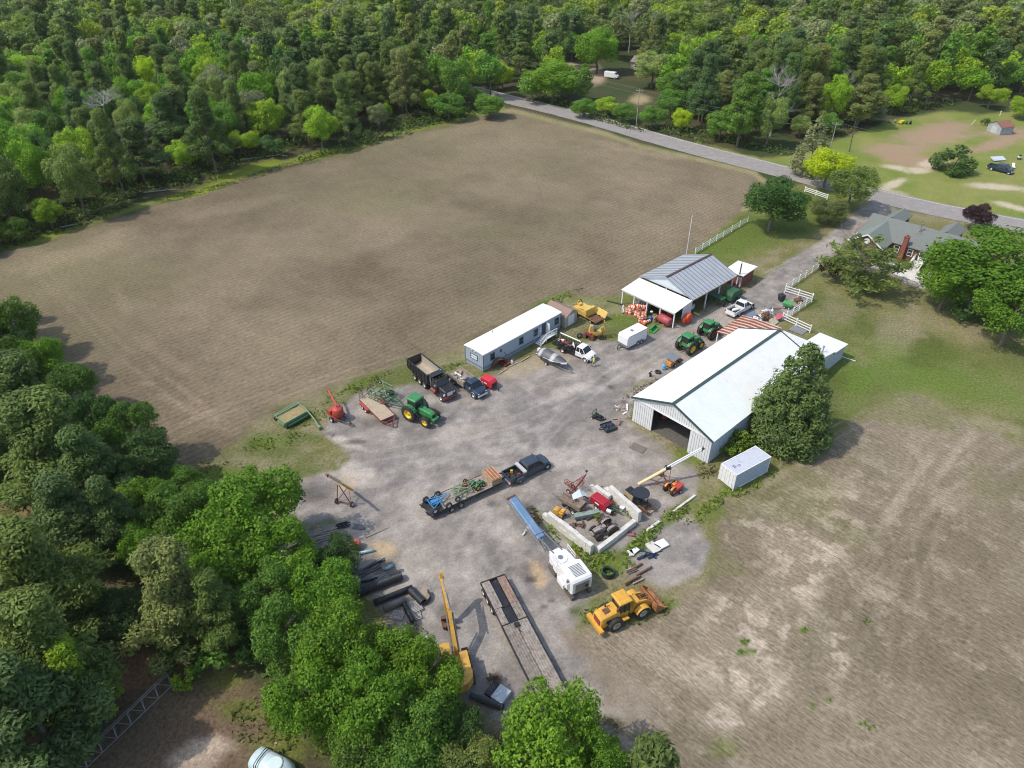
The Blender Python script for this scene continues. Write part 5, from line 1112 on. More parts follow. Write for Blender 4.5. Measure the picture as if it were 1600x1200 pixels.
# green haybine
A, B, yw = at2((446, 670), (482, 650)); t = empty('hay_mower', (A.x, A.y, 0), yw, 'faded green pull-type hay mower with tan covered platform and long tongue', 'farm implement')
L_ = (B - A).length
w = MB(); slope(w, (0, 0, .85), (L_, 0, .85), (L_, 1.7, 1.05), (0, 1.7, 1.05), .06); w.build('canvas_cover', mat('tan_canvas', (.32, .25, .12), .9, var=.2, dirt=.3, dirtcol=(.2, .2, .08)), t)
w = MB().bar((-.1, -.1, .85), (L_ + .1, -.1, .85), .12, .3).bar((-.1, 1.85, 1.2), (L_ + .1, 1.85, 1.2), .2, .2).bar((0, -.1, .8), (0, 2.3, 1.15), .14, .3).bar((L_, -.1, .8), (L_, 2.3, 1.15), .14, .3).bar((0, 2.3, 1.1), (L_, 2.3, 1.1), .16).box(0, L_, -.1, 0, .2, .75).box(-.1, L_, .1, 1.6, .35, .6); w.build('frame', LGREEN, t)
Q = t.matrix_basis.inverted() @ G(499, 667, .4); w = MB().tube([(L_, 2.3, 1.2), Vector((L_, 2.3, 1.2)).lerp(Q, .35) + Vector((.25, .1, .15)), Vector((L_, 2.3, 1.2)).lerp(Q, .7) + Vector((.2, .1, .1)), Q], .1).box(Q.x - .2, Q.x + .2, Q.y - .2, Q.y + .2, 0, .5); w.build('tongue', LGREEN, t)
for x in (.3, L_ - .3): wheel(t, x, 2.5, .34, .2, CHROME)
MB().lathe([(.2, .3), (.2, L_ - .3)], 10, 'x', c=(0, -.3, .4)).build('reel', DGREEN, t)
# ---------------- loaded deck trailer
A = G(675, 803.8, .9); B = G(786, 753, .9); yw = math.atan2(B.y - A.y, B.x - A.x); L_ = (B - A).length; W_ = 2.45
t = empty('deck_trailer', (A.x, A.y, 0), yw, 'long plank deck trailer behind the dark pickup carrying green and blue implements', 'trailer'); dk = t
w = MB()
for i in range(9): y = i * W_ / 9; w.box(1.6, L_ - .1, y + .01, y + W_ / 9 - .01, .84 + .004 * (i % 2), .90 + .004 * (i % 2))
w.build('deck', WOOD, t)
w = MB(); slope(w, (0, 0, .55), (1.58, 0, .88), (1.58, W_, .88), (0, W_, .55), .08); w.build('dovetail', BLACK, t)
w = MB().bar((1.5, -.04, .82), (L_, -.04, .82), .08, .2).bar((1.5, W_ + .04, .82), (L_, W_ + .04, .82), .08, .2).bar((0, -.04, .5), (1.5, -.04, .82), .08, .2).bar((0, W_ + .04, .5), (1.5, W_ + .04, .82), .08, .2).bar((0, 0, .45), (0, W_, .45), .12, .2).bar((1.5, .7, .6), (L_, .7, .6), .12, .25).bar((1.5, W_ - .7, .6), (L_, W_ - .7, .6), .12, .25)
w.bar((L_, .5, .7), (L_ + 1.7, W_ / 2, .6), .14).bar((L_, W_ - .5, .7), (L_ + 1.7, W_ / 2, .6), .14)
for i in range(12): x = 1.8 + i * (L_ - 2) / 12; w.box(x, x + .1, -.13, -.085, .68, .88)
w.build('frame', BLACK, t)
for i in range(2):
    for y in (-.0, W_): wheel(t, 2.5 + i * 1.25, -.12 if y == 0 else W_ + .12, .38, .24, RIMG, z=.38)
for y in (.2, W_ - .8):
    f = MB(); f.bar((-.05, y, .5), (-.5, y, .95), .06).bar((-.05, y + .6, .5), (-.5, y + .6, .95), .06)
    for i in range(4): f.bar((-.08 - .12 * i, y, .55 + .12 * i), (-.08 - .12 * i, y + .6, .55 + .12 * i), .05)
    f.build('ramp', BLACK, t)
MT = t.matrix_basis
def on(x, y, z=.91): return MT @ Vector((x, y, z))
o = empty('wooden_crate', on(L_ - 1.5, 0.05), yw, 'slatted wooden crate with rusty top at the front of the loaded deck trailer', 'crate')
w = MB()
for z in (.05, .35, .65): w.box(0, 1.4, 0, .03, z, z + .18).box(0, 1.4, 2.25, 2.28, z, z + .18).box(0, .03, .03, 2.25, z, z + .18).box(1.37, 1.4, .03, 2.25, z, z + .18)
for i in range(4): w.box(.1 + i * .4, .18 + i * .4, .0, 2.28, .86, .92)
w.build('slat', PLY, o); MB().box(.04, 1.36, .04, 2.24, .03, .84).build('rusty_load', mat('rust_orange', (.34, .13, .06), .9, var=.4, dirt=.3), o)
o = tractor('small green lawn tractor with yellow seat riding on the deck trailer', on(L_ - 3.3, .85), yw + .15, .42, GREEN, False, rimm=YELLOW, name='lawn_tractor')
o = empty('rotary_cutter', on(L_ - 4.2, 1.9), yw + .4, 'small red rotary cutter lashed on the deck trailer beside the lawn tractor', 'farm implement'); MB().box(-.5, .5, -.35, .35, .1, .3).bar((.4, 0, .3), (1.3, .1, .9), .08).bar((-.4, -.2, .3), (.2, .1, .8), .07).build('cutter_deck', RED, o); MB().box(.2, .6, -.1, .4, .3, .6).build('gearbox', BLACK, o)
o = empty('hay_tedder', on(3.4, .5), yw, 'faded green long framed implement lying along the middle of the deck trailer', 'farm implement')
w = MB()
for y in (.0, .5, 1.1, 1.5): w.bar((0, y, .55), (3.1, y * .6 + .3, .6), .08)
for x in (0, .6, 1.3, 2.1, 3.0): w.bar((x, 0, .5), (x + .3, 1.5, .6), .07)
w.bar((.2, 0, .5), (1.8, 1.4, 1.0), .08).bar((1.8, 0, 1.0), (.2, 1.5, .6), .08).bar((1.3, .7, .6), (1.3, .7, 1.3), .1).bar((1.3, -.3, .55), (1.1, -.4, -.2), .08); w.build('frame', LGREEN, o)
w = MB()
for x in (.4, 1.2, 2.0, 2.8):
    for a in range(6): w.bar((x, .75, .35), (x + .38 * math.cos(a * 1.05), .75 + .38 * math.sin(a * 1.05), .12), .025)
w.build('tine_rotor', STEEL, o)
for y in (-.05,): wheel(o, 0.1, y - .25, .36, .2, CHROME, z=.36)
o = empty('wheel_rake', on(.3, .15, .72), yw, 'bright blue implement on four black tyres at the tail of the deck trailer', 'farm implement')
w = MB().bar((.2, .2, .55), (2.6, 1.5, .7), .1).bar((.2, 1.9, .55), (2.0, 1.3, .7), .1).bar((.2, .1, .5), (.2, 2.0, .5), .1).bar((1.3, .1, .55), (1.3, 2.0, .65), .1).bar((.2, 1.0, .6), (2.7, 1.0, .8), .08).box(.4, 1.2, .8, 1.6, .35, .5); w.build('frame', BLUE, o)
for x, y in ((.15, -.05), (.15, 2.15), (1.9, -.15), (1.7, 2.2)): wheel(o, x, y if y > .5 else y, .40, .26, CHROME)

# ---------------- lowboy
A = G(788, 898, .95); B = G(879, 1067, .95); yw = math.atan2(A.y - B.y, A.x - B.x)
t = empty('lowboy_trailer', (A.x, A.y, 0), yw, 'long worn lowboy equipment trailer with weathered plank deck', 'trailer')   # x towards the wheels, origin at the rear right corner
W_ = 2.6; LL = 15.0
WP = [mat('grey_plank_%s' % n, c, .9, var=.3, scale=3, dirt=.4, dirtcol=(.12, .10, .085), bump=.3) for n, c in (('a', (.30, .26, .225)), ('b', (.25, .215, .185)), ('c', (.27, .18, .14)))]
def planks(x0, x1, y0, y1, z, n, m, nm='planking'):
    w = MB()
    for i in range(n):
        y = y0 + (y1 - y0) * i / n; x = x0
        while x < x1 - .01:
            x2 = min(x1, x + random.uniform(2.5, 5)); w.box(x + .008, x2 - .008, y + .012, y + (y1 - y0) / n - .012, z, z + .06 + random.uniform(0, .012)); x = x2
    w.build(nm, m, t)
planks(-3.6, -.08, .0, .88, .92, 3, WP[2]); planks(-3.6, -.08, 1.72, 2.6, .92, 3, WP[0]); planks(-5.6, -3.62, .0, .88, .92, 3, WP[1]); planks(-5.6, -3.62, 1.9, 2.6, .90, 2, WP[0])
planks(-LL, -5.62, .0, 1.28, .80, 5, WP[0]); planks(-LL, -5.62, 1.32, 2.6, .80, 5, WP[1])
w = MB().box(-3.6, 0, .89, 1.71, .72, .78).box(-5.6, -3.6, .89, 1.9, .66, .72); w.build('centre_well', BLACK, t)
w = MB().box(-.06, .06, -.03, W_ + .03, .6, 1.02).bar((-LL, -.06, .78), (-5.6, -.06, .78), .1, .3).bar((-LL, W_ + .06, .78), (-5.6, W_ + .06, .78), .1, .3).bar((-5.6, -.06, .86), (0, -.06, .86), .08, .22).bar((-5.6, W_ + .06, .86), (0, W_ + .06, .86), .08, .22).bar((-LL, .9, .6), (0, .9, .6), .14, .3).bar((-LL, 1.7, .6), (0, 1.7, .6), .14, .3).bar((-5.6, 0, .86), (-5.6, W_, .86), .1, .16); w.build('frame', BLACK, t)
for x in (-.9, -2.0, -3.2):
    for y in (.1, W_ - .1): wheel(t, x, -.02 if y < 1 else W_ + .02, .45, .34, CHROME, z=.45)
w = MB().box(-6.3, -5.8, 1.0, 1.5, .87, 1.0).tube([(-6.2, 1.1, 1.0), (-6.6, 1.4, 1.1), (-7.0, 1.2, .95)], .04); w.build('hydraulic_box', BLACK, t)
# ---------------- excavator
K = G(690, 903, 4.6); Bm = G(712, 1012, 2.0); yw = math.atan2(K.y - Bm.y, K.x - Bm.x)
A = G(724, 1040, 0) ; A = Vector((Bm.x - .6 * math.cos(yw) - .1, Bm.y - .6 * math.sin(yw) - .6, 0))
t = empty('excavator', (A.x, A.y, 0), yw, 'old yellow tracked excavator with raised boom partly under the trees', 'excavator')
rch = (Vector((K.x, K.y, 0)) - A).length
for sd in (-1, 1):
    w = MB(); n = 26; pts = []
    for i in range(n):
        a = 2 * math.pi * i / n; pts.append((1.75 * (1 if math.cos(a) > 0 else -1) * min(1, abs(math.cos(a)) * 1.6) , .42 + .42 * max(-1, min(1, math.sin(a) * 1.4))))
    w.prism(pts, *sorted((sd * .85, sd * 1.45)))
    for i in range(22): x = -1.7 + i * .16; w.box(x, x + .06, *sorted((sd * .84, sd * 1.46)), .84, .88)
    w.build('track', RUST, t)
MB().box(-.9, .9, -.9, .9, .4, .9).cyl((0, 0, .9), (0, 0, 1.1), .7, n=20).build('undercarriage', BLACK, t)
w = MB(); w.slab([(-1.9, -1.2), (1.0, -1.2), (1.0, 1.2), (-1.9, 1.2), (-2.4, .8), (-2.5, 0), (-2.4, -.8)], 1.1, 1.5); w.box(-1.8, .6, -1.2, -.45, 1.5, 2.05); w.build('house', CAT, t)
w = MB(); w.slab([(-1.4, 1.25), (-1.4, -1.25), (-2.2, -1.15), (-2.75, -.6), (-2.85, 0), (-2.75, .6), (-2.2, 1.15)], 1.1, 2.15); w.build('counterweight', CAT, t)
w = MB().box(-.4, 1.2, .4, 1.2, 1.5, 2.85); w.build('cab_windows', GLASS, t); w = MB().box(-.45, 1.25, .36, 1.24, 2.85, 2.95)
for x in (-.42, 1.16):
    for y in (.38, 1.16): w.box(x, x + .08, y, y + .08, 1.5, 2.85)
w.build('cab_frame', CAT, t)
w = MB(); q = rch
w.prism([(.7, 1.5), (.9, 1.9), (q * .5, 4.6), (q * .62, 4.75), (q + .1, 4.75), (q + .1, 4.45), (q * .62, 4.2), (q * .5, 4.0), (1.2, 1.4)], -.42, -.08); w.build('boom', CAT, t)
w = MB(); w.cyl((1.1, -.55, 1.3), (q * .5, -.55, 3.9), .09).cyl((1.1, .05, 1.3), (q * .5, .05, 3.9), .09).cyl((q * .45, -.25, 4.85), (q * .9, -.25, 5.2), .08); w.build('cylinder', STEEL, t)
w = MB(); w.prism([(q + .35, 5.15), (q + .2, 4.5), (q - 1.2, 2.2), (q - 1.9, 1.0), (q - 2.0, 1.15), (q - 1.55, 2.5), (q - .35, 4.6), (q, 5.3)], -.40, -.10); w.cyl((q, -.5, 4.6), (q, 0, 4.6), .12); w.build('stick', CAT, t)
w = MB(); w.prism([(q - 2.2, 1.25), (q - 1.75, 1.15), (q - 1.5, .2), (q - 1.9, .0), (q - 2.5, .1), (q - 2.75, .55), (q - 2.65, .6), (q - 2.4, .22), (q - 1.95, .15), (q - 1.7, .35), (q - 1.95, 1.0)], -.85, .35)
for i in range(5): y = -.8 + i * .27; w.box(q - 2.8, q - 2.55, y, y + .09, .55, .75)
w.build('bucket', RUST, t)
# ---------------- wheel loader
A, B, yw = at2((961, 983.6), (1005.7, 959)); yw = R(27.5)
t = empty('wheel_loader', side_off(A, yw, 1.0), yw, 'big yellow wheel loader with rusty raised bucket beside the bare field', 'wheel loader')
LY = mat('loader_yellow', (.62, .33, .045), .5, dirt=.25, dirtcol=(.36, .22, .09)); wb = 3.15
w = MB(); ring_body(w, [(-1.55, sect(.72, .85, 1.75, .62)), (-1.35, sect(.78, .75, 1.95, .68)), (.55, sect(.78, .75, 2.15, .68))]); w.build('engine_hood', LY, t)
MB().box(-1.60, -1.56, -.5, .5, .95, 1.65).build('radiator_grille', MAROON, t); MB().box(-1.95, -1.5, -1.25, 1.25, .55, .95).build('rear_bumper', LY, t)
w = MB().box(-.9, -.2, -.28, .28, 2.06, 2.12); w.build('hood_vent', RUST, t); w = MB().box(-1.0, .3, -.8, -.782, 1.15, 1.6); w.build('side_vent', BLACK, t)
w = MB().box(.55, 1.75, -.6, .6, .8, 1.6); w.box(-.3, 1.5, -1.15, -.8, .9, 1.05); w.box(-.3, 1.5, .8, 1.15, .9, 1.05); w.build('frame', LY, t)
MB().add([(.58, -.68, 1.6), (1.75, -.68, 1.6), (1.75, .68, 1.6), (.58, .68, 1.6), (.66, -.62, 2.95), (1.62, -.62, 2.95), (1.62, .62, 2.95), (.66, .62, 2.95)], [(3, 2, 1, 0), (4, 5, 6, 7), (0, 1, 5, 4), (1, 2, 6, 5), (2, 3, 7, 6), (3, 0, 4, 7)]).build('cab_windows', GLASS, t)
w = MB()
for x, x2 in ((.56, .64), (1.2, 1.2), (1.77, 1.64)):
    for y in (-.69, .69): w.bar((x, y, 1.6), (x2, y * .92, 2.96), .09)
w.build('cab_frame', BLACK, t)
w = MB(); w.loft([[(.4 + i_, -.82 + i_, z), (1.9 - i_, -.82 + i_, z), (1.9 - i_, .82 - i_, z), (.4 + i_, .82 - i_, z)] for z, i_ in ((2.96, .04), (3.04, 0), (3.14, .02), (3.2, .16))], smooth=False); w.build('cab_roof', LY, t)
w = MB().cyl((-.4, .45, 2.1), (-.4, .45, 2.75), .08).cyl((.35, -.6, 2.1), (.35, -.6, 2.5), .11); w.build('exhaust', RUST, t)
w = MB().box(2.0, 3.7, -.55, .55, .7, 1.35).prism([(2.2, 1.3), (3.3, 1.3), (3.1, 2.0), (2.5, 2.0)], -.5, .5); w.build('front_frame', LY, t)
for sd in (-1, 1):
    f = MB(); pts = [(wb + .88 * math.cos(R(a)), .78 + .9 * math.sin(R(a))) for a in range(20, 161, 20)]; f.prism(pts + [(wb + (x - wb) * .93, .78 + (z - .78) * .93) for x, z in pts[::-1]], *sorted((sd * .72, sd * 1.28))); f.build('fender', LY, t)
    f = MB(); f.prism([(2.5, 1.9), (2.8, 2.1), (3.9, 1.75), (4.7, .95), (4.6, .6), (4.3, .8), (3.7, 1.4)], *sorted((sd * .42, sd * .58))); f.build('lift_arm', LY, t)
    f = MB().cyl((2.6, sd * .25, 1.7), (4.2, sd * .25, 1.7), .09).cyl((2.5, sd * .5, 1.2), (3.9, sd * .5, 1.3), .08); f.build('cylinder', RUST, t)
    wheel(t, 0, sd * .98, .78, .55, RIMG, lug=True); wheel(t, wb, sd * .98, .78, .55, RIMG, lug=True)
w = MB(); w.prism([(4.55, 1.45), (4.5, .5), (4.7, .3), (5.75, .35), (5.75, .43), (4.85, .5), (4.66, .7), (4.66, 1.42)], -1.45, 1.45); w.prism([(4.5, 1.45), (4.55, .4), (5.75, .36), (5.0, 1.1)], -1.46, -1.38); w.prism([(4.5, 1.45), (4.55, .4), (5.75, .36), (5.0, 1.1)], 1.38, 1.46)
for i in range(8): y = -1.4 + i * .37; w.box(5.7, 6.0, y, y + .1, .36, .42)
w.build('bucket', mat('rusty_orange_steel', (.36, .15, .06), .85, var=.4, dirt=.4, dirtcol=(.12, .06, .04)), t)
# ---------------- milling machine
A = G(906, 925); B = G(866, 870); yw = math.atan2(B.y - A.y, B.x - A.x)
C0 = G(893, 925); t = empty('milling_machine', (C0.x + .5, C0.y + .3, 0), yw, 'white road milling machine on tracks with long blue discharge conveyor', 'road machine')
w = MB(); ring_body(w, [(-1.0, sect(1.12, 1.0, 2.55)), (-.8, sect(1.2, .9, 2.75)), (1.3, sect(1.2, .9, 2.75)), (1.9, sect(1.05, 1.0, 2.3))]); w.build('engine_housing', PURE, t)
w = MB()
for i in range(9): w.box(-.5 + i * .17, -.42 + i * .17, -.75, .55, 2.76, 2.79)
w.build('louvre', STEEL, t); MB().box(-1.06, -1.01, -.8, .8, 1.1, 2.2).build('rear_panel', STEEL, t); MB().cyl((-1.12, -.5, 1.6), (-1.02, -.5, 1.6), .2, n=14).build('hose_reel', BLACK, t)
w = MB(); ring_body(w, [(2.0, sect(1.0, .9, 1.75)), (2.3, sect(1.15, .8, 1.9)), (3.9, sect(1.0, .8, 1.8)), (4.5, sect(.6, 1.0, 1.6))]); w.cyl((3.0, .2, 1.9), (3.0, .2, 2.0), .75, n=24); w.build('operator_deck', PURE, t)
MB().cyl((3.0, .2, 2.0), (3.0, .2, 2.03), .3, n=18).build('hatch', STEEL, t)
w = MB()
for sd in (-1, 1):
    for x in (2.2, 3.0, 3.8): w.bar((x, sd * 1.1, 1.7), (x, sd * 1.1, 2.6), .05)
    w.bar((2.2, sd * 1.1, 2.6), (3.8, sd * 1.1, 2.6), .05).bar((2.2, sd * 1.1, 2.2), (3.8, sd * 1.1, 2.2), .04)
w.build('handrail', PURE, t)
w = MB().box(.0, 1.2, 1.2, 1.65, 1.0, 1.6).box(-.5, .6, 1.2, 1.5, 1.4, 2.2); w.build('step_box', PURE, t); MB().cyl((-.3, 1.35, 2.2), (-.3, 1.35, 2.6), .12).build('exhaust', STEEL, t)
for x in (-.3, 3.1):
    for sd in (-1, 1):
        w = MB(); w.prism([(x - .75, .15), (x - .6, 0), (x + .6, 0), (x + .75, .15), (x + .75, .45), (x + .55, .62), (x - .55, .62), (x - .75, .45)], *sorted((sd * .85, sd * 1.2)))
        for i in range(9): w.box(x - .6 + i * .14, x - .54 + i * .14, *sorted((sd * .83, sd * 1.22)), .61, .65)
        w.build('track', mat('worn_track_steel', (.13, .115, .10), .8, var=.4), t)
        MB().cyl((x, sd * 1.0, .6), (x, sd * 1.0, 1.1), .16).build('lift_leg', STEEL, t)
MB().box(.6, 2.2, -1.05, 1.05, .25, 1.0).build('drum_housing', PURE, t)
cx0 = 4.3; P0 = t.matrix_basis.inverted() @ G(846, 842, 1.9); P1 = t.matrix_basis.inverted() @ G(800, 779, 3.4)
w = MB(); e = (P1 - P0); n_ = Vector((-e.y, e.x, 0)).normalized(); hw_ = .46
w.loft([[(P0 + e * q + n_ * hw_ * s1 + Vector((0, 0, z))) for s1, z in ((-1, 0), (-1, .28), (-.8, .36), (.8, .36), (1, .28), (1, 0))] for q in (0, .3, .6, .97)], smooth=False); w.build('conveyor_cover', mat('conveyor_blue', (.13, .23, .37), .5, var=.12, scale=1, dirt=.3, dirtcol=(.24, .32, .40)), t)
w = MB()
for s1 in (-1, 1):
    w.bar(P0 + n_ * .6 * s1 + Vector((0, 0, -.1)), P1 + e * .05 + n_ * .6 * s1 + Vector((0, 0, -.1)), .08, .14); w.bar(P0 + n_ * .6 * s1 + Vector((0, 0, -.5)), P1 + n_ * .6 * s1 + Vector((0, 0, -.3)), .06, .1)
    for i in range(9): q = i / 8; w.bar(P0 + e * q + n_ * .6 * s1 + Vector((0, 0, -.1)), P0 + e * min(1, q + .1) + n_ * .6 * s1 + Vector((0, 0, -.45)), .05)
w.build('conveyor_frame', STEEL, t); w = MB(); w.cyl(P1 + e * .03 - n_ * .55, P1 + e * .03 + n_ * .55, .16, n=14); w.build('end_drum', RUST, t)
w = MB(); w.cyl(P0 + e * .08 - n_ * .7 + Vector((0, 0, .4)), P0 + e * .08 + n_ * .7 + Vector((0, 0, .4)), .05); w.bar((3.9, -.5, 1.9), P0 + e * .3 - n_ * .5, .1).bar((3.9, .5, 1.9), P0 + e * .3 + n_ * .5, .1); w.build('support', STEEL, t)
# stands under the conveyor's end
# ---------------- concrete block walls
def blockwall(a, b, label, courses=2, bl_=1.5, h=.7, th=.5, first=0):
    A, B, yw = at2(a, b); n = max(1, round((B - A).length / bl_)); l = (B - A).length / n
    t = empty('block_wall', A, yw, label, 'wall')
    for c in range(courses):
        for i in range(n):
            x0 = i * l + (l / 2 if c % 2 else 0); x1 = min(x0 + l, n * l)
            if c % 2 and i == n - 1: x1 = n * l
            if x1 - x0 < .3: continue
            w = MB(); dx = random.uniform(-.03, .03); w.prism([(0, 0), (0, h - .012), (.05, h), (x1 - x0 - .07, h), (x1 - x0 - .02, h - .04), (x1 - x0 - .02, 0)], dx, th + dx); o = w.build('block', CONC, t); o.location = (x0, 0, c * h)
            if c == courses - 1 and random.random() < .15: o.rotation_euler = (0, 0, .05)
    return t
blockwall((847, 810), (922, 868), 'pale concrete block wall on the lower left side of the scrap bay', 2)
blockwall((936, 866), (994, 821), 'low concrete block wall closing the near corner of the scrap bay', 1, h=.75)
blockwall((943, 770), (996, 817), 'tall concrete block wall between the scrap bay and the tan roller', 2, h=.8)
blockwall((920, 764), (950, 786), 'short run of concrete blocks beside the deep red generator', 2, h=.5)
def beam(a, b, label, m, w_=.25, h=.25, name='timber_beam', cat='beam', z0=0):
    A, B, yw = at2(a, b); t = empty(name, A, yw, label, cat); MB().prism([(0, z0), (0, z0 + h - .02), (.02, z0 + h), ((B - A).length - .02, z0 + h), ((B - A).length, z0 + h - .02), ((B - A).length, z0)], -w_ / 2, w_ / 2).build('beam', m, t); return t
beam((1006, 834), (1030, 816), 'short concrete kerb beam lying in the weeds', CONC, .3, .25); beam((1052, 800), (1086, 775), 'long pale concrete kerb beam at the edge of the weeds below the barn', CONC, .25, .2); beam((1015, 803), (1028, 793), 'short timber lying in the shade behind the tan roller', PLY, .15, .15); beam((1000, 797), (1014, 804), 'brown timber closing the bay of the tan roller', mat('brown_timber', (.3, .2, .12), .8, var=.3), .2, .35)
# ================================================================== SMALLER MACHINES AND THINGS OF THE YARD
def T(name, u, v, rz, label, cat, group=None, z=0.0, zs_=0.0):
    A = G(u, v, zs_); return empty(name, (A.x, A.y, z), R(rz), label, cat, group)
# tan roller with round black canopy
t = T('road_roller', 991, 785, -52, 'tan compactor with black engine lid and round black canopy beside the concrete wall', 'roller')
TAN = mat('tan_paint', (.42, .34, .22), .6, dirt=.35, dirtcol=(.22, .12, .06))
t.location = (G(991, 785).x, G(991, 785).y, 0)
w = MB().box(-1.3, .1, -.55, .55, .55, 1.35); w.build('engine_housing', TAN, t); MB().box(-1.25, .05, -.5, .5, 1.36, 1.42).build('engine_lid', BLACK, t)
MB().box(.12, 1.5, -.5, .5, .5, .85).build('platform', BLACK, t)
w = MB()
for x, y in ((.3, -.5), (.3, .5), (1.5, -.5), (1.5, .5)): w.bar((x, y, .85), (x, y, 2.2), .07)
w.build('canopy_post', BLACK, t)
w = MB(); w.cyl((.85, 0, 2.2), (.85, 0, 2.3), .98, .94, n=26); w.build('canopy', mat('black_canopy', (.025, .03, .038), .5, var=.2), t)
MB().box(.6, 1.0, -.22, .22, .9, 1.1).box(.5, .6, -.22, .22, 1.0, 1.45).build('seat', BLACK, t)
for x in (-.9, 1.3): MB().cyl((x, -.6, .42), (x, .6, .42), .42, n=22).build('drum', RUST, t)
w = MB().box(1.5, 2.5, -.62, -.5, .4, .9).box(1.5, 2.5, .5, .62, .4, .9); w.build('rusty_frame', RUST, t)
# old grey tractor
t = tractor('old faded grey-brown tractor with no cab inside the scrap bay', G(951, 830), R(207), .78, mat('faded_tractor_paint', (.30, .27, .25), .7, var=.2, dirt=.5, dirtcol=(.16, .09, .07)), False, rimm=RUST)
# orange little tractor
t = tractor('small orange tractor with red loader parts beside the weeds below the barn', G(1046, 769), R(40), .58, mat('orange_tractor_paint', (.78, .26, .03), .5, dirt=.2), False, rimm=ORANGE, name='compact_tractor')
o = T('red_spreader_box', 1057, 767, 40, 'small red box implement parked against the orange tractor', 'farm implement'); MB().prism([(-.5, .4), (.5, .4), (.7, .95), (-.7, .95)], -.45, .45).build('hopper', RED, o); MB().bar((-.5, 0, .4), (-1.2, 0, .35), .07).bar((.3, .3, .9), (.5, .4, 1.3), .05).build('hitch', BLACK, o)
for y in (-.55, .55): wheel(o, 0, y, .26, .15)
# tractors by the driveway
tractor('green tractor with big dual yellow-rimmed wheels parked nearest the barn', side_off(G(1079, 553.5), R(39), -.0) + Vector((-.0, .0, 0)) + Vector((-math.sin(R(39)) * 1.05, math.cos(R(39)) * 1.05, 0)), R(39), 1.12, GREEN, True, 'green tractors by the barn')
tractor('green cabbed tractor with rusty red wheels standing behind the first one', G(1113, 530) + Vector((-.8, .8, 0)), R(41), 1.05, GREEN, True, 'green tractors by the barn', rimm=MAROON)
tractor('green tractor backed under the near end of the open equipment shed', G(1081, 488) + Vector((-.6, 1.2, 0)), R(222), .95, GREEN, True, rimm=CHROME)
o = T('baler', 1143, 468, 42, 'dark green machine stored at the far end of the open equipment shed', 'farm implement'); MB().prism([(-1.6, .5), (1.6, .5), (1.6, 1.5), (.5, 2.1), (-1.3, 2.0), (-1.6, 1.4)], -.9, .9).build('body', DGREEN, o); MB().bar((1.6, 0, .6), (3.0, 0, .5), .1).build('drawbar', DGREEN, o)
for y in (-1.1, 1.1): wheel(o, 0, y, .45, .3, CHROME)
o = T('grain_drill', 1118, 473, 42, 'low green seed drill in the middle bay of the open equipment shed', 'farm implement'); MB().prism([(-.5, .8), (.5, .8), (.7, 1.4), (-.7, 1.4)], -1.5, 1.5).build('hopper', DGREEN, o); MB().bar((.6, 0, .6), (2.2, 0, .5), .1).build('drawbar', DGREEN, o)
for y in (-1.65, 1.65): wheel(o, 0, y, .5, .2, RUST)
# red rake with raised frames
t = T('hay_rake', 898, 770, -40, 'maroon spider-like rake with tall raised arms at the mouth of the scrap bay', 'farm implement')
w = MB().bar((-1.6, 0, .7), (2.2, -.3, .6), .1).bar((0, -1.0, .7), (0, 1.0, .8), .1).bar((0, 0, .7), (.7, 1.1, 2.6), .1).bar((0, -.4, .7), (-.2, -.6, 2.0), .08).bar((.7, 1.1, 2.6), (.6, 1.3, 2.9), .06).bar((.7, 1.1, 2.6), (-.1, -.5, 1.9), .06); w.build('frame', MAROON, t)
w = MB()
for cx, cy, cz, r_ in ((0, 1.0, .9, .6), (.3, -.9, .9, .6), (-.2, -.6, 1.7, .5), (.5, .7, 1.8, .5), (-1.3, .2, .8, .5)):
    for a in range(10):
        t_ = a * math.pi / 5; w.bar((cx, cy, cz), (cx + r_ * math.cos(t_), cy + .35 * r_ * math.sin(t_), cz + r_ * .8 * math.sin(t_)), .028)
        t2 = t_ + math.pi / 5; w.bar((cx + r_ * .8 * math.cos(t_), cy + .28 * r_ * math.sin(t_), cz + r_ * .64 * math.sin(t_)), (cx + r_ * .8 * math.cos(t2), cy + .28 * r_ * math.sin(t2), cz + r_ * .64 * math.sin(t2)), .03)
w.build('tine_wheel', MAROON, t); MB().lathe([(.02, -.16), (.14, -.08), (.16, 0), (.14, .08), (.02, .16)], 12, c=(.62, 1.25, 3.0)).build('knob', BLACK, t)
for y in (-.5, .5): wheel(t, -.6, y, .28, .16)
# rusty spreader frame with grey hood parts
t = T('manure_spreader', 893, 793, -38, 'rusty brown wagon frame with white wheels in the scrap bay', 'farm implement')
MB().prism([(-1.6, .7), (1.3, .7), (1.3, 1.2), (-1.6, 1.1)], -.6, -.52).prism([(-1.6, .7), (1.3, .7), (1.3, 1.2), (-1.6, 1.1)], .52, .6).box(-1.6, 1.3, -.52, .52, .66, .74).bar((-1.6, 0, .7), (-2.8, 0, .6), .1).box(.9, 1.5, -.7, .7, .7, 1.35).build('frame', mat('brown_rust_boards', (.20, .155, .12), .9, var=.4), t)
for y in (-.8, .8): wheel(t, .7, y, .36, .2, CHROME)
w = MB()
for i in range(7): w.bar((1.5, -.6 + .2 * i, .8), (1.8 + .1 * (i % 3), -.7 + .25 * i, 1.3 - .1 * (i % 2)), .05)
w.build('beater', RUST, t)
t = T('sheet_metal_hood', 903, 785, 20, 'crumpled pale grey sheet metal hood lying over the rusty frame in the scrap bay', 'scrap metal', z=.9)
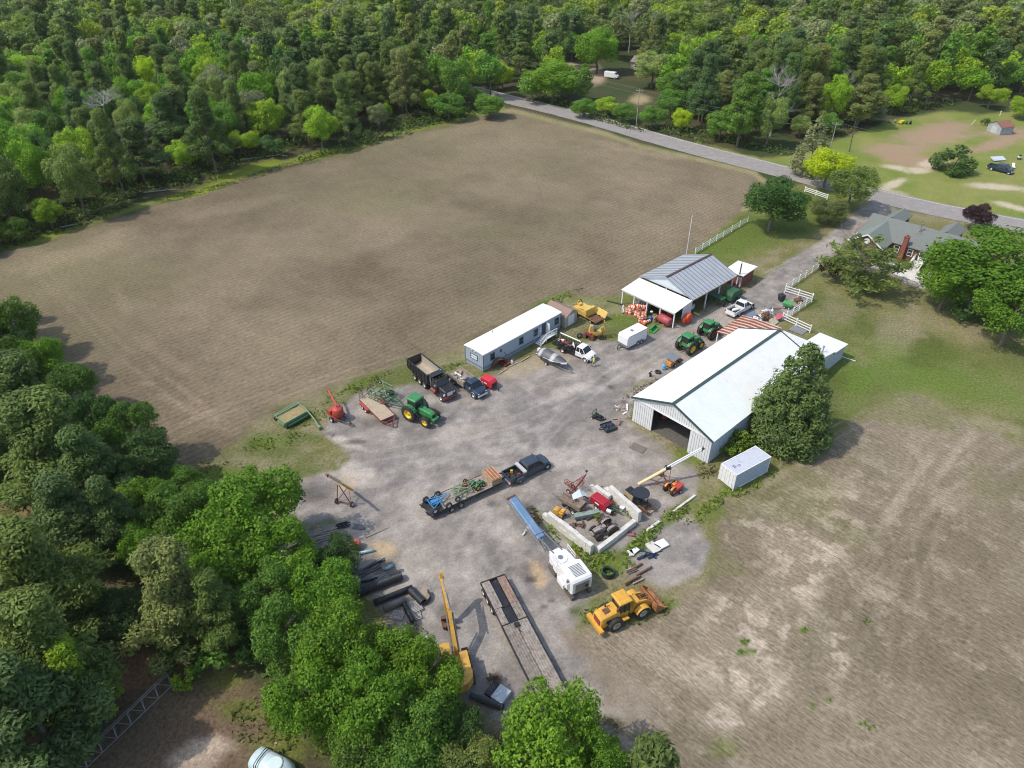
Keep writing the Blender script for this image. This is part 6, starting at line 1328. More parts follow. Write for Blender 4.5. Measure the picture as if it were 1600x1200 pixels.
w = MB(); slope(w, (-.9, -.5, .3), (.2, -.6, .6), (.3, .5, .7), (-.7, .3, .35), .04); slope(w, (.2, -.6, .6), (1.0, -.4, .25), (.9, .5, .2), (.3, .5, .7), .04); w.build('sheet', SIDE, t); MB().bar((-.9, -.5, -.9), (-.9, -.5, .3), .05).bar((.9, .4, -.9), (.9, .4, .2), .05).build('support', RUST, t)
t = T('grey_green_chute', 897, 812, 12, 'long grey-green metal chute lying in the scrap bay', 'chute')
w = MB().prism([(0, .25), (2.5, .45), (2.5, .85), (0, .7)], -.32, .32).box(2.5, 2.95, -.3, .3, .35, .9); w.build('chute', mat('grey_green_steel', (.22, .28, .25), .5, var=.2, dirt=.3), t); MB().bar((.2, -.3, 0), (.2, -.3, .4), .06).bar((2.3, .3, 0), (2.3, .3, .5), .06).build('leg', RUST, t)
t = T('yellow_engine', 874, 806, -30, 'yellow stationary engine with round cover behind the concrete blocks', 'engine'); MB().box(-.5, .5, -.35, .35, .2, .8).cyl((-.35, -.4, .7), (-.35, .3, .7), .38, n=16).box(.2, .6, -.25, .3, .7, 1.1).build('engine_block', CAT, t); MB().bar((-.6, -.4, .1), (.7, -.4, .1), .12).bar((-.6, .4, .1), (.7, .4, .1), .12).build('skid', BLACK, t)
t = T('seeder_frame', 960, 800, -45, 'dark green tool frame with pale square lids beside the deep red generator', 'farm implement'); MB().bar((-.9, 0, .5), (.9, 0, .5), .12).bar((0, -.8, .5), (0, .8, .5), .1).bar((.9, 0, .5), (1.1, .5, 1.2), .08).build('frame', DGREEN, t)
for x, y in ((-.8, -.3), (-.2, -.9), (.6, .6)): MB().cbox((x, y, .65), (.55, .35, .35), (.3, .2, .4)).build('lid', PURE, t)
for i in range(22):
    u, v = random.uniform(880, 975), random.uniform(785, 835); u = u + (v - 805) * .5
    o = T('rusty_scrap', u, v, random.uniform(0, 180), 'small rusty iron piece strewn on the ground of the scrap bay', 'scrap', 'rusty iron strewn in the scrap bay'); w = MB()
    for k in range(4): w.cbox((random.uniform(-.3, .3), random.uniform(-.3, .3), random.uniform(.05, .35)), (random.uniform(.2, 1.0), random.uniform(.04, .16), random.uniform(.04, .2)), (random.uniform(-.6, .6), random.uniform(-.6, .6), random.uniform(0, 3)))
    w.build('scrap', (RUST, RUST, MAROON, STEEL, BLACK)[i % 5], o)
t = T('wooden_pallet', 828, 798, 30, 'dark wooden pallet lying beside the tip of the blue conveyor', 'pallet')
w = MB()
for i in range(7): w.box(-.7 + i * .2, -.56 + i * .2, -.5, .5, .11, .14)
for y in (-.5, -.04, .42): w.box(-.7, .66, y, y + .08, 0, .11)
w.build('slat', mat('dark_wet_wood', (.06, .05, .05), .8), t)
for i, (u, v, a, l, lb) in enumerate([(838, 806, -45, 1.9, 'rusty'), (834, 812, -40, 1.4, 'brown'), (822, 830, 60, 1.6, 'pale grey')]):
    o = T('scrap_rail', u, v, a, lb + ' bar lying on the ground between the blue conveyor and the block wall', 'scrap'); MB().cbox((0, 0, .08), (l, .18, .14)).cbox((.2, .12, .15), (l * .6, .1, .1), (0, .1, .2)).build('bar', RUST if i < 2 else CONC, o)
# telescopic augers
def auger(name, label, a, za, b, zb, m1, m2, split, axle, r=.16, rz_=None):
    A = G(a[0], a[1], za); B = G(b[0], b[1], zb); yw = math.atan2(B.y - A.y, B.x - A.x)
    t = empty(name, (A.x, A.y, 0), yw, label, 'auger'); L_ = math.hypot(B.x - A.x, B.y - A.y)
    p = lambda q, dz=0, y=0: (L_ * q, y, za + (zb - za) * q + dz)
    MB().cyl(p(0), p(split), r * 1.25, n=14).build('lower_tube', m1, t); w = MB().cyl(p(split), p(1), r, n=14); w.cyl(p(split, .3), p(.98, .25), r * .5, n=8); w.build('upper_tube', m2, t)
    w = MB(); x = L_ * axle; zz = za + (zb - za) * axle
    for sd in (-1, 1): w.bar((x, sd * .9, .35), (x + .5, sd * .1, zz + .1), .08).bar((x - .1, sd * .9, .35), p(axle * .4, -.1, sd * .1), .07)
    w.bar((x, -.9, .35), (x, .9, .35), .08); w.build('undercarriage', MAROON, t)
    for sd in (-1, 1): wheel(t, x, sd * 1.0, .33, .2)
    if r > .14: MB().cbox(p(split + .04, .1), (.6, .5, .4)).build('motor', BLACK, t)
    MB().cyl(p(.99, -.05), p(.99, -.3), r * .7, n=10).cyl(p(.985), p(1.02, .05), r * 1.2, n=12).build('spout', BLACK if r > .14 else MAROON, t)
auger('grain_auger', 'long cream and white grain auger raised towards the barn corner', (997, 757), .35, (1098, 701), 4.3, mat('cream_paint', (.70, .55, .30), .5), PURE, .42, .45)
auger('grain_auger', 'orange and white grain auger pointing up at the edge of the yard by the trees', (551, 766), .3, (511, 742), 6.6, mat('orange_yellow_paint', (.70, .36, .08), .5), mat('pale_orange_tube', (.62, .48, .32), .5), .45, .5, .12)
# yellow paver and forklift by the garden shed
t = T('road_widener', 921, 497, -48, 'old yellow paving machine with open rusty hopper beside the garden shed', 'road machine'); YP = mat('pale_machine_yellow', (.62, .42, .09), .55, dirt=.3, dirtcol=(.35, .24, .12))
w = MB().box(-2.8, -.1, -1.1, 1.1, .6, 1.45).prism([(-.1, .6), (.2, .6), (.2, 1.9), (-.4, 1.9)], -1.15, 1.15); w.build('body', YP, t)
w = MB(); slope(w, (-2.0, -.9, 1.5), (-.5, -.9, 1.75), (-.5, .9, 1.75), (-2.0, .9, 1.5), .06); w.build('lid', YP, t)
w = MB(); slope(w, (.2, 1.1, .7), (2.4, 1.1, .5), (2.4, 1.7, 1.5), (.2, 1.7, 1.6), .07); slope(w, (.2, -1.1, .7), (2.4, -1.1, .5), (2.4, -1.7, 1.1), (.2, -1.7, 1.3), .07); w.build('hopper_wing', YP, t); MB().box(.2, 2.4, -1.1, 1.1, .45, .55).build('hopper_floor', RUST, t)
w = MB().box(-2.6, -2.0, -.3, .3, 1.46, 1.9).box(-2.7, -2.6, -.3, .3, 1.7, 2.2); w.build('seat', YP, t); MB().bar((-2.4, .9, 1.4), (-3.6, 1.6, 1.5), .12).bar((-3.6, 1.6, 1.5), (-3.9, .9, .6), .1).build('control_arm', BLACK, t)
for x, y, r_ in ((-2.2, -1.25, .55), (-2.2, 1.25, .55), (-3.3, .6, .5), (1.2, -1.0, .35), (1.2, 1.0, .35)): wheel(t, x, y, r_, .35, YP if r_ > .5 else None)
w = MB()
for i in range(10): w.bar((2.0 + .14 * i, -2.6, .3 + .04 * i), (2.0 + .14 * i, -1.7, .3 + .04 * i), .05)
w.bar((1.9, -2.6, .3), (3.4, -2.6, .7), .07).bar((1.9, -1.7, .3), (3.4, -1.7, .7), .07); w.build('ladder_frame', STEEL, t)
t = T('forklift', 935, 527, 5, 'old yellow rough terrain forklift with upright rusty mast beside the stake truck', 'forklift')
w = MB().box(-1.6, .4, -.4, .4, .6, 1.2).prism([(-1.6, 1.2), (-.9, 1.2), (-1.0, 2.2), (-1.4, 2.3)], -.35, .35); w.build('body', YP, t)
w = MB()
for y in (-.45, .38): w.box(.75, .88, y, y + .1, .1, 2.9)
for z in (.5, 1.6, 2.8): w.box(.75, .86, -.35, .38, z, z + .1)
w.build('mast', mat('rusty_yellow', (.45, .25, .07), .7, var=.3), t); w = MB().box(.9, 1.9, -.35, -.22, .12, .18).box(.9, 1.9, .22, .35, .12, .18); w.build('fork', RUST, t)
MB().cyl((-.5, -.2, 1.2), (.7, -.2, 2.2), .06).build('tilt_cylinder', YP, t); MB().box(-.7, -.2, -.25, .25, 1.2, 1.35).build('seat', BLACK, t)
for x, y, r_ in ((.3, -.7, .45), (.3, .7, .45), (-1.3, -.6, .38), (-1.3, .6, .38)): wheel(t, x, y, r_, .32, RUST)
t = T('vibratory_plate_roller', 920, 528, -30, 'rusty maroon roller with two drums between the forklift and the stake truck', 'roller'); MB().cyl((-.7, -.5, .4), (-.7, .5, .4), .4, n=18).build('drum', RUST, t); MB().cyl((.6, -.5, .4), (.6, .5, .4), .4, n=18).build('drum', MAROON, t); MB().box(-.6, .5, -.35, .35, .6, 1.05).build('frame', MAROON, t)
t = T('upright_tyre', 905, 528, 30, 'black tyre with pale rim leaning behind the stake truck', 'tyre'); wheel(t, 0, 0, .45, .25, CHROME)
# drums, cones and barrels before the equipment shed
random.seed(5)
def drum(label, loc, tilt=(0, 0, 0), group='orange traffic drums piled before the equipment shed'):
    t = empty('traffic_drum', loc, tilt[2], label, 'traffic drum', group); t.rotation_euler = tilt
    MB().lathe([(.01, 0), (.29, 0), (.29, .1), (.27, .12), (.27, .3)], 14).lathe([(.265, .52), (.25, .53), (.25, .72)], 14).lathe([(.24, .92), (.22, 1.0), (.05, 1.02), (.01, 1.02)], 14).build('drum', ORANGE, t)
    MB().lathe([(.272, .3), (.265, .52)], 14).lathe([(.252, .72), (.24, .92)], 14).build('reflective_band', PURE, t); return t
spots = [(979, 489), (984, 491), (989, 489), (983, 485), (990, 484), (995, 490), (1000, 489), (993, 494), (998, 496), (1004, 495), (1008, 491), (1003, 500), (1008, 499), (997, 484), (1006, 486), (1000, 503)]
for i, (u, v) in enumerate(spots):
    A = G(u, v); drum('orange and white drum standing in the pile before the equipment shed', A, (random.uniform(-.1, .1), random.uniform(-.1, .1), random.uniform(0, 3)))
for i, (u, v, z) in enumerate([(985, 488, 1.0), (991, 487, 1.0), (997, 490, 1.0), (1005, 492, 1.0)]):
    A = G(u, v); drum('orange striped drum lying on top of the pile before the equipment shed', (A.x, A.y, z + .25), (R(90), random.uniform(-.2, .2), R(30 + 40 * i)))
for i, (u, v) in enumerate([(1002, 506), (1009, 506), (1006, 509)]):
    A = G(u, v); drum('orange striped drum lying on grass at the near pile edge', (A.x, A.y, .28), (R(90), 0, R(100 + 30 * i)), 'orange drums lying on the grass')
t = T('white_hoop', 973, 489, 60, 'white plastic hoop standing at the left end of the orange drums', 'hoop'); w = MB(); pts = [(.35 * math.cos(a), 0, .75 + .72 * math.sin(a)) for a in np.linspace(0, 2 * math.pi, 17)]; w.tube(pts, .08, 8); w.build('hoop', PURE, t)
for i, (u, v, a, z) in enumerate([(993, 480, 20, 1.0), (1000, 480, 70, 1.2), (1005, 485, 40, 1.3)]):
    o = T('road_sign_panel', u, v, a, ('white folded sign stand leaning at the left of the shed lean-to', 'white folded sign stand leaning in the middle of the heap under the lean-to', 'silver sign panels leaning beside the orange drums')[i], 'sign stand'); w = MB()
    for k in range(5): w.bar((-.5 + .2 * k, 0, 0), (-.2 + .22 * k, .6, z + .8), .05)
    w.cbox((0, .3, z * .7), (1.0, .04, .9), (.5, 0, 0)); w.build('panel', (PURE, WHITE, CHROME)[i], o)
t = T('fuel_tank', 1030, 502, -53, 'dull red cylindrical fuel tank lying before the equipment shed', 'tank'); MB().lathe([(.01, 0), (.6, .0), (.72, .06), (.72, 2.3), (.6, 2.38), (.01, 2.38)], 24, 'x', c=(0, 0, .85)).build('tank', mat('dull_red_tank', (.36, .07, .08), .5, var=.12, dirt=.2), t); MB().box(.3, .45, -.6, .6, 0, .35).box(1.9, 2.05, -.6, .6, 0, .35).build('cradle', RUST, t)
t = T('blue_barrel', 1016, 502, 0, 'blue plastic barrel between the orange drums and the red tank', 'barrel'); MB().lathe([(.01, 0), (.28, .02), (.3, .3), (.28, .35), (.3, .6), (.28, .88), (.01, .9)], 16).build('barrel', mat('barrel_blue', (.03, .09, .30), .4), t)
t = T('straw_bale', 1022, 502, -50, 'ragged yellow straw bundle beside the red tank', 'bale'); w = MB()
for i in range(60): w.bar((random.uniform(-.4, .4), random.uniform(-.4, .4), 0), (random.uniform(-.4, .4), random.uniform(-.4, .4), random.uniform(.7, 1.3)), .05)
w.cbox((0, 0, .45), (.6, .6, .9)).build('straw', PLY, t)
t = T('stacked_stool', 1017, 497, 0, 'white plastic stool on black legs under the edge of the shed lean-to', 'stool'); MB().lathe([(.01, 1.15), (.25, 1.17), (.22, 1.3), (.01, 1.34)], 14).build('seat', PURE, t); w = MB()
for a in range(4): w.bar((0, 0, 1.15), (.3 * math.cos(a * 1.57), .3 * math.sin(a * 1.57), 0), .05)
w.build('leg', BLACK, t)
t = T('mesh_fence_roll', 1068, 497, 42, 'big roll of bright orange mesh fence hanging at the side of the shed lean-to', 'fence roll'); t.location = shed.matrix_basis @ Vector((-1.6, -.85, 0)); w = MB(); w.lathe([(.1, -.35), (.75, -.38), (.82, -.1), (.8, .2), (.68, .38), (.1, .35)], 20, 'y', c=(0, 0, .95)); w.lathe([(.1, -.3), (.5, -.34), (.52, .1), (.1, .3)], 16, 'y', c=(-.9, .1, .8)); w.build('roll', mat('mesh_orange', (.75, .10, .03), .7, var=.35, scale=8), t); MB().bar((.4, 0, 0), (.4, 0, .3), .1).bar((-.4, 0, 0), (-.4, 0, .3), .1).build('block', WOOD, t)
for i, (u, v, c_, lb) in enumerate([(1034, 490, MAROON, 'maroon machine stored under the lean-to behind the red tank'), (1046, 494, RED, 'small red tank standing by the corner post of the lean-to'), (1010, 481, STEEL, 'grey steel rack under the middle of the lean-to'), (1022, 486, BLACK, 'dark engine under the middle of the lean-to')]):
    o = T('stored_machine', u, v, 43 + 20 * i, lb, 'machine'); MB().box(-.6, .6, -.4, .4, .3, 1.0).cyl((-.3, 0, 1.0), (.4, 0, 1.25), .25).bar((-.5, -.4, 0), (-.5, -.4, .3), .1).bar((.5, .4, 0), (.5, .4, .3), .1).bar((.5, -.4, 0), (.5, -.4, .3), .1).bar((-.5, .4, 0), (-.5, .4, .3), .1).build('body', c_, o); wheel(o, 0, -.5, .3, .18)
t = T('loader_bucket', 1022, 517, -35, 'green tractor bucket lying on the grass before the red tank', 'bucket'); w = MB(); w.prism([(-.4, .05), (.35, .03), (.4, .1), (-.3, .14), (-.38, .55), (-.2, .7), (-.28, .75), (-.48, .6)], -.95, .95); w.prism([(-.45, .05), (.4, .05), (-.25, .72)], -.97, -.92).prism([(-.45, .05), (.4, .05), (-.25, .72)], .92, .97); w.build('bucket', mat('bucket_green', (.06, .30, .08), .5), t)
for i, (u, v, h) in enumerate([(1020, 508, 1.5), (1035, 516, 1.1)]): o = T('marker_stake', u, v, 0, ('taller pale wooden stake beside the green bucket', 'shorter pale wooden stake on the grass right of the green bucket')[i], 'stake'); MB().box(-.05, .05, -.05, .05, 0, h).build('stake', PLY, o)
t = T('drain_pipe', 962, 474, -28, 'dark pipe lying on the grass left of the equipment shed', 'pipe'); MB().cyl((-1.6, 0, .12), (1.6, 0, .12), .12, n=12).build('pipe', mat('dark_green_pipe', (.03, .05, .03), .6), t)
# orange log splitter and roofed machine along the barn
t = T('concrete_mixer', 1047, 572, 43, 'small orange machine under a tilted pale panel against the barn wall', 'machine'); MB().box(-.7, .7, -.5, .5, .35, 1.0).cyl((-.2, -.3, 1.0), (.3, .3, 1.3), .3).build('body', mat('dusty_orange', (.55, .26, .09), .7, var=.3), t); w = MB(); slope(w, (-.6, -.9, 1.45), (1.1, -.9, 1.6), (1.1, 1.0, 1.75), (-.6, 1.0, 1.6), .05); w.bar((-.5, -.5, .9), (-.5, -.5, 1.45), .05).bar((.9, .8, .4), (.9, .8, 1.6), .05); w.build('roof_panel', STEEL, t)
for y in (-.6, .6): wheel(t, .3, y, .3, .18)
t = T('sky_blue_drum', 1037, 577, 0, 'sky blue steel drum between the orange machine and a lying tyre', 'barrel'); MB().lathe([(.01, 0), (.29, 0), (.3, .3), (.28, .32), (.3, .6), (.29, .85), (.01, .86)], 16).build('barrel', mat('sky_blue_drum', (.12, .32, .52), .4), t)
t = T('lying_tyre', 1028, 582, 0, 'black tyre lying on the gravel left of the sky blue drum', 'tyre'); MB().lathe([(.25, .02), (.42, .0), (.48, .12), (.42, .26), (.25, .24), (.25, .02)], 20).build('tyre', TYRE, t)
t = T('anvil_stand', 1016, 588, 0, 'small dark iron stand at the end of the row along the barn', 'stand'); MB().box(-.15, .15, -.15, .15, 0, .5).bar((-.3, 0, .5), (.2, .1, .9), .1).build('stand', BLACK, t)
t = T('pallet_of_parts', 1060, 563, 43, 'pallet of rusty parts between the orange machine and the barn wall', 'pallet'); w = MB().box(-.6, .6, -.5, .5, 0, .12)
for i in range(8): w.cbox((random.uniform(-.4, .4), random.uniform(-.3, .3), .3), (random.uniform(.2, .6), random.uniform(.1, .3), .2), (random.random(), random.random(), 0))
w.build('parts', RUST, t)
# mower decks before the barn
t = T('finish_mower', 935, 654, -35, 'black mower deck with green hoop frame on the gravel before the barn', 'farm implement'); MB().slab([(-.8, -.5), (.5, -.5), (.8, 0), (.5, .5), (-.8, .5)], .2, .32).cyl((-.3, -.25, .32), (-.3, -.25, .5), .2).cyl((-.3, .25, .32), (-.3, .25, .5), .2).box(0, .4, -.2, .2, .32, .6).build('mower_deck', BLACK, t); MB().tube([(-.6, -.5, .3), (-.7, -.5, 1.1), (-.7, .5, 1.1), (-.6, .5, .3)], .05).tube([(.2, 0, .5), (-1.6, .1, .2)], .03).build('hoop_frame', DGREEN, t)
for x, y in ((-.7, -.6), (-.7, .6), (.8, .3)): wheel(t, x, y, .18, .1)
t = T('rotary_mower', 951, 669, 25, 'wide black rotary mower lying next to the orange traffic board', 'farm implement'); w = MB().slab([(-.9, -.75), (.7, -.75), (.95, -.4), (.95, .4), (.7, .75), (-.9, .75)], .15, .28); 
for x, y in ((-.4, -.35), (-.4, .35), (.35, 0)): w.lathe([(.3, .28), (.3, .34), (.12, .4), (.12, .5), (.01, .52)], 14, c=(x, y, 0))
w.box(-.9, .9, -.8, -.75, .1, .45).box(-.9, .9, .75, .8, .1, .45).bar((-.8, 0, .4), (.8, 0, .45), .1); w.build('mower_deck', mat('blue_black_paint', (.03, .04, .055), .4), t); MB().bar((-.9, -.3, .3), (-1.5, 0, .3), .08).bar((-.9, .3, .3), (-1.5, 0, .3), .08).build('drawbar', BLACK, t)
t = T('barricade_board', 966, 662, 62, 'orange-red traffic board leaning beside the black rotary mower', 'barricade'); w = MB(); w.cbox((0, 0, .45), (1.1, .05, .3), (.5, 0, 0)).bar((-.5, .1, 0), (-.45, -.1, .8), .05).bar((.5, .1, 0), (.45, -.1, .8), .05); w.build('board', mat('board_orange', (.65, .14, .07), .6), t)
for i in range(9):
    u, v = random.uniform(960, 986), random.uniform(637, 662)
    o = T('broken_board', u, v, random.uniform(0, 180), 'short broken board strewn at the left corner of the barn', 'board', 'boards scattered at the barn corner'); MB().cbox((0, 0, .06 + .05 * (i % 3)), (random.uniform(.5, 1.6), random.uniform(.1, .25), .06), (0, random.uniform(-.08, .12), 0)).build('board', (PLY, WOOD, RUST, PURE)[i % 4], o)
t = T('white_chair_frame', 963, 643, 30, 'white tangled chair frame by the lumber scatter at the barn corner', 'frame'); MB().tube([(0, 0, 0), (.1, 0, .7), (.5, .1, .8), (.5, .1, .05), (.1, .4, .1), (0, .4, .8), (.1, 0, .7)], .04).build('frame', PURE, t)
A = G(997, 700); o = empty('steel_plate', A, R(-38), 'rusty flat steel plate lying on the gravel before the barn door', 'steel plate'); MB().box(-.95, .95, -.65, .65, .03, .06).build('plate', mat('brown_plate', (.17, .13, .115), .8, var=.2), o)
# junk corner by the white fence
t = T('wheelie_bin', 1220, 470, 20, 'black wheeled bin beside the driveway fence', 'bin'); MB().loft([[(-s, -s * 1.1, z), (s, -s * 1.1, z), (s, s * 1.1, z), (-s, s * 1.1, z)] for z, s in ((.1, .34), (1.1, .46))], smooth=False).build('bin_body', BLACK, t); MB().loft([[(-s, -s * 1.1, z), (s, -s * 1.1, z), (s, s * 1.1, z), (-s, s * 1.1, z)] for z, s in ((1.1, .52), (1.25, .4))], smooth=False).build('lid', BLACK, t)
t = T('garden_cart', 1230, 481, -35, 'green dump cart beside the black bin in the fenced corner', 'cart'); w = MB(); w.loft([[(-.7 - s, -.5 - s, z), (.7 + s, -.5 - s, z), (.7 + s, .5 + s, z), (-.7 - s, .5 + s, z)] for z, s in ((.5, 0), (1.0, .12))], smooth=False); w.build('cart_tub', mat('cart_green', (.08, .32, .09), .5), t); MB().bar((.7, 0, .5), (1.6, 0, .6), .06).build('handle', BLACK, t)
for x in (-.4, .4):
    for y in (-.55, .55): wheel(t, x, y, .25, .14)
t = T('rusty_stove', 1247, 472, 10, 'low rusty brown iron box by the corner of the white fence', 'scrap metal'); MB().box(-.6, .6, -.45, .45, .1, .6).cyl((.2, 0, .6), (.2, 0, .9), .12).build('body', RUST, t); MB().box(-.3, .3, -.75, -.5, 0, .35).build('pale_block', PLY, t)
for i, (u, v, a, c_, lb) in enumerate([(1182, 502, 30, WHITE, 'white curved fender leaning on the heap behind the rusty lean-to'), (1190, 494, 100, PLY, 'tan board tipped over the heap behind the rusty lean-to'), (1196, 497, 60, RUST, 'rusty machine part in the heap behind the rusty lean-to'), (1188, 501, -20, mat('grey_brown_scrap', (.22, .17, .14), .8, var=.4), 'grey-brown machine part in the heap behind the rusty lean-to'), (1200, 491, 20, PURE, 'white hose coil on the heap behind the rusty lean-to'), (1201, 502, 80, RUST, 'rusty toothed frame nearest the cream panel'), (1196, 487, 10, STEEL, 'grey steel frame at the far side of the heap behind the lean-to')]):
    o = T('scrap_heap_part', u, v, a, lb, 'scrap'); w = MB()
    for k in range(10): w.cbox((random.uniform(-.6, .6), random.uniform(-.5, .5), random.uniform(.1, .9)), (random.uniform(.2, 1.2), random.uniform(.05, .3), random.uniform(.05, .3)), (random.uniform(-.8, .8), random.uniform(-.8, .8), random.uniform(0, 3)))
    w.tube([(.5 * math.cos(q), .5 * math.sin(q), .6 + .1 * q) for q in np.linspace(0, 6, 10)], .05, 6); w.build('part', c_, o)
t = T('blue_tarp_box', 1173, 497, 42, 'flat blue box behind the rusty lean-to roof', 'box'); MB().box(-.8, .8, -.5, .5, 0, .75).build('box', mat('slate_blue', (.14, .2, .28), .6), t)
t = T('cream_panel', 1208, 506, 45, 'cream painted panel leaning beside the red boat hull shape behind the barn', 'panel'); w = MB(); slope(w, (-.9, -.5, .2), (.9, -.5, .2), (.9, .5, .9), (-.9, .5, .9), .06); w.bar((-.7, .4, 0), (-.7, .4, .8), .06).bar((.7, .4, 0), (.7, .4, .8), .06); w.build('panel', mat('cream_panel', (.55, .50, .34), .6), t)
t = T('red_paddle_boat', 1217, 500, 45, 'small faded red hull with pointed nose leaning by the white fence', 'boat hull'); w = MB(); ring_body(w, [(-1.1, [(-.1, .5), (0, .3), (.1, .5), (0, .55)]), (-.4, [(-.45, .7), (0, .2), (.45, .7), (0, .8)]), (.6, [(-.5, .75), (0, .2), (.5, .75), (0, .9)]), (1.1, [(-.4, .7), (0, .25), (.4, .7), (0, .8)])]); w.build('hull', mat('faded_red', (.50, .10, .12), .5), t)
t = T('harrow_section', 1212, 488, -45, 'rusty spiked harrow leaning against the white fence corner', 'farm implement'); w = MB()
for i in range(6): w.bar((-.8, -.5 + .2 * i, .3), (.8, -.5 + .2 * i, 1.0), .04).bar((-.8 + .3 * i, -.5, .3 + .12 * i), (-.8 + .3 * i, .6, .3 + .12 * i), .04)
w.build('frame', RUST, t)
t = T('patio_slab', 1247, 516, 45, 'pale grey flat slab on the grass between the fence and the white annex', 'slab'); MB().box(-1.0, 1.0, -1.2, 1.2, .02, .1).build('slab', STEEL, t)
t = T('white_drain_pipe', 1322, 560, -38, 'white pipe lying on the grass behind the barn annex', 'pipe'); MB().cyl((-1.2, 0, .07), (1.4, 0, .07), .06).build('pipe', PURE, t)
# shipping container
A = G(1122.4, 751.6); t = empty('shipping_container', (25.08, 64.97, 0), R(33.2), 'pale blue-grey shipping container with white end beside the barn', 'container')
CB = mat('container_paint', (.42, .50, .60), .55, var=.07, dirt=.25, dirtcol=(.34, .40, .45)); CT = mat('container_roof', (.50, .53, .60), .5, var=.06, dirt=.3, dirtcol=(.42, .44, .48))
w = MB().box(.05, 6.0, -2.40, -.04, .15, 2.5)
for i in range(24):
    x = .2 + i * .24; w.box(x, x + .12, -2.44, -2.40, .3, 2.38); w.box(x, x + .12, -.04, 0.0, .3, 2.38)
w.build('corrugated_wall', CB, t)
w = MB()
for x in (0, 5.94):
    for y in (-2.46, -.10): w.box(x, x + .12, y, y + .12, 0, 2.55)
for y in (-2.46, -.10): w.box(.12, 5.94, y, y + .12, 2.42, 2.545).box(.12, 5.94, y, y + .12, .02, .16)
for x in (.005, 5.945): w.box(x, x + .1, -2.34, -.10, 2.42, 2.545)
w.build('corner_frame', WHITE, t)
w = MB().box(.125, 5.935, -2.33, -.11, 2.50, 2.53)
for i in range(18): x = .35 + i * .31; w.box(x, x + .14, -2.3, -.14, 2.532, 2.548)
w.build('roof', CT, t)
for k in (0, 1):
    y0 = -2.38 + k * 1.17; w = MB().box(0.0, .045, y0, y0 + 1.15, .2, 2.4)
    for y in (.3, .8): w.cyl((-.03, y0 + y, .2), (-.03, y0 + y, 2.4), .025)
    w.build('door', WHITE, t)
# the painted code on the roof, as worn as in the photo
def letters(parent, txt, loc, rot, size, m, name='painted_code', ext=.002):
    cu_ = bpy.data.curves.new(name, 'FONT'); cu_.body = txt; cu_.size = size; cu_.extrude = ext
    o = bpy.data.objects.new(name, cu_); COL.objects.link(o)
    dg = bpy.context.evaluated_depsgraph_get(); me = bpy.data.meshes.new_from_object(o.evaluated_get(dg)); bpy.data.objects.remove(o)
    me.materials.clear(); me.materials.append(m); o = link_mesh(name, me, parent, loc, rot); return o
letters(t, '35\n0', (1.15, -1.55, 2.555), (0, 0, R(90)), .62, BLACK)
# slabs, timber and scrap on the gravel by the loader
for i, (u, v, a, L_, W_, lb, c_) in enumerate([(1019.5, 857, -62, 1.5, 1.05, 'smooth pale concrete slab lying on black runners among the scrap', CONC), (1033.5, 852, 28, 1.3, 1.1, 'cracked white concrete slab nearest the open gravel', PURE), (1009, 866, 25, 1.0, .5, 'small grey panel beside the dark steel scrap', STEEL), (991, 862, 40, 1.0, .7, 'jagged white broken slab lying in the weeds', WHITE), (985, 866, 100, .8, .6, 'ragged pale broken slab at the edge of the weeds', CONC)]):
    o = T('concrete_slab', u, v, a, lb, 'slab'); MB().slab([(-L_ / 2, -W_ / 2), (L_ / 2, -W_ / 2 * .9), (L_ / 2, W_ / 2), (0, W_ / 2 * (1 if i < 2 else .6)), (-L_ / 2, W_ / 2)], .1, .26).build('slab', c_, o)
for i, (u, v, a, l, lb) in enumerate([(1012, 866, -35, 2.0, 'dark steel beam crossing under the smooth pale slab'), (1006, 870, 30, 1.8, 'dark steel beam beside the small grey panel'), (1020, 870, 28, 1.3, 'short black rail at the edge of the gravel'), (1026, 855, -60, 1.5, 'black runner between the two pale slabs')]):
    o = T('steel_beam', u, v, a, lb, 'beam'); MB().cbox((0, 0, .12), (l, .22, .2), (0, .05, 0)).cbox((.1, 0, .3), (l * .5, .08, .2), (.2, 0, .3)).build('beam', NAVY, o)
for i in range(8):
    u, v = 984 + random.uniform(0, 24), 884 + random.uniform(0, 26); o = T('old_timber', u, v, 30 + random.uniform(-8, 8), 'old split timber in the pile behind the loader bucket', 'timber', 'timbers piled behind the loader bucket'); MB().cbox((0, 0, .12 + .1 * (i % 3)), (random.uniform(1.2, 2.2), .16, .14), (0, random.uniform(-.05, .05), 0)).build('timber', (WOOD, RUST, BROWNW)[i % 3], o)
t = T('culvert_ring', 950, 898, 0, 'dark green culvert ring full of weeds left of the loader', 'culvert'); w = MB()
prof = [(.62, 0)]
for k in range(6): prof += [(.66, .03 + .11 * k), (.70, .07 + .11 * k), (.66, .11 + .11 * k)]
prof += [(.66, .7), (.58, .7), (.58, 0), (.62, 0)]
w.lathe(prof, 30); w.build('ring', mat('culvert_green', (.025, .05, .045), .5, var=.2), t)
